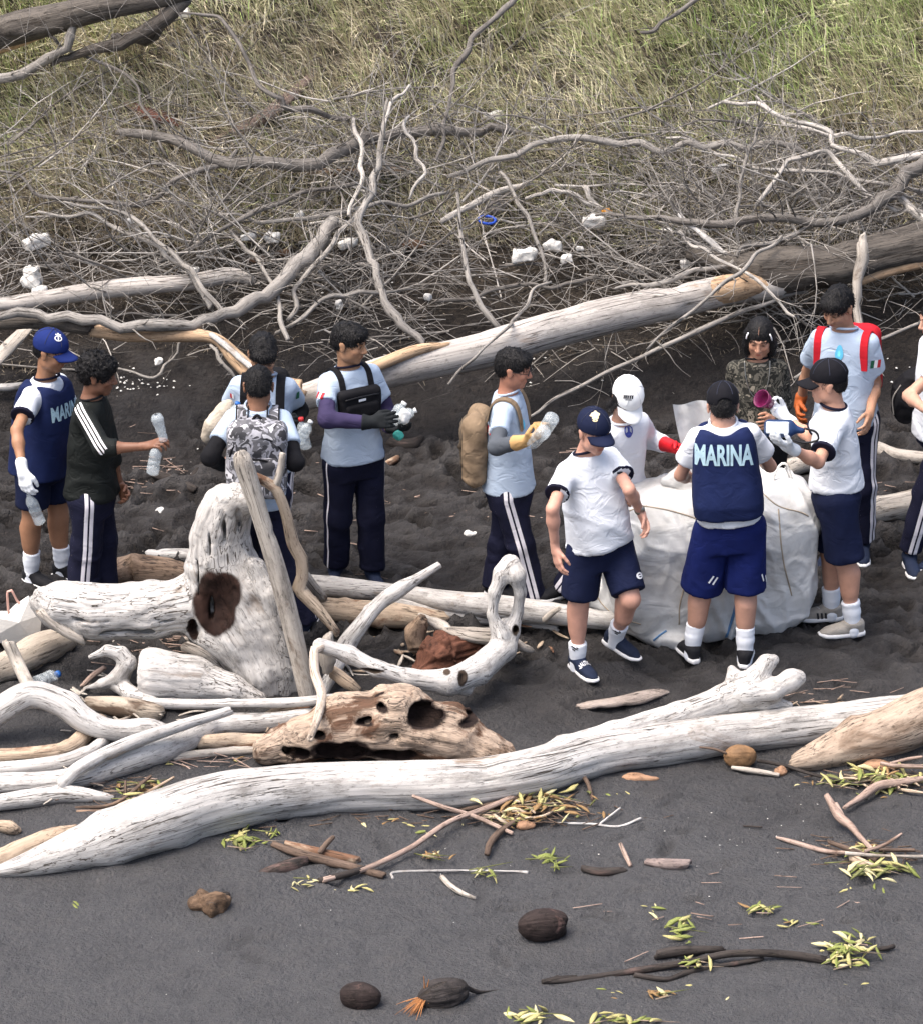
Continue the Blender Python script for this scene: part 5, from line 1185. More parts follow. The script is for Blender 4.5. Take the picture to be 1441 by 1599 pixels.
# camouflage backpack
J = PEOPLE['d']; c = J['pel']+(J['neck']-J['pel'])*.60-J['fw']*.215; bp = empty('backpack', c-J['up']*.25, 'grey and white camouflage backpack on the back of the boy at the stump', 'backpack')
Ms = np.array([J['side'], J['fw'], J['up']]); S = Sdf(); S.box(c, (.158, .090, .215), Ms, .07, .02); S.ell(c+J['up']*.10, (.14, .10, .13), Ms, .03); mesh('main_compartment', *fabric(S, .0095, .007), CAMO_G, bp)
S = Sdf(); S.box(c-J['fw']*.085-J['up']*.07, (.125, .045, .115), Ms, .04, .02); mesh('front_pocket', *fabric(S, .0095, .006), CAMO_G, bp)
for o_, w_, zz, yy in ((.13, .13, .02, -.128), (.145, .15, .13, -.098)):
    P_ = [c+J['side']*w_*math.cos(a)*.95+J['up']*(zz-.10+.10*math.sin(a)*1.3)+J['fw']*(yy+.02*abs(math.cos(a))) for a in np.linspace(.1, math.pi-.1, 12)]; V, F, G_ = tube(P_, .006, 6); mesh('zip', V, F, C_BLACK, bp)
V, F, G_ = tube([c+J['up']*.215+J['side']*.03, c+J['up']*.25, c+J['up']*.215-J['side']*.03], .008, 6); mesh('carry_loop', V, F, C_BLACK, bp)
for q in (1, -1):
    strap(J, q*.085, 175, 15, .056, CAMO_G, bp); strap(J, q*.085+.032*q, 175, 15, .008, C_BLACK, bp, name='strap_edge', lift=.010); strap(J, q*.085-.032*q, 175, 15, .008, C_BLACK, bp, name='strap_edge', lift=.010)
# khaki backpack
J = PEOPLE['f']; c = J['pel']+(J['neck']-J['pel'])*.50-J['fw']*.165+J['side']*-.02; bp = empty('backpack', c-J['up']*.25, 'khaki canvas backpack sagging on the back of the boy with glasses', 'backpack')
Ms = np.array([J['side'], J['fw'], J['up']]); S = Sdf(); S.box(c-J['up']*.03, (.14, .060, .20), Ms, .055, .02); S.ell(c-J['up']*.12-J['fw']*.015, (.13, .075, .12), Ms, .04); mesh('main_compartment', *fabric(S, .0095, .014, 11), C_KHAKI, bp)
S = Sdf(); S.box(c-J['fw']*.060+J['up']*.0, (.10, .026, .12), Ms, .026, .02); mesh('front_pocket', *fabric(S, .0095, .012, 13), cloth('dark_khaki_canvas', (.09, .07, .05), fold=.02), bp)
for q in (1, -1): strap(J, q*.10, 185, -28, .045, C_KHAKI, bp)
# red backpack
J = PEOPLE['l']; c = J['pel']+(J['neck']-J['pel'])*.58-J['fw']*.19; bp = empty('backpack', c-J['up']*.22, 'red backpack worn by the tall boy at the right, only its straps and edge showing', 'backpack')
Ms = np.array([J['side'], J['fw'], J['up']]); S = Sdf(); S.box(c-J['up']*.02, (.15, .075, .20), Ms, .05, .02); mesh('main_compartment', *fabric(S, .0095, .007), C_RED, bp)
for q in (1, -1): strap(J, q*.128, 160, -32, .046, C_RED, bp)
# black pack at the right edge
J = PEOPLE['m']; c = PY(1417, 622, J['neck'][1]+.12); S = Sdf(); S.ell(c, (.09, .08, .15), None, .02).ell(c+V3([.05, 0, .05]), (.08, .07, .12), None, .04)
bp = empty('backpack', c-V3([0, 0, .16]), 'black bag hanging beside the person cut off by the right edge', 'bag'); mesh('bag_body', *fabric(S, .0095, .014, 15), C_BLACK, bp)
V, F, G_ = tube([c+V3([-.05, -.05, .1]), c+V3([-.09, -.05, .02]), c+V3([-.08, -.05, -.08])], .004, 6); mesh('cord', V, F, W_TWIG, bp)
# black strap and gadget on c
J = PEOPLE['c']; bp = empty('backpack', J['neck']-J['fw']*.2-J['up']*.2, 'black backpack of the boy looking down, its strap crossing his shoulder', 'backpack')
for q in (1, -1): strap(J, q*.10, 150, -35, .05, C_BLACK, bp)
S = Sdf(); S.box(J['pel']+(J['neck']-J['pel'])*.6-J['fw']*.18, (.12, .06, .17), np.array([J['side'], J['fw'], J['up']]), .05, .02); mesh('main_compartment', *fabric(S, .011, .007), C_BLACK, bp)
# chest bag
J = PEOPLE['e']; bb = bvh(J['topm']); c0 = J['pel']+(J['neck']-J['pel'])*.70; h_, n_, i_, dd = bb.ray_cast(Vector(c0+J['fw']*.5), Vector(-J['fw'])); c = np.array(h_)+J['fw']*.022-J['side']*.01
Ms = np.array([J['side'], J['fw'], J['up']]); bp = empty('chest_bag', c-J['up']*.09, 'black chest bag with a small white label strapped to the boy in purple sleeves', 'chest bag')
S = Sdf(); S.box(c, (.122, .036, .082), Ms, .022, .01); V1 = fabric(S, .008, .004, 12); mesh('bag_body', *V1, C_BLACK, bp)
S = Sdf(); S.box(c+J['fw']*.030-J['up']*.030, (.098, .020, .038), Ms, .014, .01); V2 = fabric(S, .007, .004, 12); mesh('bag_pocket', *V2, C_BLACK, bp)
B = bvh(V1, V2); decal('bag_label', rect2d(nx=6, ny=3), c+J['up']*.028, J['side'], J['up'], .045, .014, B, INK_W, bp, reach=.1)
V, F, G_ = tube([c+J['fw']*.040+J['up']*.045+J['side']*.1, c+J['fw']*.044+J['up']*.05, c+J['fw']*.040+J['up']*.045-J['side']*.1], .004, 6); mesh('zip', V, F, FRAME_K, bp)
for q in (1, -1): strap(J, q*.088, 20, 150, .034, C_BLACK, bp, name='strap')
# ------------------------------------------------------------------ print, glasses, small clothing details
def chk(o): return o
MAR = text2d('MARINA', .035)
J = PEOPLE['i']; B = bvh(J['vestm']); decal_px('marina_print', MAR, 1130, 711, 92, 34, B, INK_LB, J['E'], rot=2)
J = PEOPLE['a']; B = bvh(J['vestm']); decal('marina_print', MAR, J['pel']+(J['neck']-J['pel'])*.70+J['side']*.015, J['side'], J['up'], .27, .085, B, INK_LB, J['E'])
V, F, G_ = tube([PY(34, 668, J['neck'][1]-.10), PY(48, 682, J['neck'][1]-.13), PY(60, 680, J['neck'][1]-.14)], .003, 5); mesh('vest_cord', V, F, C_TRIM, J['E'])
V, F, G_ = tube([PY(34, 686, J['neck'][1]-.11), PY(48, 676, J['neck'][1]-.13), PY(60, 668, J['neck'][1]-.14)], .003, 5); mesh('vest_cord', V, F, C_TRIM, J['E'])
B = bvh(J['capm']); anchor = join2([rect2d(.16, 1), rect2d(.7, .14, cy=.28), blob2d(n=18, rin=.72, cy=-.18, sx=.95, sy=.7)]); decal_px('cap_emblem', anchor, 91, 526, 13, 14, B, INK_W, J['cap'], rot=-15, off=.003)
J = PEOPLE['g']; B = bvh(J['capm'])
decal_px('cap_emblem', join2([blob2d(lambda a: 1+.18*math.sin(5*a), 22), blob2d(lambda a: 1, 10, sx=.5, sy=.25, cx=-.45, cy=-.05), blob2d(n=14, rin=.3, sx=.65, sy=.32, cy=-.62)]), 929, 648, 13, 15, B, INK_Y, J['cap'], off=.003)
B = bvh(J['topm']); decal_px('chest_logo', rect2d(nx=5, ny=3), 967, 738, 9, 4, B, INK_K, J['E'])
B = bvh(J['botm']); decal_px('shorts_logo', join2([blob2d(n=18, rin=.55), rect2d(.7, .2)]), 998, 899, 18, 11, B, INK_W, J['E'])
J = PEOPLE['h']; B = bvh(J['capm']); decal_px('cap_print', join2([rect2d(.14, .9, 1, 2, cx=x, sh=.02) for x in (-.42, -.24, -.05, .15, .35)]+[rect2d(1, .16, 8, 1, cy=.42), rect2d(.6, .2, 8, 1, cy=-.72)]), 981, 620, 17, 6, B, INK_K, J['cap'], off=.003)
B = bvh(J['topm']); decal_px('chest_emblem', join2([blob2d(lambda a: 1-.12*math.sin(a), 22, rin=.75), blob2d(n=14, sx=.75, sy=.4, cy=-.30), rect2d(.25, .4, cy=.08), rect2d(.6, .08, cy=.64)]), 981, 672, 15, 20, B, INK_B, J['E'])
J = PEOPLE['i']; B = bvh(J['botm'])
for x, y, r_ in ((1110, 905, -32), (1116, 907, -32), (1190, 902, 22), (1195, 903, 22)): decal_px('shorts_mark', rect2d(nx=2, ny=5), x, y, 3, 14, B, INK_W, J['E'], rot=r_)
def patch(k, px, py, w, h, cols, rot=0, vert=True):
    J = PEOPLE[k]; B = bvh(J['topm']); n = len(cols)
    for i, cm in enumerate(cols):
        decal_px('sleeve_patch', rect2d(1/n, 1, 2, 4, cx=(i+.5)/n-.5), px, py, w, h, B, cm, J['E'], rot=rot, off=.004)
patch('l', 1367, 568, 19, 13, [INK_G, INK_W, INK_R], rot=-4); patch('c', 465, 617, 8, 12, [INK_G, INK_G]); patch('f', 764, 672, 16, 13, [INK_R, INK_W, INK_R], rot=-14)
patch('e', 500, 617, 15, 11, [INK_R, INK_W, INK_R], rot=-8); patch('c', 363, 618, 8, 8, [INK_R, INK_W])
drop = blob2d(lambda a: .8+.45*max(0, math.sin(a))**6, 22)
J = PEOPLE['l']; decal_px('cyan_drop_print', drop, 1310, 553, 17, 24, bvh(J['topm']), INK_C, J['E'])
J = PEOPLE['d']; decal_px('cyan_print', join2([rect2d(1, .5, 10, 2), rect2d(.8, .25, 8, 2, cy=-.5)]), 408, 662, 34, 12, bvh(J['topm']), simple('pale_cyan_print', (.22, .56, .72), .8, .2, ns=60, bmp=0), J['E'])
J = PEOPLE['f']; decal_px('cyan_print', drop, 817, 664, 9, 16, bvh(J['topm']), INK_C, J['E'])
NAU = text2d('NAUTICA', .02); UMB = text2d('UMBRO', .02)
def shoe_text(k, q, VF, w=.11, h=.030, pos=.05, tilt=0):
    J = PEOPLE[k]; v, f, P_, ts_, tf, tu, so = J['shoe'+q]; B = bvh((v, f)); o = P_(0, pos, .09)
    decal('shoe_print', VF, o, -ts_*(1 if ts_@RT < 0 else -1), tf*(-1 if tf[1] < 0 else 1), w, h, B, INK_W, so, off=.003, d=-tu, reach=.1)
shoe_text('g', 'R', NAU, .085, .030, .075); shoe_text('g', 'L', NAU, .085, .030, .06); shoe_text('m', 'L', UMB, .07, .025, .05)
for q in 'LR':
    J = PEOPLE['k']; v, f, P_, ts_, tf, tu, so = J['shoe'+q]; B = bvh((v, f))
    for i in range(3): 
        for sgn in (1, -1): decal('shoe_stripe', rect2d(nx=2, ny=5, sh=.6), P_(.0, .035+i*.022, .040), tf*-sgn, tu, .011, .045, B, INK_K, so, off=.003, d=-ts_*sgn, reach=.1)
    lv = [P_(x*(1 if i % 2 else -1), .07+i*.014, .082-i*.008) for i, x in enumerate([.016]*5)]; V, F, G_ = tube(lv, .0032, 5); mesh('shoelace', V, F, INK_W, so)
    J = PEOPLE['g']; decal_px('sock_mark', join2([rect2d(1, .25, 5, 1, sh=.4), rect2d(.5, .2, 4, 1, cx=.1, cy=-.35), rect2d(.3, .2, 3, 1, cx=.4, cy=.3)]), *((896, 1012) if q == 'R' else (962, 987)), 11, 9, bvh(J['sock'+q]), INK_K, J['E'], rot=-30)
def glasses(k):
    J = PEOPLE[k]; L, M = J['L'], J['M']; ls = []
    for q in (-1, 1):
        P_ = [L(q*.033+.0215*math.cos(a), .100, .006+.016*math.sin(a)) for a in np.linspace(0, 6.283, 15)]; ls.append(tube(P_, .0017, 5, step=.01, cap=False))
        ls.append(tube([L(q*.054, .099, .008), L(q*.074, .07, .010), L(q*.082, .0, .012)], .0018, 5))
    ls.append(tube([L(-.011, .101, .010), L(.011, .101, .010)], .0018, 5)); V, F, _ = tubes(ls); mesh('glasses', V, F, FRAME_K, J['E'])
glasses('a'); glasses('f')
J = PEOPLE['j']
for q in (-1, 1):
    V, F, G_ = tube([J['L'](q*.066, .05, .072), J['L'](q*.075, .052, .05), J['L'](q*.078, .048, .030)], .008, 8, flat=.5); mesh('hair_clip', V, F, INK_W, J['E'])
V, F, G_ = tube([J['L'](.0, .02, .1235), J['L'](0, .055, .110), J['L'](0, .083, .085)], .0016, 5); mesh('hair_parting', V, F, simple('scalp', (.30, .17, .12), bmp=0), J['E'])
B = bvh(J['topm']); c = J['neck']; P_ = []
for a in np.linspace(0, math.pi, 13):
    o = c+J['side']*.07*math.cos(a)*1.0-J['up']*(.20*math.sin(a)-.01); h_, n_, i_, dd = B.ray_cast(Vector(o+J['fw']*.4), Vector(-J['fw'])); P_.append((np.array(h_) if h_ is not None else o+J['fw']*.05)+J['fw']*.006)
V, F, G_ = tube(P_, .0025, 5); mesh('chain', V, F, METAL, J['E']); V, F = Sdf().ell(P_[6], (.010, .006, .016), None, .01).build(.004, 0); mesh('pendant', V, F, METAL, J['E'])
J = PEOPLE['g']; w_ = J['wr']['L']; ax = nrm(J['wr']['L']-J['el']['L']); V, F = Sdf().cap(w_-ax*.036, w_-ax*.018, .0295, None, .002, flat=2).build(.005, 1); wt = mesh('watch', V, F, simple('khaki_watch_strap', (.12, .11, .08), bmp=0), J['E'])
V, F = Sdf().ell(w_-ax*.027+V3([.01, -.022, .012]), (.017, .012, .017), None, .01).build(.004, 1); mesh('watch_case', V, F, METAL, wt)

# ------------------------------------------------------------------ the big woven bag
def bag_mat():
    m, nt, b = newmat('white_woven_plastic'); b.inputs['Roughness'].default_value = .5; c = coord(nt)
    w = N(nt, 'ShaderNodeTexWave', wave_type='BANDS', bands_direction='X'); w.inputs['Scale'].default_value = 60; nt.links.new(c, w.inputs[0])
    w2 = N(nt, 'ShaderNodeTexWave', wave_type='BANDS', bands_direction='Z'); w2.inputs['Scale'].default_value = 60; nt.links.new(c, w2.inputs[0])
    n = noise(nt, c, 3.2, 6, .65); col = ramp(nt, n, [(.25, (.30, .29, .27)), (.42, (.50, .50, .49)), (.55, (.60, .61, .61)), (.8, (.68, .69, .70))])
    col = mix(nt, ramp(nt, noise(nt, c, 30, 3, .7), [(.66, g3(0)), (.8, g3(.5))]), col, (.22, .18, .14)); nt.links.new(col, b.inputs['Base Color'])
    hs = N(nt, 'ShaderNodeMath', operation='MULTIPLY_ADD'); hs.inputs[1].default_value = .04; nt.links.new(w.outputs[1], hs.inputs[0])
    f = noise(nt, mapping(nt, c, (1, 1, 1.5)), 5, 3, .5, 1.0); nt.links.new(f, hs.inputs[2]); bump(nt, b, hs.outputs[0], .02); return m
BAG = bag_mat(); bf_ = A(1110, 1006); bc = bf_+V3([0, .30, 0]); bc[2] = float(H(bc[0], bc[1])); Zu = V3([0, 0, 1])
be = empty('big_bag', bc, 'huge white woven bulk bag bulging with rubbish between the two capped men', 'bulk bag')
S = Sdf(); S.loft([bc+V3(q) for q in ((.05, 0, -.03), (.05, 0, .04), (.02, 0, .18), (-.01, 0, .38), (-.01, 0, .56), (-.02, .02, .68), (-.04, .03, .76))], V3([.42, .50, .565, .585, .575, .55, .47]), V3([.25, .29, .31, .32, .31, .29, .23]), V3([1, .05, 0]), .04, 4.6)
S.ell(bc+V3([-.28, 0, .70]), (.24, .22, .08), None, .08); S.ell(bc+V3([.28, .02, .68]), (.26, .22, .08), None, .08); S.ell(bc+V3([.50, -.08, .63]), (.09, .10, .09), None, .08)
S.path([A(978, 972, .05), A(1020, 984, .05), A(1062, 1004, .04)], [.045, .06, .04], .06); S.cap(A(935, 930, .12), A(990, 960, .08), .09, .06, .10)
V, F = S.build(.0115, 1); n_ = normals(V, F); q = V-bc
V = V+n_*(.030*fbm(q*[3, 3, 2.2], 2, 51)+.020*np.clip(1-np.abs(vn(q*[4, 4, 2.2]+q[:, [2, 0, 1]]*2, 53))*4.5, 0, 1)+.008*np.clip(1-np.abs(vn(q*[9, 9, 5]+q[:, [1, 2, 0]]*4, 57))*3.5, 0, 1))[:, None]
mesh('bag_body', V, F, BAG, be); BB = bvh((V, F))
def surf_tube(name, pl, r, m, parent, B, off=.0, flat=1.0):
    P_ = []; 
    for x, y in spline([(x, y, 0) for x, y in pl], 6)[:, :2]:
        o, n = hit(x, y, B)
        if o is not None: P_.append(o+n*off)
    if len(P_) > 2: V, F, G_ = tube(P_, r, 6, step=.012, flat=flat); return mesh(name, V, F, m, parent)
SEAM = simple('seam_thread', (.33, .28, .22), .8, bmp=0); STR_B = simple('blue_woven_strip', (.10, .22, .40), .6, bmp=0); STR_W = simple('white_webbing', (.60, .60, .58), .7, bmp=.003)
for pl in ([(1002, 790), (1040, 796), (1090, 812), (1094, 830)], [(1086, 820), (1078, 880), (1062, 940), (1060, 975)], [(1190, 770), (1215, 790), (1250, 800), (1262, 806)], [(1215, 795), (1222, 870), (1236, 930)],
           [(975, 800), (1000, 792), (1010, 790)], [(930, 905), (934, 935), (962, 962), (1000, 975)]): surf_tube('seam', pl, .0045, SEAM, be, BB)
surf_tube('blue_strip', [(1152, 925), (1146, 955), (1132, 1000), (1128, 1010)], .008, STR_B, be, BB); surf_tube('blue_strip', [(1040, 985), (1030, 992), (1020, 1000)], .006, STR_B, be, BB)
surf_tube('webbing_strap', [(1158, 925), (1152, 955), (1138, 1000), (1134, 1010)], .014, STR_W, be, BB)
yr = bc[1]-.05
for pl, r_ in (([(1214, 790, .1), (1208, 750, .1), (1216, 728, .1), (1226, 724, .1), (1234, 740, .1), (1240, 770, .1), (1248, 792, .1)], .012), ([(1226, 730, .12), (1238, 760, .12), (1252, 790, .1)], .010), ([(1255, 800, -.05), (1272, 850, -.1), (1270, 890, -.1), (1250, 935, -.1), (1225, 955, -.05)], .006)):
    V, F, G_ = tube([PY(x, y, yr+d) for x, y, d in pl], r_, 7, flat=.5); mesh('lifting_loop', V, F, STR_W, be)
# raised filling flap
gl = [(1050, 632), (1056, 665), (1064, 700), (1072, 740), (1078, 775)]; gr_ = [(1108, 626), (1120, 665), (1130, 700), (1140, 740), (1150, 775)]; Vf = []
yf = PEOPLE['i']['pel'][1]+.62
for j, ((x0, y0), (x1, y1)) in enumerate(zip(spline([(x, y, 0) for x, y in gl], 12)[:, :2], spline([(x, y, 0) for x, y in gr_], 12)[:, :2])):
    for i in range(13): t = i/12; p = PY(x0*(1-t)+x1*t, y0*(1-t)+y1*t+math.sin(t*7)*2, yf+.09*math.sin(t*3.1)+.02*math.sin(t*11+j*.5)); Vf.append(p)
Vf = np.array(Vf); nr = len(Vf)//13; Ff = [[j*13+i, j*13+i+1, (j+1)*13+i+1, (j+1)*13+i] for j in range(nr-1) for i in range(12)]; n0_ = len(Vf)
Vf2 = np.vstack([Vf, Vf+[0, .008, 0]]); mesh('bag_flap', Vf2, np.array(Ff+[[a+n0_ for a in f[::-1]] for f in Ff]), BAG, be)
S = Sdf(); S.path([PY(1040, 752, yf-.1), PY(1065, 745, yf-.1), PY(1085, 760, yf-.1)], [.03, .06, .05], .05); S.ell(PY(1075, 775, yf-.1), (.10, .08, .06), None, .06); V, F = S.build(.01, 1); V = V+normals(V, F)*(.02*fbm(V*14, 3, 61))[:, None]; mesh('bag_neck', V, F, BAG, be)

# ------------------------------------------------------------------ foam block at the left edge
FO = simple('white_foam', (.66, .64, .60), .8, .06, ns=8, bmp=.003)
ye = A(20, 1010)[1]-.02
fp = [(-20, 962), (14, 962), (24, 952), (45, 938), (66, 960), (60, 1012), (45, 1014), (0, 1004), (-20, 1000)]
fv = [PY(x, y, ye+.0) for x, y in fp]+[PY(x, y, ye+.10)+V3([0, 0, .03]) for x, y in fp]; n_ = len(fp); ctr = PY(30, 972, ye-.05)
Vf = np.array(fv+[ctr, np.mean(fv[n_:], 0)]); Ff = [[i, (i+1) % n_, 2*n_] for i in range(n_)]+[[n_+(i+1) % n_, n_+i, 2*n_+1] for i in range(n_)]+[[(i+1) % n_, i, n_+i] for i in range(n_)]+[[(i+1) % n_, n_+i, n_+(i+1) % n_] for i in range(n_)]
tag(mesh('foam_block', Vf, np.array(Ff), FO, None, smooth=False), 'angular broken white foam block with a rusty stain at the left edge', 'foam block')
V, F, G_ = tube([PY(14, 965, ye+.05), PY(12, 940, ye+.05), PY(12, 924, ye+.06), PY(18, 922, ye+.06), PY(28, 940, ye+.06), PY(40, 948, ye+.05)], .013, 8, flat=.5); tag(mesh('pink_hose', V, F, simple('pale_pink_plastic', (.50, .30, .25), .5, bmp=0), None), 'looped pink strip sticking up behind the white foam block', 'plastic strip')
bottle('flattened clear bottle on the sand behind the white arched limb', A(58, 1068, .03), A(92, 1052, .03), P_BLUE, r=1.3, crush=.008, seed=30)
# ------------------------------------------------------------------ dune: dead branches
def bknots(l): xs = [A(x, y)[0] for x, y in l]; ys = [A(x, y)[1] for x, y in l]; return np.array(xs), np.array(ys)
ex, ey = bknots([(0, 600), (120, 600), (220, 560), (330, 575), (430, 590), (520, 580), (640, 640), (760, 600), (850, 625), (930, 610), (1020, 560), (1120, 560), (1240, 600), (1320, 590), (1400, 500), (1440, 490)])
edge = lambda x: np.interp(x, ex, ey)
RS = np.random.RandomState(11); RN = random.Random(11)
def side_twigs(P, r, n, ln, seed, seg=5):
    rg = random.Random(seed); out = []
    for _ in range(n):
        i = rg.uniform(.15, .98)*(len(P)-1); a = int(i); b = min(a+1, len(P)-1); p = P[a]+(P[b]-P[a])*(i-a); T = nrm(P[b]-P[max(0, a-1)])
        d = nrm(T*rg.uniform(.3, 1.1)+V3([rg.gauss(0, .6), rg.gauss(0, .5), rg.gauss(.25, .45)])); L = ln*rg.uniform(.35, 1.0); q = [p]; rr = [r*.5]
        for k in range(5): d = nrm(d+V3([rg.gauss(0, .25), rg.gauss(0, .25), rg.gauss(-.02, .2)])); q.append(q[-1]+d*L/5); rr.append(max(.0014, r*.5*(1-(k+1)/5.5)))
        out.append(tube(q, rr, seg, step=L/6, cap=False))
        if rg.random() < .6:
            j = rg.randint(1, 4); d2 = nrm(d+V3([rg.gauss(0, .7), rg.gauss(0, .5), rg.gauss(0, .5)])); q2 = [q[j]]
            for k in range(3): d2 = nrm(d2+V3([rg.gauss(0, .25)]*3)); q2.append(q2[-1]+d2*L*.15)
            out.append(tube(q2, [rr[j]*.7, rr[j]*.5, .0014, .0012], 4, step=L/6, cap=False))
    return out
def branch(label, pl, m, tw=8, ln=.35, h=.25, seed=0, name='dead_branch'):
    P, rr = [], []
    for e in pl:
        hh = e[3] if len(e) > 3 else h; c = A(e[0], e[1], hh); P.append(c); rr.append(e[2]/2*mpp(c))
    jr = random.Random(seed+3); P2, R2 = [P[0]], [rr[0]]
    for a_, b_, ra_, rb_ in zip(P[:-1], P[1:], rr[:-1], rr[1:]):
        for f_ in (.33, .67): P2.append(a_+(b_-a_)*f_+V3([jr.gauss(0, 1), jr.gauss(0, 1), jr.gauss(0, 1)])*np.linalg.norm(b_-a_)*(.012 if 'straight' in label else .05)); R2.append((ra_+(rb_-ra_)*f_)*jr.uniform(.85, 1.2))
        P2.append(b_); R2.append(rb_)
    P, rr = P2, R2
    V0 = tube(P, rr, 8 if max(rr) > .014 else 6, step=max(.03, float(np.mean(rr))*2), noise=.12, nf=12, seed=seed, knots=2)
    SP = spline(P, .05); sg = side_twigs(SP, min(rr[0], .014), tw, ln, seed)
    V, F, G = tubes([V0]+sg); o = mesh(name, V, F, m, None, {'gr': G}); tag(o, label, 'branch'); return o
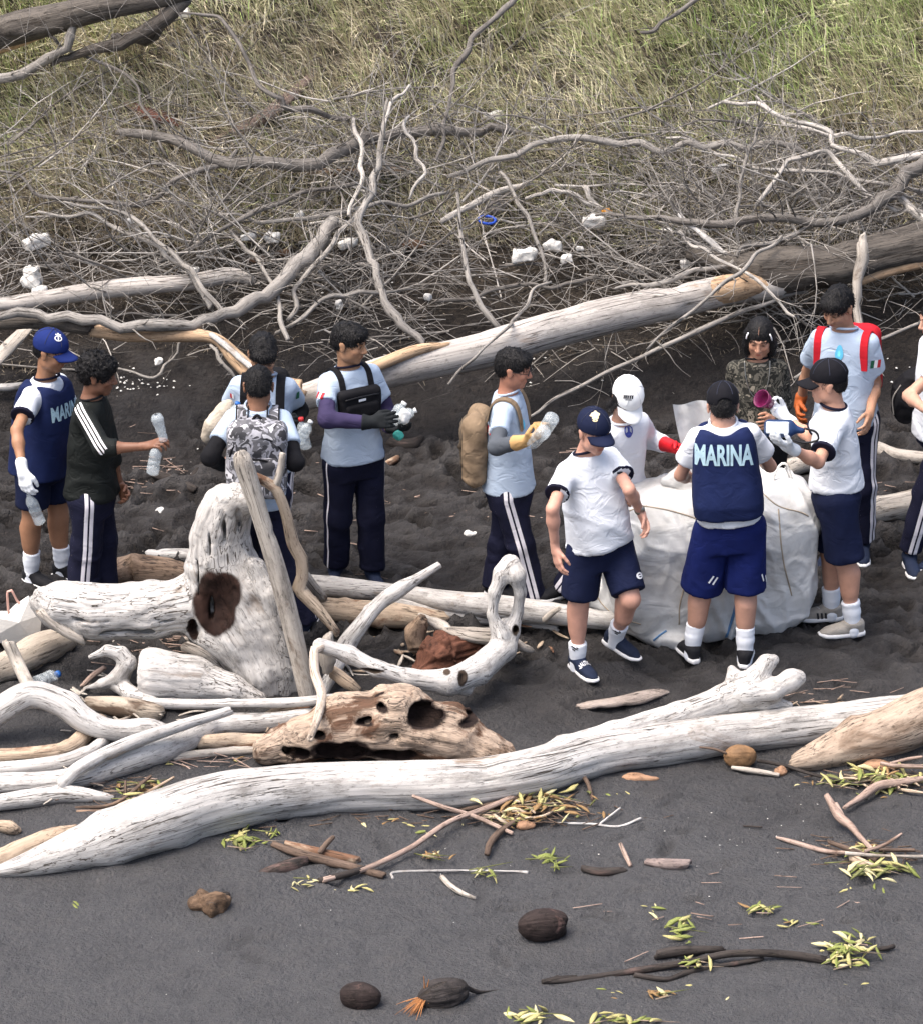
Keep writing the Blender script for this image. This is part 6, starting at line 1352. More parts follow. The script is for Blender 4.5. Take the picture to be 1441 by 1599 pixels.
BR = [
 ('thick dark limb sweeping right across the middle of the slope from the bark slabs', [(185, 205, 12, .3), (300, 230, 16, .4), (400, 252, 19, .4), (500, 255, 22, .4), (560, 222, 20, .4), (620, 206, 18, .35), (720, 206, 15, .35), (800, 205, 11, .3)], W_TWIGD, 10, .5),
 ('knobbly pale barked branch in an S curve just above the men in caps at left', [(-20, 500, 14, .7), (60, 490, 17, .7), (130, 500, 19, .7), (220, 508, 19, .7), (300, 510, 18, .65), (350, 490, 20, .6), (400, 465, 22, .6), (450, 430, 24, .55), (490, 390, 26, .5), (520, 345, 22, .45)], W_TWIG, 12, .4),
 ('tall curved branch bending up over the boy with the chest bag', [(660, 535, 13, .5), (625, 505, 14, .6), (600, 470, 13, .7), (588, 430, 12, .75), (575, 390, 13, .75), (558, 350, 14, .75), (572, 315, 12, .75), (592, 260, 10, .8), (600, 190, 7, .9), (605, 155, 5, .95)], W_TWIG, 8, .4),
 ('fork of bare twigs spreading above the tall curved branch', [(598, 200, 6, .9), (610, 160, 6, .95), (640, 132, 4, .95)], W_TWIGL, 4, .2),
 ('slim grey branch hooked like a walking stick in the centre of the slope', [(640, 310, 5, .6), (665, 270, 6, .7), (650, 230, 6, .75), (630, 195, 6, .8), (640, 180, 4, .8)], W_TWIGL, 3, .2),
 ('slim wavy branch rising left of the tall curved one', [(545, 335, 6, .6), (563, 290, 7, .65), (566, 240, 7, .7), (552, 185, 6, .7)], W_TWIGL, 5, .3),
 ('thin straight shoot rising behind the boy with glasses', [(782, 515, 10, .4), (752, 480, 10, .5), (733, 440, 9, .6), (722, 380, 7, .65), (714, 300, 5, .7)], W_TWIG, 5, .3),
 ('long dark limb entering from the right edge and reaching left across the slope', [(1460, 240, 24, .6), (1400, 300, 20, .6), (1340, 335, 17, .6), (1230, 340, 14, .6), (1100, 348, 12, .55), (1000, 340, 9, .5), (930, 335, 5, .45)], W_TWIGD, 16, .5),
 ('pale limb arching along the top right of the tangle', [(1130, 158, 6, .6), (1200, 172, 8, .6), (1270, 195, 8, .6), (1330, 235, 9, .6), (1365, 255, 10, .6), (1450, 240, 12, .6)], W_TWIGL, 9, .45),
 ('long thin branch running level across the right half of the slope', [(700, 275, 6, .35), (760, 250, 9, .4), (830, 226, 10, .4), (900, 214, 11, .4), (1000, 222, 12, .4), (1100, 230, 12, .4), (1200, 222, 10, .4), (1310, 232, 7, .4)], W_TWIG, 14, .45),
 ('very long straight pole slanting down behind the person in the white cap', [(820, 655, 4, .12), (880, 615, 6, .2), (960, 575, 7, .3), (1060, 530, 8, .35), (1160, 485, 8, .35), (1260, 455, 6, .35)], W_TWIG, 4, .3),
 ('upright grey snag standing behind the boy with the red backpack', [(1345, 560, 10, .3), (1340, 500, 14, .5), (1338, 440, 16, .7), (1346, 380, 18, .9), (1348, 365, 8, .95)], W_GREY, 3, .2),
 ('upright bare branch in the top centre forking out of the frame', [(680, 250, 5, .5), (700, 170, 6, .6), (708, 110, 8, .7), (735, 60, 9, .8), (775, 25, 9, .85), (810, -10, 9, .9)], W_TWIGD, 6, .35),
 ('dark slanting branch at the top edge right of centre', [(1000, 50, 5, .4), (1050, 25, 7, .4), (1120, -8, 8, .4)], W_TWIGD, 3, .3),
 ('long fine branch arching down from the top left corner', [(280, 20, 4, .8), (340, 25, 6, .8), (378, 75, 6, .7), (430, 150, 8, .6), (455, 170, 9, .5), (545, 185, 9, .45)], W_TWIGD, 8, .4),
 ('dark arm hanging below the top left trunk', [(-20, 125, 18, .5), (60, 100, 16, .5), (105, 75, 14, .6), (125, 25, 10, .75)], W_TWIG, 5, .3),
 ('black crooked arm below the top left trunk', [(290, 0, 20, .8), (240, 40, 26, .7), (190, 68, 22, .6), (120, 85, 14, .5), (80, 100, 8, .5)], W_BARK, 3, .3),
 ('black stub pointing left under the top left trunk', [(262, 15, 22, .6), (240, 55, 20, .5), (200, 62, 18, .45), (175, 58, 12, .4)], W_BARK, 1, .2),
 ('fine line of branch falling across the left of the slope', [(0, 28, 4, .5), (100, 75, 5, .5), (200, 118, 5, .5), (240, 190, 5, .4), (262, 245, 4, .3)], W_TWIGD, 5, .3),
 ('smooth dark branch sagging across the far left of the tangle', [(-10, 265, 5, .3), (100, 310, 6, .3), (220, 320, 8, .3), (300, 270, 9, .35), (370, 235, 7, .35)], W_TWIGD, 9, .4),
 ('long branch lying low across the left centre of the tangle', [(60, 330, 5, .3), (170, 350, 7, .35), (250, 385, 8, .4), (300, 430, 9, .4), (330, 480, 10, .4)], W_TWIG, 10, .4),
 ('arched branch crossing in front of the pale log at left', [(100, 315, 4, .4), (200, 335, 6, .45), (270, 395, 8, .5), (310, 440, 8, .5), (350, 490, 8, .45)], W_TWIG, 8, .35),
 ('straight slanting pole between the pale log and the slabs', [(245, 410, 6, .3), (380, 340, 8, .4), (470, 300, 8, .4), (560, 285, 6, .4)], W_TWIGD, 9, .4),
 ('twin pale branch lying under the bark slabs', [(340, 335, 5, .3), (430, 345, 7, .3), (510, 335, 8, .3), (600, 315, 7, .3), (700, 300, 5, .3)], W_TWIG, 10, .4),
 ('grey branch rising steeply in the left centre', [(450, 500, 8, .4), (470, 440, 8, .5), (520, 380, 7, .55), (560, 330, 5, .5)], W_TWIG, 7, .35),
 ('dead branch descending to the boy with the fringe', [(360, 360, 5, .3), (400, 400, 7, .4), (430, 450, 8, .5), (450, 530, 8, .5)], W_TWIG, 6, .3),
 ('pale crooked branch lying left of the white foam lumps', [(690, 345, 10, .2), (740, 318, 11, .25), (780, 298, 11, .25), (825, 285, 7, .2)], W_TWIGL, 4, .25),
 ('pale pointed stick poking up beside the orange scrap', [(912, 290, 8, .3), (925, 315, 8, .25), (940, 335, 7, .15)], W_TWIGL, 0, .1),
 ('rounded pale branch arching above the foam lumps', [(820, 310, 5, .3), (860, 296, 7, .35), (900, 305, 7, .35), (940, 325, 5, .3)], W_TWIGL, 4, .3),
 ('dead branch crossing down through the foam lumps', [(780, 268, 6, .4), (810, 320, 7, .4), (835, 370, 6, .35), (850, 440, 5, .3)], W_TWIG, 5, .3),
 ('forked pale branch splitting below the dark limb at right', [(1300, 345, 6, .5), (1200, 380, 8, .5), (1100, 420, 8, .5), (1040, 440, 8, .5), (960, 450, 5, .45)], W_TWIG, 10, .4),
 ('curved pale branch hanging above the girl', [(1060, 335, 8, .5), (1100, 370, 9, .5), (1140, 400, 12, .45), (1190, 430, 16, .4)], W_WHITE2, 5, .3),
 ('branch fanning out over the fresh split end of the long grey trunk', [(1220, 370, 6, .7), (1170, 410, 7, .7), (1120, 450, 6, .65), (1060, 500, 5, .55), (1010, 545, 4, .45)], W_TWIG, 8, .35),
 ('slim branch crossing the dark trunk towards the girl', [(1060, 360, 5, .6), (1120, 405, 6, .6), (1210, 465, 5, .55), (1240, 495, 4, .5)], W_TWIGL, 4, .3),
 ('arched branch at the right above the dark trunk', [(1180, 320, 6, .5), (1230, 250, 7, .6), (1290, 235, 7, .6), (1350, 300, 8, .55), (1400, 330, 6, .5)], W_TWIGL, 8, .4),
 ('pale splintered limb bending in from the right edge', [(1460, 350, 18, .5), (1420, 325, 14, .5), (1395, 300, 8, .5)], W_TWIGL, 5, .25),
 ('straight thin pole behind the red backpack', [(1240, 590, 4, .2), (1330, 545, 6, .3), (1460, 495, 6, .3)], W_TWIG, 3, .3),
 ('long thin branch from the right edge over the grass', [(1450, 300, 5, .35), (1330, 280, 6, .4), (1220, 265, 6, .4), (1120, 240, 4, .4), (1040, 215, 4, .35)], W_TWIGL, 10, .4),
 ('upright twiggy branch right of centre', [(1150, 350, 7, .4), (1155, 290, 6, .55), (1170, 230, 5, .65), (1190, 190, 4, .7)], W_TWIG, 9, .3),
 ('level branch ending in a spray at the upper right', [(1441, 205, 5, .3), (1340, 215, 6, .35), (1260, 200, 6, .4), (1180, 150, 4, .4)], W_TWIGL, 8, .35),
 ('bowed branch across the left of the long grey trunk', [(430, 520, 5, .4), (500, 470, 7, .5), (560, 455, 7, .5), (640, 450, 5, .45)], W_TWIG, 7, .35),
 ('dark fallen branch under the smooth grey trunk at centre', [(680, 470, 6, .2), (760, 455, 7, .25), (860, 450, 6, .3), (930, 430, 5, .3)], W_TWIGD, 8, .35),
 ('thin branch leaning over the long grey trunk at its middle', [(700, 600, 4, .5), (740, 560, 5, .62), (800, 500, 5, .6), (860, 440, 4, .5)], W_TWIG, 4, .25),
 ('roots dangling from the bank behind the boy with the fringe', [(330, 540, 6, .25), (350, 570, 6, .2), (375, 600, 4, .1)], W_TWIG, 8, .25),
 ('twig lying on the dark sand behind the man in the black jacket', [(185, 575, 4, .05), (240, 590, 5, .08), (270, 560, 4, .1), (285, 530, 4, .2)], W_TWIG, 5, .2),
]
for i, (lb, pl, m_, tw, ln) in enumerate(BR): branch(lb, pl, m_, tw, ln, seed=500+i)
# tangle of fine dead twigs nobody could count
parts_ = []
def pick(n, fy0, fy1):
    px = RS.uniform(-40, 1481, n); py = fy0+(fy1-fy0)*RS.uniform(0, 1, n); return px, py
NT = 1500; px, py = pick(NT, 195, 600)
for i in range(NT):
    if py[i] < 330 and RN.random() < .45*(330-py[i])/135: continue
    c = A(px[i], py[i])
    if c[1] < edge(c[0])+RN.uniform(-.05, .2): continue
    a = RN.gauss(0, .55)+(0 if RN.random() < .7 else RN.uniform(-1.5, 1.5)); L = RN.uniform(.18, .85)*(1 if RN.random() < .8 else 1.5); d = V3([math.cos(a)*(1 if RN.random() < .5 else -1), math.sin(a)*.7, RN.uniform(-.1, .35)])
    h0 = abs(RN.gauss(0, .13))+.01; p = c+V3([0, 0, h0]); r = RN.uniform(.0016, .0055)*(1 if RN.random() < .85 else 1.6); q = [p]; rr = [r]; cv = RN.gauss(0, .32); cz = RN.gauss(-.08, .26)
    for k in range(4):
        d = nrm(d+V3([RN.gauss(0, .12), cv, cz])); pn = q[-1]+d*L/4; g_ = float(H(pn[0], pn[1]))
        if pn[2] < g_+.004: pn[2] = g_+.008; 
        q.append(pn); rr.append(r*(1-.18*(k+1)))
    parts_.append(tube(q, rr, 4, step=L/4, cap=False, seed=i))
def group_mesh(name, parts, m, label, cat, extra=None):
    V, F, G = tubes(parts); o = mesh(name, V, F, m, None, {'gr': G}); tag(o, label, cat, kind='stuff'); return o
def grow(p, d, L, r, dep, out):
    n = 6 if dep == 0 else 4 if dep == 1 else 3; q = [p]; rr = [r]; bend = V3([RN.gauss(0, .12), RN.gauss(0, .12), RN.gauss(-.02, .13)]); kids = []
    for k in range(n):
        d = nrm(d+bend+V3([RN.gauss(0, .13), RN.gauss(0, .10), RN.gauss(0, .13)])); pn = q[-1]+d*L/n; g_ = float(H(pn[0], pn[1]))
        if pn[2] < g_+.01: pn[2] = g_+.02; d = nrm(d+V3([0, 0, .3]))
        q.append(pn); rr.append(max(.0012, r*(1-.8*(k+1)/n)))
        if dep < 2 and RN.random() < (.9 if dep == 0 else .62): kids.append((pn, nrm(d+V3([RN.gauss(0, .7), RN.gauss(0, .5), RN.gauss(.15, .6)])), L*RN.uniform(.28, .6), rr[-1]*.75))
    out.append(tube(q, rr, 6 if dep == 0 else 4, step=L/n, cap=False, noise=.1 if dep == 0 else 0, seed=RN.randint(0, 99)))
    for kd in kids: grow(*kd, dep+1, out)
gp = [[], [], []]
for i in range(510):
    x_, y_ = (RN.uniform(-60, 1500) if RN.random() < .78 else RN.choice([RN.uniform(-420, -60), RN.uniform(1500, 1860)])), RN.triangular(185, 545, 420); c = A(x_, y_)
    if c[1] < edge(c[0])+.05 or vn(np.array([[c[0]*1.3, c[1]*1.6, 0]]), 91)[0] < -.35: continue
    a = RN.gauss(0, .6)+(math.pi if RN.random() < .55 else 0); grow(c+V3([0, 0, RN.uniform(.0, .28)]), V3([math.cos(a), math.sin(a)*.6, RN.uniform(.0, .7)]), RN.uniform(.5, 1.25), RN.uniform(.0045, .0105), 0, gp[i % 3])
for gi in range(3): parts_ += gp[gi]
RN.shuffle(parts_)
third = len(parts_)//3
group_mesh('twig_tangle', parts_[:third], W_TWIG, 'mat of fine grey dead twigs covering the lower dune', 'twigs')
group_mesh('twig_tangle', parts_[third:2*third], W_TWIGD, 'darker dead twigs woven through the tangle on the dune', 'twigs')
group_mesh('twig_tangle', parts_[2*third:], W_TWIGL, 'pale dry twigs lying over the tangle on the dune', 'twigs')
# grass and straw blades
def blades(n, px, py, Lr, wr, cols, wts, lean, name, label, up=.8, jit=.35, seed=1, press=0.0):
    rs = np.random.RandomState(seed); 
    # place on the dune by rows of pixels, vectorised march
    d = FW[None]+RT[None]*((px-IW/2)/FPX)[:, None]-UPV[None]*((py-IH/2)/FPX)[:, None]; d /= np.linalg.norm(d, axis=1)[:, None]
    lo = np.full(n, 8.); hi = np.full(n, 60.)
    for _ in range(26):
        m = (lo+hi)/2; q = CAM+d*m[:, None]; ab = q[:, 2] > H(q[:, 0], q[:, 1]); lo = np.where(ab, m, lo); hi = np.where(ab, hi, m)
    P = CAM+d*hi[:, None]; P[:, 2] -= .01
    keep = P[:, 1] > edge(P[:, 0])+rs.uniform(-.03, .12, n); P = P[keep]; n = len(P)
    clump = fbm(P*[5, 5, 5], 3, seed+1); ang = lean[0]+lean[1]*fbm(P*[1.1, 1.1, 1], 2, seed+2)+rs.normal(0, jit, n)*1.2
    L = rs.uniform(*Lr, n)*np.clip(1+1.1*clump, .35, 2.2); tilt = np.clip(rs.normal(lean[2], .25, n), .05, 1.5)
    D1 = np.stack([np.cos(ang)*np.sin(tilt), np.sin(ang)*np.sin(tilt)*.7, np.cos(tilt)], 1); t2 = np.clip(tilt+rs.uniform(.1, .8, n), 0, 1.75); D2 = np.stack([np.cos(ang)*np.sin(t2), np.sin(ang)*np.sin(t2)*.7, np.cos(t2)], 1)
    w = rs.uniform(*wr, n); sd = np.stack([-np.sin(ang+rs.normal(0, .8, n)), np.cos(ang), 0*ang], 1); sd[:, 0] += .6; sd /= np.linalg.norm(sd, axis=1)[:, None]
    a0 = P; a1 = P+D1*(L*.5)[:, None]; a2 = a1+D2*(L*.5)[:, None]
    V = np.stack([a0-sd*w[:, None]*.5, a0+sd*w[:, None]*.5, a1-sd*w[:, None]*.4, a1+sd*w[:, None]*.4, a2], 1).reshape(-1, 3)
    b = np.arange(n)[:, None]*5; F = np.concatenate([b+[0, 1, 3], b+[0, 3, 2], b+[2, 3, 4]], 0)
    ci = np.clip((wts(P)+rs.normal(0, .22, n)), 0, .999)*(len(cols)-1); i0 = ci.astype(int); f = (ci-i0)[:, None]; C = np.array(cols)[i0]*(1-f)+np.array(cols)[np.minimum(i0+1, len(cols)-1)]*f
    C = C*rs.uniform(.65, 1.25, n)[:, None]; C = np.repeat(np.hstack([C, np.ones((n, 1))]), 5, 0)
    o = mesh(name, V, F, GRASS, None, {'tint': C}, smooth=False); tag(o, label, 'grass', kind='stuff'); return o
def grass_mat():
    m, nt, b = newmat('grass_blade'); b.inputs['Roughness'].default_value = .7; nt.links.new(attr(nt, 'tint', 'Color'), b.inputs['Base Color']); return m
GRASS = grass_mat()
COLS = [(.32, .27, .20), (.60, .53, .40), (.58, .54, .37), (.44, .45, .25), (.34, .43, .16), (.34, .48, .15)]
def gw(P):
    up_ = np.clip((P[:, 1]-2.6)/2.0, 0, 1); return .24+.26*up_+.46*fbm(P*[.9, 1.1, 1], 3, 77)
n_ = 80000; rs = np.random.RandomState(5)
blades(n_, np.where(rs.uniform(0, 1, n_) < .68, rs.uniform(-60, 1500, n_), np.where(rs.uniform(0, 1, n_) < .5, rs.uniform(-480, -60, n_), rs.uniform(1500, 1920, n_))), -60+450*rs.uniform(0, 1, n_)**1.35, (.12, .32), (.0045, .0085), COLS, gw, (3.5, 1.6, .75), 'dune_grass', 'dry and green grass covering the upper dune', jit=.6, seed=21)
n_ = 19000
blades(n_, rs.uniform(-300, 1740, n_), rs.uniform(180, 640, n_), (.03, .10), (.003, .007), [(.08, .065, .05), (.18, .145, .11), (.28, .24, .18), (.38, .33, .26)], lambda P: .45+.35*fbm(P*3, 3, 7), (1.5, 3.0, 1.15), 'plant_litter', 'brown straw and root litter over the lower dune', jit=1.2, seed=22)
# ------------------------------------------------------------------ litter on the dune and sand
FOAM = None
def chunk(label, px, py, wpx, hpx, m, name='foam_piece', cat='litter', rough=.4, h=.0, seed=0, group=None, hh=.02):
    c = A(px, py, hh); mp = mpp(c); S = Sdf(); rg = random.Random(seed+int(px)); a = wpx*mp/2; b = hpx*mp/2
    ra = rg.uniform(-.6, .6); Mr = np.array([[math.cos(ra), math.sin(ra), .15], [-math.sin(ra), math.cos(ra), 0], [-.15, 0, 1]])
    (S.box(c, (a*.9, min(a, b*1.2)*.8, b*.85), Mr, min(a, b)*.33, .01) if m is FOAM else S.ell(c, (a, min(a, b*1.3), b), None, .01)); S.ell(c+V3([a*rg.uniform(-.5, .5), 0, b*.4]), (a*.5, a*.4, b*.8), None, .02); v, f = S.build(max(.005, min(a, b)/5), 1); v = v+normals(v, f)*(min(a, b)*rough*1.5*fbm(v*(1.2/max(a, b))+seed, 3, seed))[:, None]
    return tag(mesh(name, v, f, m, None, {'gr': v*[.6, 1, 1]}), label, cat, group)
FOAM = simple('dirty_white_foam', (.62, .61, .58), .8, .12, ns=20, bmp=.004)
for i, (x, y, w, h, lb) in enumerate([(56, 378, 46, 22, 'wide white foam scrap among the twigs at the left edge of the dune'), (50, 432, 30, 36, 'tall pale foam scrap beside the end of the pale log at left'), (62, 455, 26, 14, 'small white scrap on top of the pale log at left'),
    (388, 370, 28, 12, 'white plastic lump left of the brown wood pile'), (467, 338, 14, 20, 'upright white bottle shaped lump in the left centre'), (543, 380, 36, 14, 'flat white foam slab in the centre of the dune'), (305, 422, 14, 9, 'small white scrap above the middle of the pale log'),
    (818, 398, 40, 22, 'large cracked white foam lump, lowest of the cluster'), (862, 384, 30, 16, 'white foam strip just right of the largest lump'), (884, 404, 20, 12, 'small white foam lump right of the foam strip'), (770, 180, 30, 11, 'flat white scrap high on the grass'), (840, 200, 26, 8, 'pale flat piece beside the end of the thick dark limb'),
    (925, 345, 36, 22, 'round white bag shaped lump beside the orange scrap'), (1075, 358, 18, 14, 'white scrap caught under the long dark limb'), (1070, 412, 14, 16, 'small white scrap above the split end of the grey trunk'), (1125, 262, 30, 10, 'pale scrap half hidden in the branches at right'), (668, 464, 12, 11, 'small white ball just above the grey trunk'),
    (530, 476, 11, 15, 'small white tube end above the boy with the chest bag'), (735, 836, 20, 12, 'white crumpled lump on the dark sand behind the horizontal logs'), (250, 800, 16, 12, 'white plastic lump on the sand left of the big stump'), (205, 345, 12, 8, 'tiny white scrap left of the slabs'), (1040, 492, 16, 10, 'white scrap between the slim poles right of the trunk'),
    (248, 565, 14, 12, 'white round scrap hanging in the roots at left'), (1178, 268, 14, 8, 'white chip in the upper right tangle'), (425, 372, 26, 16, 'greyish foam lump in the brown wood pile'), (285, 22, 26, 18, 'white scrap under the top left trunk'), (1245, 662, 8, 8, 'tiny white shell on the dark slope right of the red backpack'), (1040, 360, 22, 6, 'flat white strip lying under the long dark limb'), (905, 388, 12, 6, 'white sliver in the foam cluster'), (640, 640, 14, 8, 'white shell on the sand beside the plastic bag')]):
    if i == 29: continue
    chunk(lb, x, y, w, h, FOAM, seed=i, hh=.20 if 230 < y < 520 else .04 if y < 560 else .015)
chunk('orange scrap of plastic beside the round white lump', 946, 330, 18, 9, simple('orange_plastic', (.5, .22, .03), .5, bmp=0), 'plastic_scrap', seed=3, hh=.2)
e = empty('blue_ring', A(760, 343, .2), 'bright blue plastic ring on the dune left of the foam cluster', 'plastic ring'); c = A(760, 343, .2)
V, F = ring(c, V3([0, -.7, 1]), .055, .010, 20, .55); mesh('ring_body', V, F, simple('bright_blue_plastic', (.01, .06, .40), .35, bmp=0), e)
chunk('grey lump behind the bright blue ring', 776, 322, 26, 24, simple('grey_rag', (.25, .24, .25), .8, bmp=.01), 'rag', seed=4, hh=.08)
for x, y, w, h, lb in ((645, 382, 40, 14, 'reddish wood lump in the brown pile behind the centre branch'), (405, 405, 30, 12, 'brown rounded lump in the wood pile'), (440, 395, 26, 10, 'orange brown wood scrap in the pile')): chunk(lb, x, y, w, h, W_ROT if False else simple('brown_rot_'+str(x), (.14, .085, .055), .9, .3, bmp=.012), 'wood_scrap', 'wood', seed=6, hh=.06)
# white shell and plastic crumbs: far too many to count
cp = []
def crumb(x, y, s, rs_):
    c = A(x, y, s*.2); a = rs_.uniform(0, 3.14); u = V3([math.cos(a), math.sin(a), 0])*s; v = V3([-math.sin(a), math.cos(a), rs_.uniform(-.3, .3)])*s*.7; w = V3([0, 0, s*.45])
    return np.array([c-u, c-v, c+u*.9, c+v, c+w*1.2, c-w]), np.array([[0, 1, 4], [1, 2, 4], [2, 3, 4], [3, 0, 4], [1, 0, 5], [2, 1, 5], [3, 2, 5], [0, 3, 5]])
r3 = random.Random(9)
for cx, cy, sx, sy, n, smx in [(215, 600, 55, 30, 60, .013), (230, 570, 90, 30, 30, .009), (260, 720, 60, 25, 22, .012), (270, 740, 30, 14, 14, .014), (130, 880, 120, 60, 14, .006), (700, 620, 60, 25, 8, .010), (860, 580, 80, 40, 26, .012), (1080, 470, 260, 40, 40, .012), (1385, 600, 30, 40, 14, .013), (600, 700, 120, 90, 14, .006),
                         (640, 440, 250, 70, 60, .012), (160, 420, 150, 60, 40, .012), (1000, 400, 180, 40, 50, .012), (700, 370, 150, 40, 30, .012), (1180, 1350, 240, 160, 40, .005), (500, 1430, 400, 120, 30, .004), (1000, 1300, 200, 60, 20, .006), (1250, 1280, 150, 50, 20, .006), (100, 1000, 100, 80, 10, .006), (460, 1470, 250, 90, 12, .004)]:
    for _ in range(n): cp.append(crumb(r3.gauss(cx, sx*.6), r3.gauss(cy, sy*.6), smx*r3.uniform(.35, 1.1), r3))
V, F = join(cp); tag(mesh('shell_crumbs', V, F, FOAM, None, smooth=False), 'white crumbs of shell and plastic scattered over sand and dune', 'crumbs', kind='stuff')
# ------------------------------------------------------------------ foreground things
COCO = wood('weathered_coconut', (.010, .007, .007), (.038, .027, .025), .4, ((.13, .08, .07), .6), bmp=.01, sc=1.5)
def coconut(label, px, py, wpx, hpx, m, seed, frac=.0, dir_=(1, .2, .1), sink=.25, cut=None, name='coconut'):
    c = A(px, py+hpx*.5); mp = mpp(c); a, b = wpx*mp/2, hpx*mp/2; c = A(px, py, b*(1-sink)); d = nrm(dir_); s_ = nrm(np.cross([0, 0, 1], d)); M = np.array([d, s_, np.cross(d, s_)])
    S = Sdf(); S.ell(c, (a, b*.98, b), M, .01); S.ell(c-d*a*.35, (a*.75, b*.85, b*.85), M, .03)
    if cut is not None: S.ell(c+d*a*1.12+V3([0, -.03, 0]), (a*.35, b*.8, b*.8), M, .008, '-')
    V, F = S.build(.006, 1); q = (V-c)@M.T; n = normals(V, F); ang = np.arctan2(q[:, 2], q[:, 1])
    V = V+n*(.004*np.cos(ang*3)*b/.1+.003*fbm(V*30, 3, seed)-.0025*np.clip(1-np.abs(vn(np.stack([q[:, 0]*6, np.cos(ang)*9, np.sin(ang)*9], 1), seed))*4, 0, 1))[:, None]
    G = np.stack([q[:, 0]*3, np.cos(ang)*.08, np.sin(ang)*.08], 1); S.caps = []
    return c, d, a, b, V, F, G+seed
for lb, x, y, w, h, m, sd, dr, ct in (('large dark coconut husk with a jagged open right end', 852, 1444, 78, 52, COCO, 3, (1, .15, 0), 1), ('small dark round coconut half sunk in the sand', 565, 1556, 62, 44, COCO, 5, (1, -.3, .1), None),
                                ('round tan brown coconut resting against the long white trunk', 1157, 1181, 48, 36, simple('tan_coconut', (.22, .125, .06), .7, .3, ns=10, bmp=.008, bs=30), 7, (1, .1, 0), None)):
    c, d, a, b, V, F, G = coconut(lb, x, y, w, h, m, sd, dir_=dr, cut=ct); tag(mesh('coconut', V, F, m, None, {'gr': G}), lb, 'coconut')
FIB = wood('fibrous_husk', (.012, .011, .011), (.06, .052, .05), 1.6, None, bmp=.03, sc=2.5)
c, d, a, b, V, F, G = coconut('', 695, 1551, 74, 48, FIB, 9, dir_=(1, .25, .15)); e = empty('coconut_husk', c-V3([0, 0, b]), 'black ribbed fibrous coconut husk with a tuft of orange fibres at its left end', 'coconut husk')
V = V+normals(V, F)*(.006*vn(np.stack([(V-c)@nrm(d)*4, ((V-c)@V3([0, 1, 0]))*55, (V-c)[:, 2]*55], 1), 4))[:, None]; mesh('husk_body', V, F, FIB, e, {'gr': G})
fb = []; rf = random.Random(3); p0 = c-nrm(d)*a*.85
for i in range(46):
    q = A(655+rf.gauss(-10, 14), 1572+rf.gauss(5, 7), .006+rf.uniform(0, .02)); mm = (p0+q)/2+V3([0, 0, .01]); fb.append(tube([p0+V3([rf.gauss(0, .01), rf.gauss(0, .012), rf.gauss(0, .012)]), mm, q], [.003, .0022, .001], 4, step=.03, cap=False))
for q in ((662, 1525), (670, 1530)): fb.append(tube([p0+V3([0, 0, .01]), PY(q[0], q[1], p0[1])], [.004, .002], 4, step=.02, cap=False))
V, F, G = tubes(fb); mesh('fibre_tuft', V, F, simple('orange_fibre', (.36, .16, .06), .8, .3, bmp=0), e, smooth=False)
fb = [tube([c+nrm(d)*a*.9, A(745, 1549, .02), A(765, 1548, .01), A(790, 1544, .005)], [.012, .010, .003, .002], 5)]; V, F, G = tubes(fb); mesh('husk_stem', V, F, FIB, e, {'gr': G})
chunk('crumbly brown lump of rotten wood on the smooth sand at left', 328, 1412, 54, 30, wood('crumbly_wood', (.03, .018, .012), (.17, .11, .07), 1.2, None, bmp=.03, sc=2), 'rotten_wood', 'wood', rough=1.0, seed=15, hh=.02)
chunk('small black chip beside the crumbly brown lump', 350, 1398, 20, 8, W_BLACK, 'bark_chip', 'bark', seed=16, hh=.01)
def st(lb, pl, m, name='stick', cat='stick', n=.12, br=(), group=None, kn=2): return log(name, lb, pl, m, cat, group, br, noise_=n, knots=kn)
h = .012
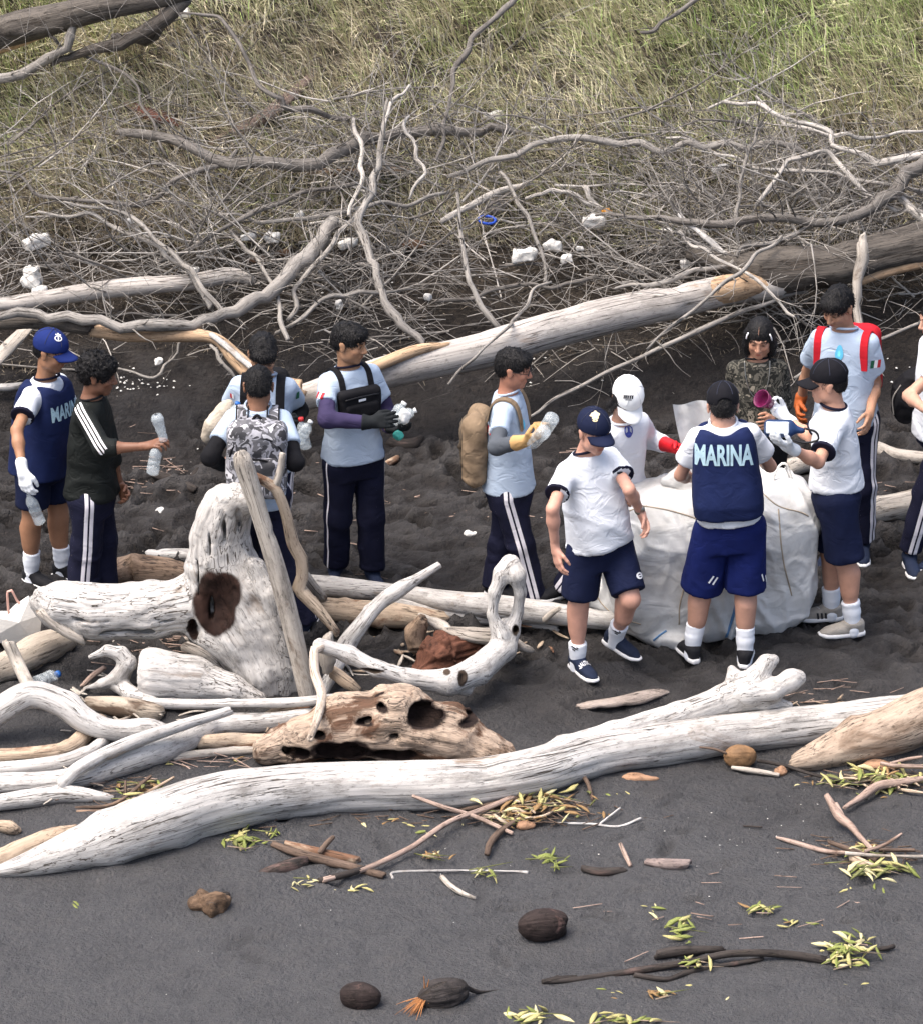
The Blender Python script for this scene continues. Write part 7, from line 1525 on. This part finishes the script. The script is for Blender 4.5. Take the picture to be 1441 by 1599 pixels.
ST = [
 ('long slanting stick with a black lower end crossing two others below the long trunk', [(505, 1375, 10, .02), (570, 1357, 9, .03), (640, 1325, 9, .05), (700, 1285, 9, .06), (760, 1262, 9, .05), (800, 1245, 8, .05)], W_PINK, [([(498, 1376, 10, .015), (540, 1366, 12, .025), (572, 1356, 9, .03)], W_BLACK)]),
 ('straight reddish stick crossing over the long slanting stick', [(644, 1243, 5, .12), (690, 1260, 7, .09), (740, 1275, 7, .05), (800, 1302, 7, .02)], W_PINK, []),
 ('thick two toned stick with a pale flank lying under the slanting stick', [(426, 1318, 10, .02), (470, 1334, 15, .03), (540, 1352, 14), (600, 1368, 12)], W_STICK, []),
 ('brown stub leaning across the thick two toned stick', [(448, 1318, 10, .03), (490, 1330, 16, .03), (560, 1345, 14)], W_TAN, []),
 ('short dark upright stub on the thick two toned stick', [(500, 1332, 8, .05), (510, 1318, 9, .08), (520, 1308, 7, .1)], W_STICK, []),
 ('half buried grey driftwood wedge in the smooth sand at left', [(390, 1372, 8, .0), (420, 1362, 18, .0), (460, 1352, 26, .0), (480, 1345, 18, .01)], W_BLACK, []),
 ('curved grey bark strip on the sand between stick pile and dark husk', [(690, 1370, 9), (705, 1385, 10), (725, 1397, 8), (742, 1403, 4)], W_GREY, []),
 ('thick curved bark strip below the pile on the long trunk', [(760, 1335, 10), (766, 1315, 12, .03), (785, 1295, 10, .03), (805, 1282, 7, .03)], W_STICK, []),
 ('pale forked thin twig right of the pile on the long trunk', [(865, 1286, 4), (920, 1287, 4), (965, 1291, 4), (1000, 1278, 4, .02)], W_WHITE, [([(935, 1288, 4), (950, 1276, 3, .02), (968, 1262, 3, .03)],)]),
 ('dark curved stick hugging the lower edge of the long trunk', [(720, 1266, 6, .03), (800, 1248, 8, .04), (880, 1215, 9, .05), (930, 1198, 8, .06), (990, 1188, 5, .06)], W_STICK, [([(905, 1205, 7, .05), (918, 1225, 7, .03), (925, 1250, 5, .02)], W_STICK)]),
 ('dark thin branch lying along the sand below the long trunk', [(700, 1285, 4), (620, 1282, 4), (560, 1278, 4)], W_BLACK, []),
 ('short dark stick in the sand below the forked pale twig', [(1005, 1278, 4), (1055, 1286, 4)], W_BLACK, []),
 ('charred ragged stick on the sand left of the pale bark piece', [(908, 1356, 10), (935, 1362, 14), (974, 1360, 12)], W_BLACK, []),
 ('short upright pink peg behind the charred ragged stick', [(968, 1318, 6, .05), (976, 1336, 8, .03), (984, 1353, 7)], W_PINK, []),
 ('grey brown bark piece alone on the sand right of the charred stick', [(1008, 1346, 10), (1040, 1350, 18), (1072, 1350, 16)], wood('pinkish_bark', (.12, .09, .08), (.30, .24, .22), 1.2, None, bmp=.03, sc=2), []),
 ('short white banded stick under the round tan coconut', [(1142, 1199, 6), (1175, 1204, 9), (1216, 1211, 7)], W_GREY, []),
 ('black twig running right from the round tan coconut to the butt log', [(1182, 1188, 6, .03), (1225, 1196, 6, .03), (1270, 1210, 5, .03), (1340, 1226, 6, .02)], W_BLACK, []),
 ('thin dark twig pointing left out of the round tan coconut', [(1092, 1167, 3, .1), (1115, 1170, 4, .09), (1135, 1177, 4, .07)], W_STICK, []),
 ('large forked pink stick standing on the pile at the right', [(1290, 1242, 9, .1), (1310, 1275, 15, .07), (1326, 1288, 12, .06), (1345, 1310, 8, .05), (1362, 1328, 7, .04)], W_PINK, [([(1305, 1255, 7, .1), (1316, 1275, 7, .07), (1320, 1284, 7, .06)],)]),
 ('forked pinkish branch reaching up right towards the leaf pile', [(1318, 1262, 6, .04), (1345, 1245, 12, .04), (1370, 1228, 14, .05), (1405, 1222, 12, .05), (1450, 1215, 8, .05)], W_PINK, []),
 ('thin stick sweeping left from the right hand pile', [(1212, 1308, 4), (1240, 1316, 8), (1290, 1330, 8), (1330, 1332, 6, .03)], W_PINK, []),
 ('brown stick slanting through the right hand pile', [(1294, 1315, 7, .05), (1330, 1328, 9, .04), (1370, 1345, 9, .02)], W_STICK, []),
 ('upturned twig rising right from the right hand pile', [(1350, 1330, 6, .04), (1380, 1320, 6, .06), (1408, 1302, 4, .1)], W_PINK, []),
 ('straight pale cane lying right across the right hand pile', [(1320, 1333, 7, .05), (1380, 1337, 5, .04), (1460, 1338, 6, .03)], W_GREY, []),
 ('thick brown stub at the bottom of the right hand pile', [(1330, 1340, 14, .02), (1368, 1358, 14, .02)], W_TAN, []),
 ('dark cane behind the straight pale cane', [(1372, 1328, 6, .02), (1428, 1328, 6, .02)], W_STICK, []),
 ('forked white twig at the right edge above the leaf pile', [(1375, 1192, 6, .06), (1400, 1196, 7, .06), (1460, 1198, 6, .06)], W_PINK, [([(1390, 1192, 4, .07), (1420, 1185, 5, .09), (1440, 1182, 4, .1)],)]),
 ('long black curved branch lying on the sand at the lower right', [(850, 1535, 5), (900, 1530, 9), (990, 1517, 11), (1080, 1502, 11, .03), (1140, 1490, 12, .04), (1220, 1490, 13, .04), (1290, 1500, 13, .02)], W_BLACK, []),
 ('shorter black branch with an orange broken end beneath the long curved one', [(990, 1523, 8), (1040, 1530, 9), (1070, 1520, 9), (1120, 1510, 8), (1190, 1498, 8)], W_BLACK, []),
 ('thick black rotten log end behind the long curved branch', [(1024, 1492, 16), (1060, 1486, 18), (1130, 1482, 8)], W_BLACK, []),
 ('black twig tip pointing right beyond the green pods', [(1360, 1484, 4), (1380, 1482, 8), (1396, 1478, 7)], W_BLACK, []),
 ('short black twig at the lower right below the long curved branch', [(1160, 1290, 3), (1190, 1292, 3)], W_BLACK, []),
 ('thin white stalk on the bare sand at the right', [(1308, 1413, 4), (1340, 1416, 4), (1364, 1413, 5)], W_WHITE, []),
 ('thin white straw with a bent end below the stick pile', [(614, 1372, 5), (620, 1362, 4), (720, 1360, 3), (800, 1361, 3), (824, 1363, 6)], W_WHITE, []),
 ('dark twigs in a heap between the forked white limb and the long trunk', [(118, 1262, 5), (180, 1255, 6, .03), (236, 1212, 5, .06)], W_STICK, [([(120, 1268, 6), (170, 1266, 6), (200, 1260, 5)],), ([(196, 1240, 4, .03), (196, 1220, 4, .06)],)]),
 ('brown stick among the heap left of the long trunk', [(185, 1258, 5, .03), (230, 1238, 6, .03), (272, 1214, 4, .04)], W_TAN, []),
 ('brown bark lump at the left edge above the long trunk tip', [(-10, 1290, 16), (15, 1292, 24), (28, 1298, 14)], W_TAN, []),
 ('small dark cane half buried right of the black husk', [(846, 1534, 8), (870, 1530, 10), (900, 1526, 6)], W_BLACK, []),
]
for i, (lb, pl, m_, br) in enumerate(ST): st(lb, pl, m_, br=br)
for i, (x, y, w, hh, lb) in enumerate([(1370, 1197, 70, 16, 'orange brown matted fibre slab beside the butt log'), (1000, 1216, 60, 10, 'half buried pale bark patch in the sand below the long trunk'), (720, 1258, 60, 9, 'orange brown bark patch under the long trunk'), (1220, 1205, 22, 12, 'small tan chip right of the white banded stick'), (820, 1290, 30, 14, 'rough bark knot in the pile below the long trunk')]):
    chunk(lb, x, y, w, hh, wood('matted_'+str(i), (.16, .075, .04), (.40, .24, .15), 1.5, None, bmp=.02, sc=2.5), 'bark_patch', 'bark', seed=50+i, hh=.008)
# green-yellow pods and leaf scraps
def podmat(n, c): return simple(n, c, .55, .25, ns=30, bmp=.002)
POD = [podmat('pod_green', (.20, .23, .06)), podmat('pod_yellow', (.42, .38, .16)), podmat('pod_cream', (.55, .50, .28)), podmat('pod_olive', (.14, .15, .05)), podmat('pod_brown', (.26, .16, .07))]
PM = {}
def pod_mesh(i, mi):
    k = (i, mi)
    if k not in PM:
        rg = random.Random(i); L = 1.0; b = rg.uniform(-.25, .25); V, F, G = tube([(-.5, 0, 0), (-.2, b*.4, .03), (.15, b*.5, .04), (.5, 0, 0)], [.03, .12*rg.uniform(.5, 1.3), .13*rg.uniform(.5, 1.2), .02], 6, step=.2, flat=.55)
        me = bpy.data.meshes.new('pod'); me.from_pydata(V.tolist(), [], F.tolist()); me.materials.append(POD[mi]); me.update(); PM[k] = me
        me.polygons.foreach_set('use_smooth', np.ones(len(me.polygons), bool))
    return PM[k]
def pod(name, loc, L, az, el, i, mi, parent=None):
    o = bpy.data.objects.new(name, pod_mesh(i, mi)); COL.objects.link(o)
    if parent is not None: o.parent = parent; loc = loc-WL[parent.name]
    o.location = loc; o.scale = (L, L, L); o.rotation_euler = (random.Random(i*7+int(az*99)).uniform(-.6, .6), -el, az); return o
def cluster(lb, cx, cy, sx, sy, n, cols, seed, L=(.05, .10), hh=.03, name='pod_cluster', nt_=3):
    rg = random.Random(seed); e = empty(name, A(cx, cy), lb, 'seed pods')
    for i in range(n):
        x, y = rg.gauss(cx, sx*.45), rg.gauss(cy, sy*.45); z = .008+abs(rg.gauss(0, hh*.6)); pod('pod', A(x, y, z), rg.uniform(*L), rg.uniform(0, 6.28), rg.gauss(.1, .35), rg.randint(0, 5), rg.choice(cols), e)
    for _ in range(nt_):
        x, y = rg.gauss(cx, sx*.5), rg.gauss(cy, sy*.5); a = rg.uniform(-.5, .5); l = rg.uniform(15, 40); P_ = [A(x-l*math.cos(a), y-l*math.sin(a)*.5, .02), A(x, y, .04), A(x+l*math.cos(a), y+l*math.sin(a)*.5, .02)]; V, F, G = tube(P_, [.003, .003, .001], 5, step=.04); mesh('stem', V, F, W_TAN if rg.random() < .5 else POD[3], e, {'gr': G})
cluster('green pods in a knot beside the tip of the long curved black branch', 1318, 1485, 42, 30, 60, [0, 0, 1, 1, 2], 1, (.05, .11), .05)
cluster('pile of green and yellow pods against the brown butt log at the right edge', 1375, 1215, 95, 14, 62, [0, 1, 1, 2, 3, 4], 2, (.06, .13), .035, nt_=8)
cluster('dull green pods under the right hand stick pile', 1375, 1355, 55, 18, 44, [0, 1, 3, 3, 2], 3, (.06, .11), .03)
cluster('straw coloured pods caught in the sticks of the right hand pile', 1345, 1325, 32, 14, 18, [1, 2, 4], 4, (.05, .09), .04)
cluster('heap of dry pods and husks spilling off the long trunk', 845, 1250, 75, 26, 60, [1, 2, 4, 4, 3], 5, (.05, .11), .05, nt_=10)
cluster('dry straw coloured scraps under the heap below the long trunk', 790, 1278, 50, 14, 20, [1, 4, 2], 15, (.04, .09), .02, nt_=6)
cluster('bright green pods under the left half of the long trunk', 375, 1312, 34, 20, 30, [0, 0, 1, 3], 6, (.05, .11), .03)
cluster('few green pods right of the bright cluster under the long trunk', 428, 1300, 12, 8, 6, [0, 1], 7, (.04, .08), .02, nt_=1)
cluster('green pods with an upright leaf right of the stick pile', 860, 1340, 28, 12, 16, [0, 0, 1], 8, (.05, .1), .02)
cluster('cream coloured pods on the sand left of the stick pile', 475, 1380, 26, 10, 9, [2, 1, 2], 9, (.04, .07), .01, nt_=1)
cluster('yellow green pods below the thin white straw', 757, 1362, 20, 12, 14, [0, 1, 2], 10, (.03, .07), .02, nt_=2)
cluster('orange brown curled scraps right of the stick pile', 680, 1335, 22, 10, 12, [4, 2, 4], 11, (.04, .08), .02)
cluster('curled green leaves standing behind the long curved black branch', 1065, 1450, 16, 26, 14, [0, 1, 0], 12, (.06, .12), .05, nt_=1)
cluster('yellow green pods draped over the middle of the black branch', 1085, 1505, 26, 9, 14, [0, 1], 13, (.05, .09), .04, nt_=2)
cluster('yellow and brown pods alone on the sand near the right', 1190, 1418, 30, 7, 12, [1, 0, 4], 14, (.05, .1), .015, nt_=1)
cluster('row of green yellow pods along the bottom edge of the picture', 830, 1588, 60, 10, 16, [0, 1, 2], 16, (.07, .13), .02, nt_=3)
cluster('green yellow pods cut by the bottom edge right of the row', 970, 1592, 55, 10, 14, [0, 1], 17, (.07, .13), .02, nt_=2)
cluster('green stems and pods in the heap left of the long trunk', 225, 1235, 45, 16, 18, [1, 3, 0, 4], 18, (.05, .1), .04, nt_=8)
cluster('thin straw scraps below the black branch', 1030, 1553, 30, 6, 10, [4, 2], 19, (.04, .09), .006, nt_=2)
rg = random.Random(77); nl = 0
for cx, cy, sx, sy, n in [(1180, 1540, 160, 20, 26), (1250, 1440, 60, 12, 8), (1020, 1420, 25, 12, 5), (1400, 1240, 50, 14, 8), (1260, 1222, 30, 6, 3), (1330, 1385, 40, 20, 5), (640, 1290, 140, 14, 18), (560, 1385, 40, 10, 5), (120, 1415, 10, 6, 2), (960, 1252, 40, 30, 8), (270, 1190, 60, 20, 8), (950, 1550, 60, 6, 4), (350, 1180, 40, 10, 6)]:
    for _ in range(n):
        o = pod('leaf_scrap', A(rg.gauss(cx, sx*.5), rg.gauss(cy, sy*.5), .007), rg.uniform(.025, .075), rg.uniform(0, 6.28), rg.gauss(0, .12), rg.randint(0, 5), rg.choice([0, 1, 2, 1, 4]))
        tag(o, 'small yellow green leaf scrap lying loose on the grey sand', 'leaf scrap', 'loose leaf scraps on the foreground sand')
shd = []
for cx, cy, sx, sy, n in [(120, 1080, 130, 40, 16), (230, 1130, 130, 30, 18), (100, 1215, 110, 30, 14), (330, 1000, 120, 30, 12), (560, 1040, 90, 40, 16), (700, 1000, 80, 30, 12), (420, 1140, 60, 20, 8), (850, 1010, 60, 20, 6), (200, 905, 80, 20, 8), (820, 1265, 80, 20, 12), (1370, 1225, 80, 16, 14), (1250, 1100, 80, 14, 5)]:
    for _ in range(n):
        x, y = rg.gauss(cx, sx*.5), rg.gauss(cy, sy*.5); a = rg.gauss(0, .9); l = rg.uniform(6, 26); r_ = rg.uniform(.004, .012); hh_ = rg.uniform(.008, .05)
        shd.append(tube([A(x-l*math.cos(a), y-l*math.sin(a)*.5, .008), A(x, y+rg.uniform(-3, 3), hh_), A(x+l*math.cos(a), y+l*math.sin(a)*.5, rg.uniform(.008, .06))], [r_*.7, r_, r_*.5], 8, step=.03, noise=.3, seed=rg.randint(0, 999), flat=rg.uniform(.4, 1)))
h1 = len(shd)//2; group_mesh('wood_shards', shd[:h1], W_GREY, 'broken grey shards of wood lying between the driftwood', 'wood'); group_mesh('wood_shards', shd[h1:], W_TAN, 'broken brown shards of wood lying between the driftwood', 'wood')
# small dark twigs and bark crumbs on the beach
tw = []
for cx, cy, sx, sy, n in [(700, 1275, 250, 20, 60), (840, 1265, 80, 24, 70), (1360, 1335, 90, 30, 60), (1380, 1215, 90, 18, 50), (180, 1235, 80, 24, 40), (330, 1190, 60, 12, 16), (620, 800, 420, 80, 70), (250, 1010, 120, 40, 50), (250, 740, 60, 30, 30), (1150, 1420, 250, 100, 20), (130, 720, 100, 90, 20), (1350, 760, 80, 30, 20), (940, 700, 60, 40, 12), (1250, 1080, 150, 30, 20)]:
    for _ in range(n):
        x, y = rg.gauss(cx, sx*.5), rg.gauss(cy, sy*.5); a = rg.gauss(0, .5); l = rg.uniform(6, 26); P_ = [A(x-l*math.cos(a), y-l*math.sin(a)*.5, .006), A(x, y, .012+abs(rg.gauss(0, .012))), A(x+l*math.cos(a), y+l*math.sin(a)*.5, .006)]; tw.append(tube(P_, [rg.uniform(.0015, .004)]*3, 4, step=.06, cap=False, seed=rg.randint(0, 99)))
h2 = len(tw)//2; group_mesh('twig_scatter', tw[:h2], W_STICK, 'small dark broken twigs strewn over the black sand', 'twigs'); group_mesh('twig_scatter', tw[h2:], W_PINK, 'small pinkish broken twigs strewn over the black sand', 'twigs')
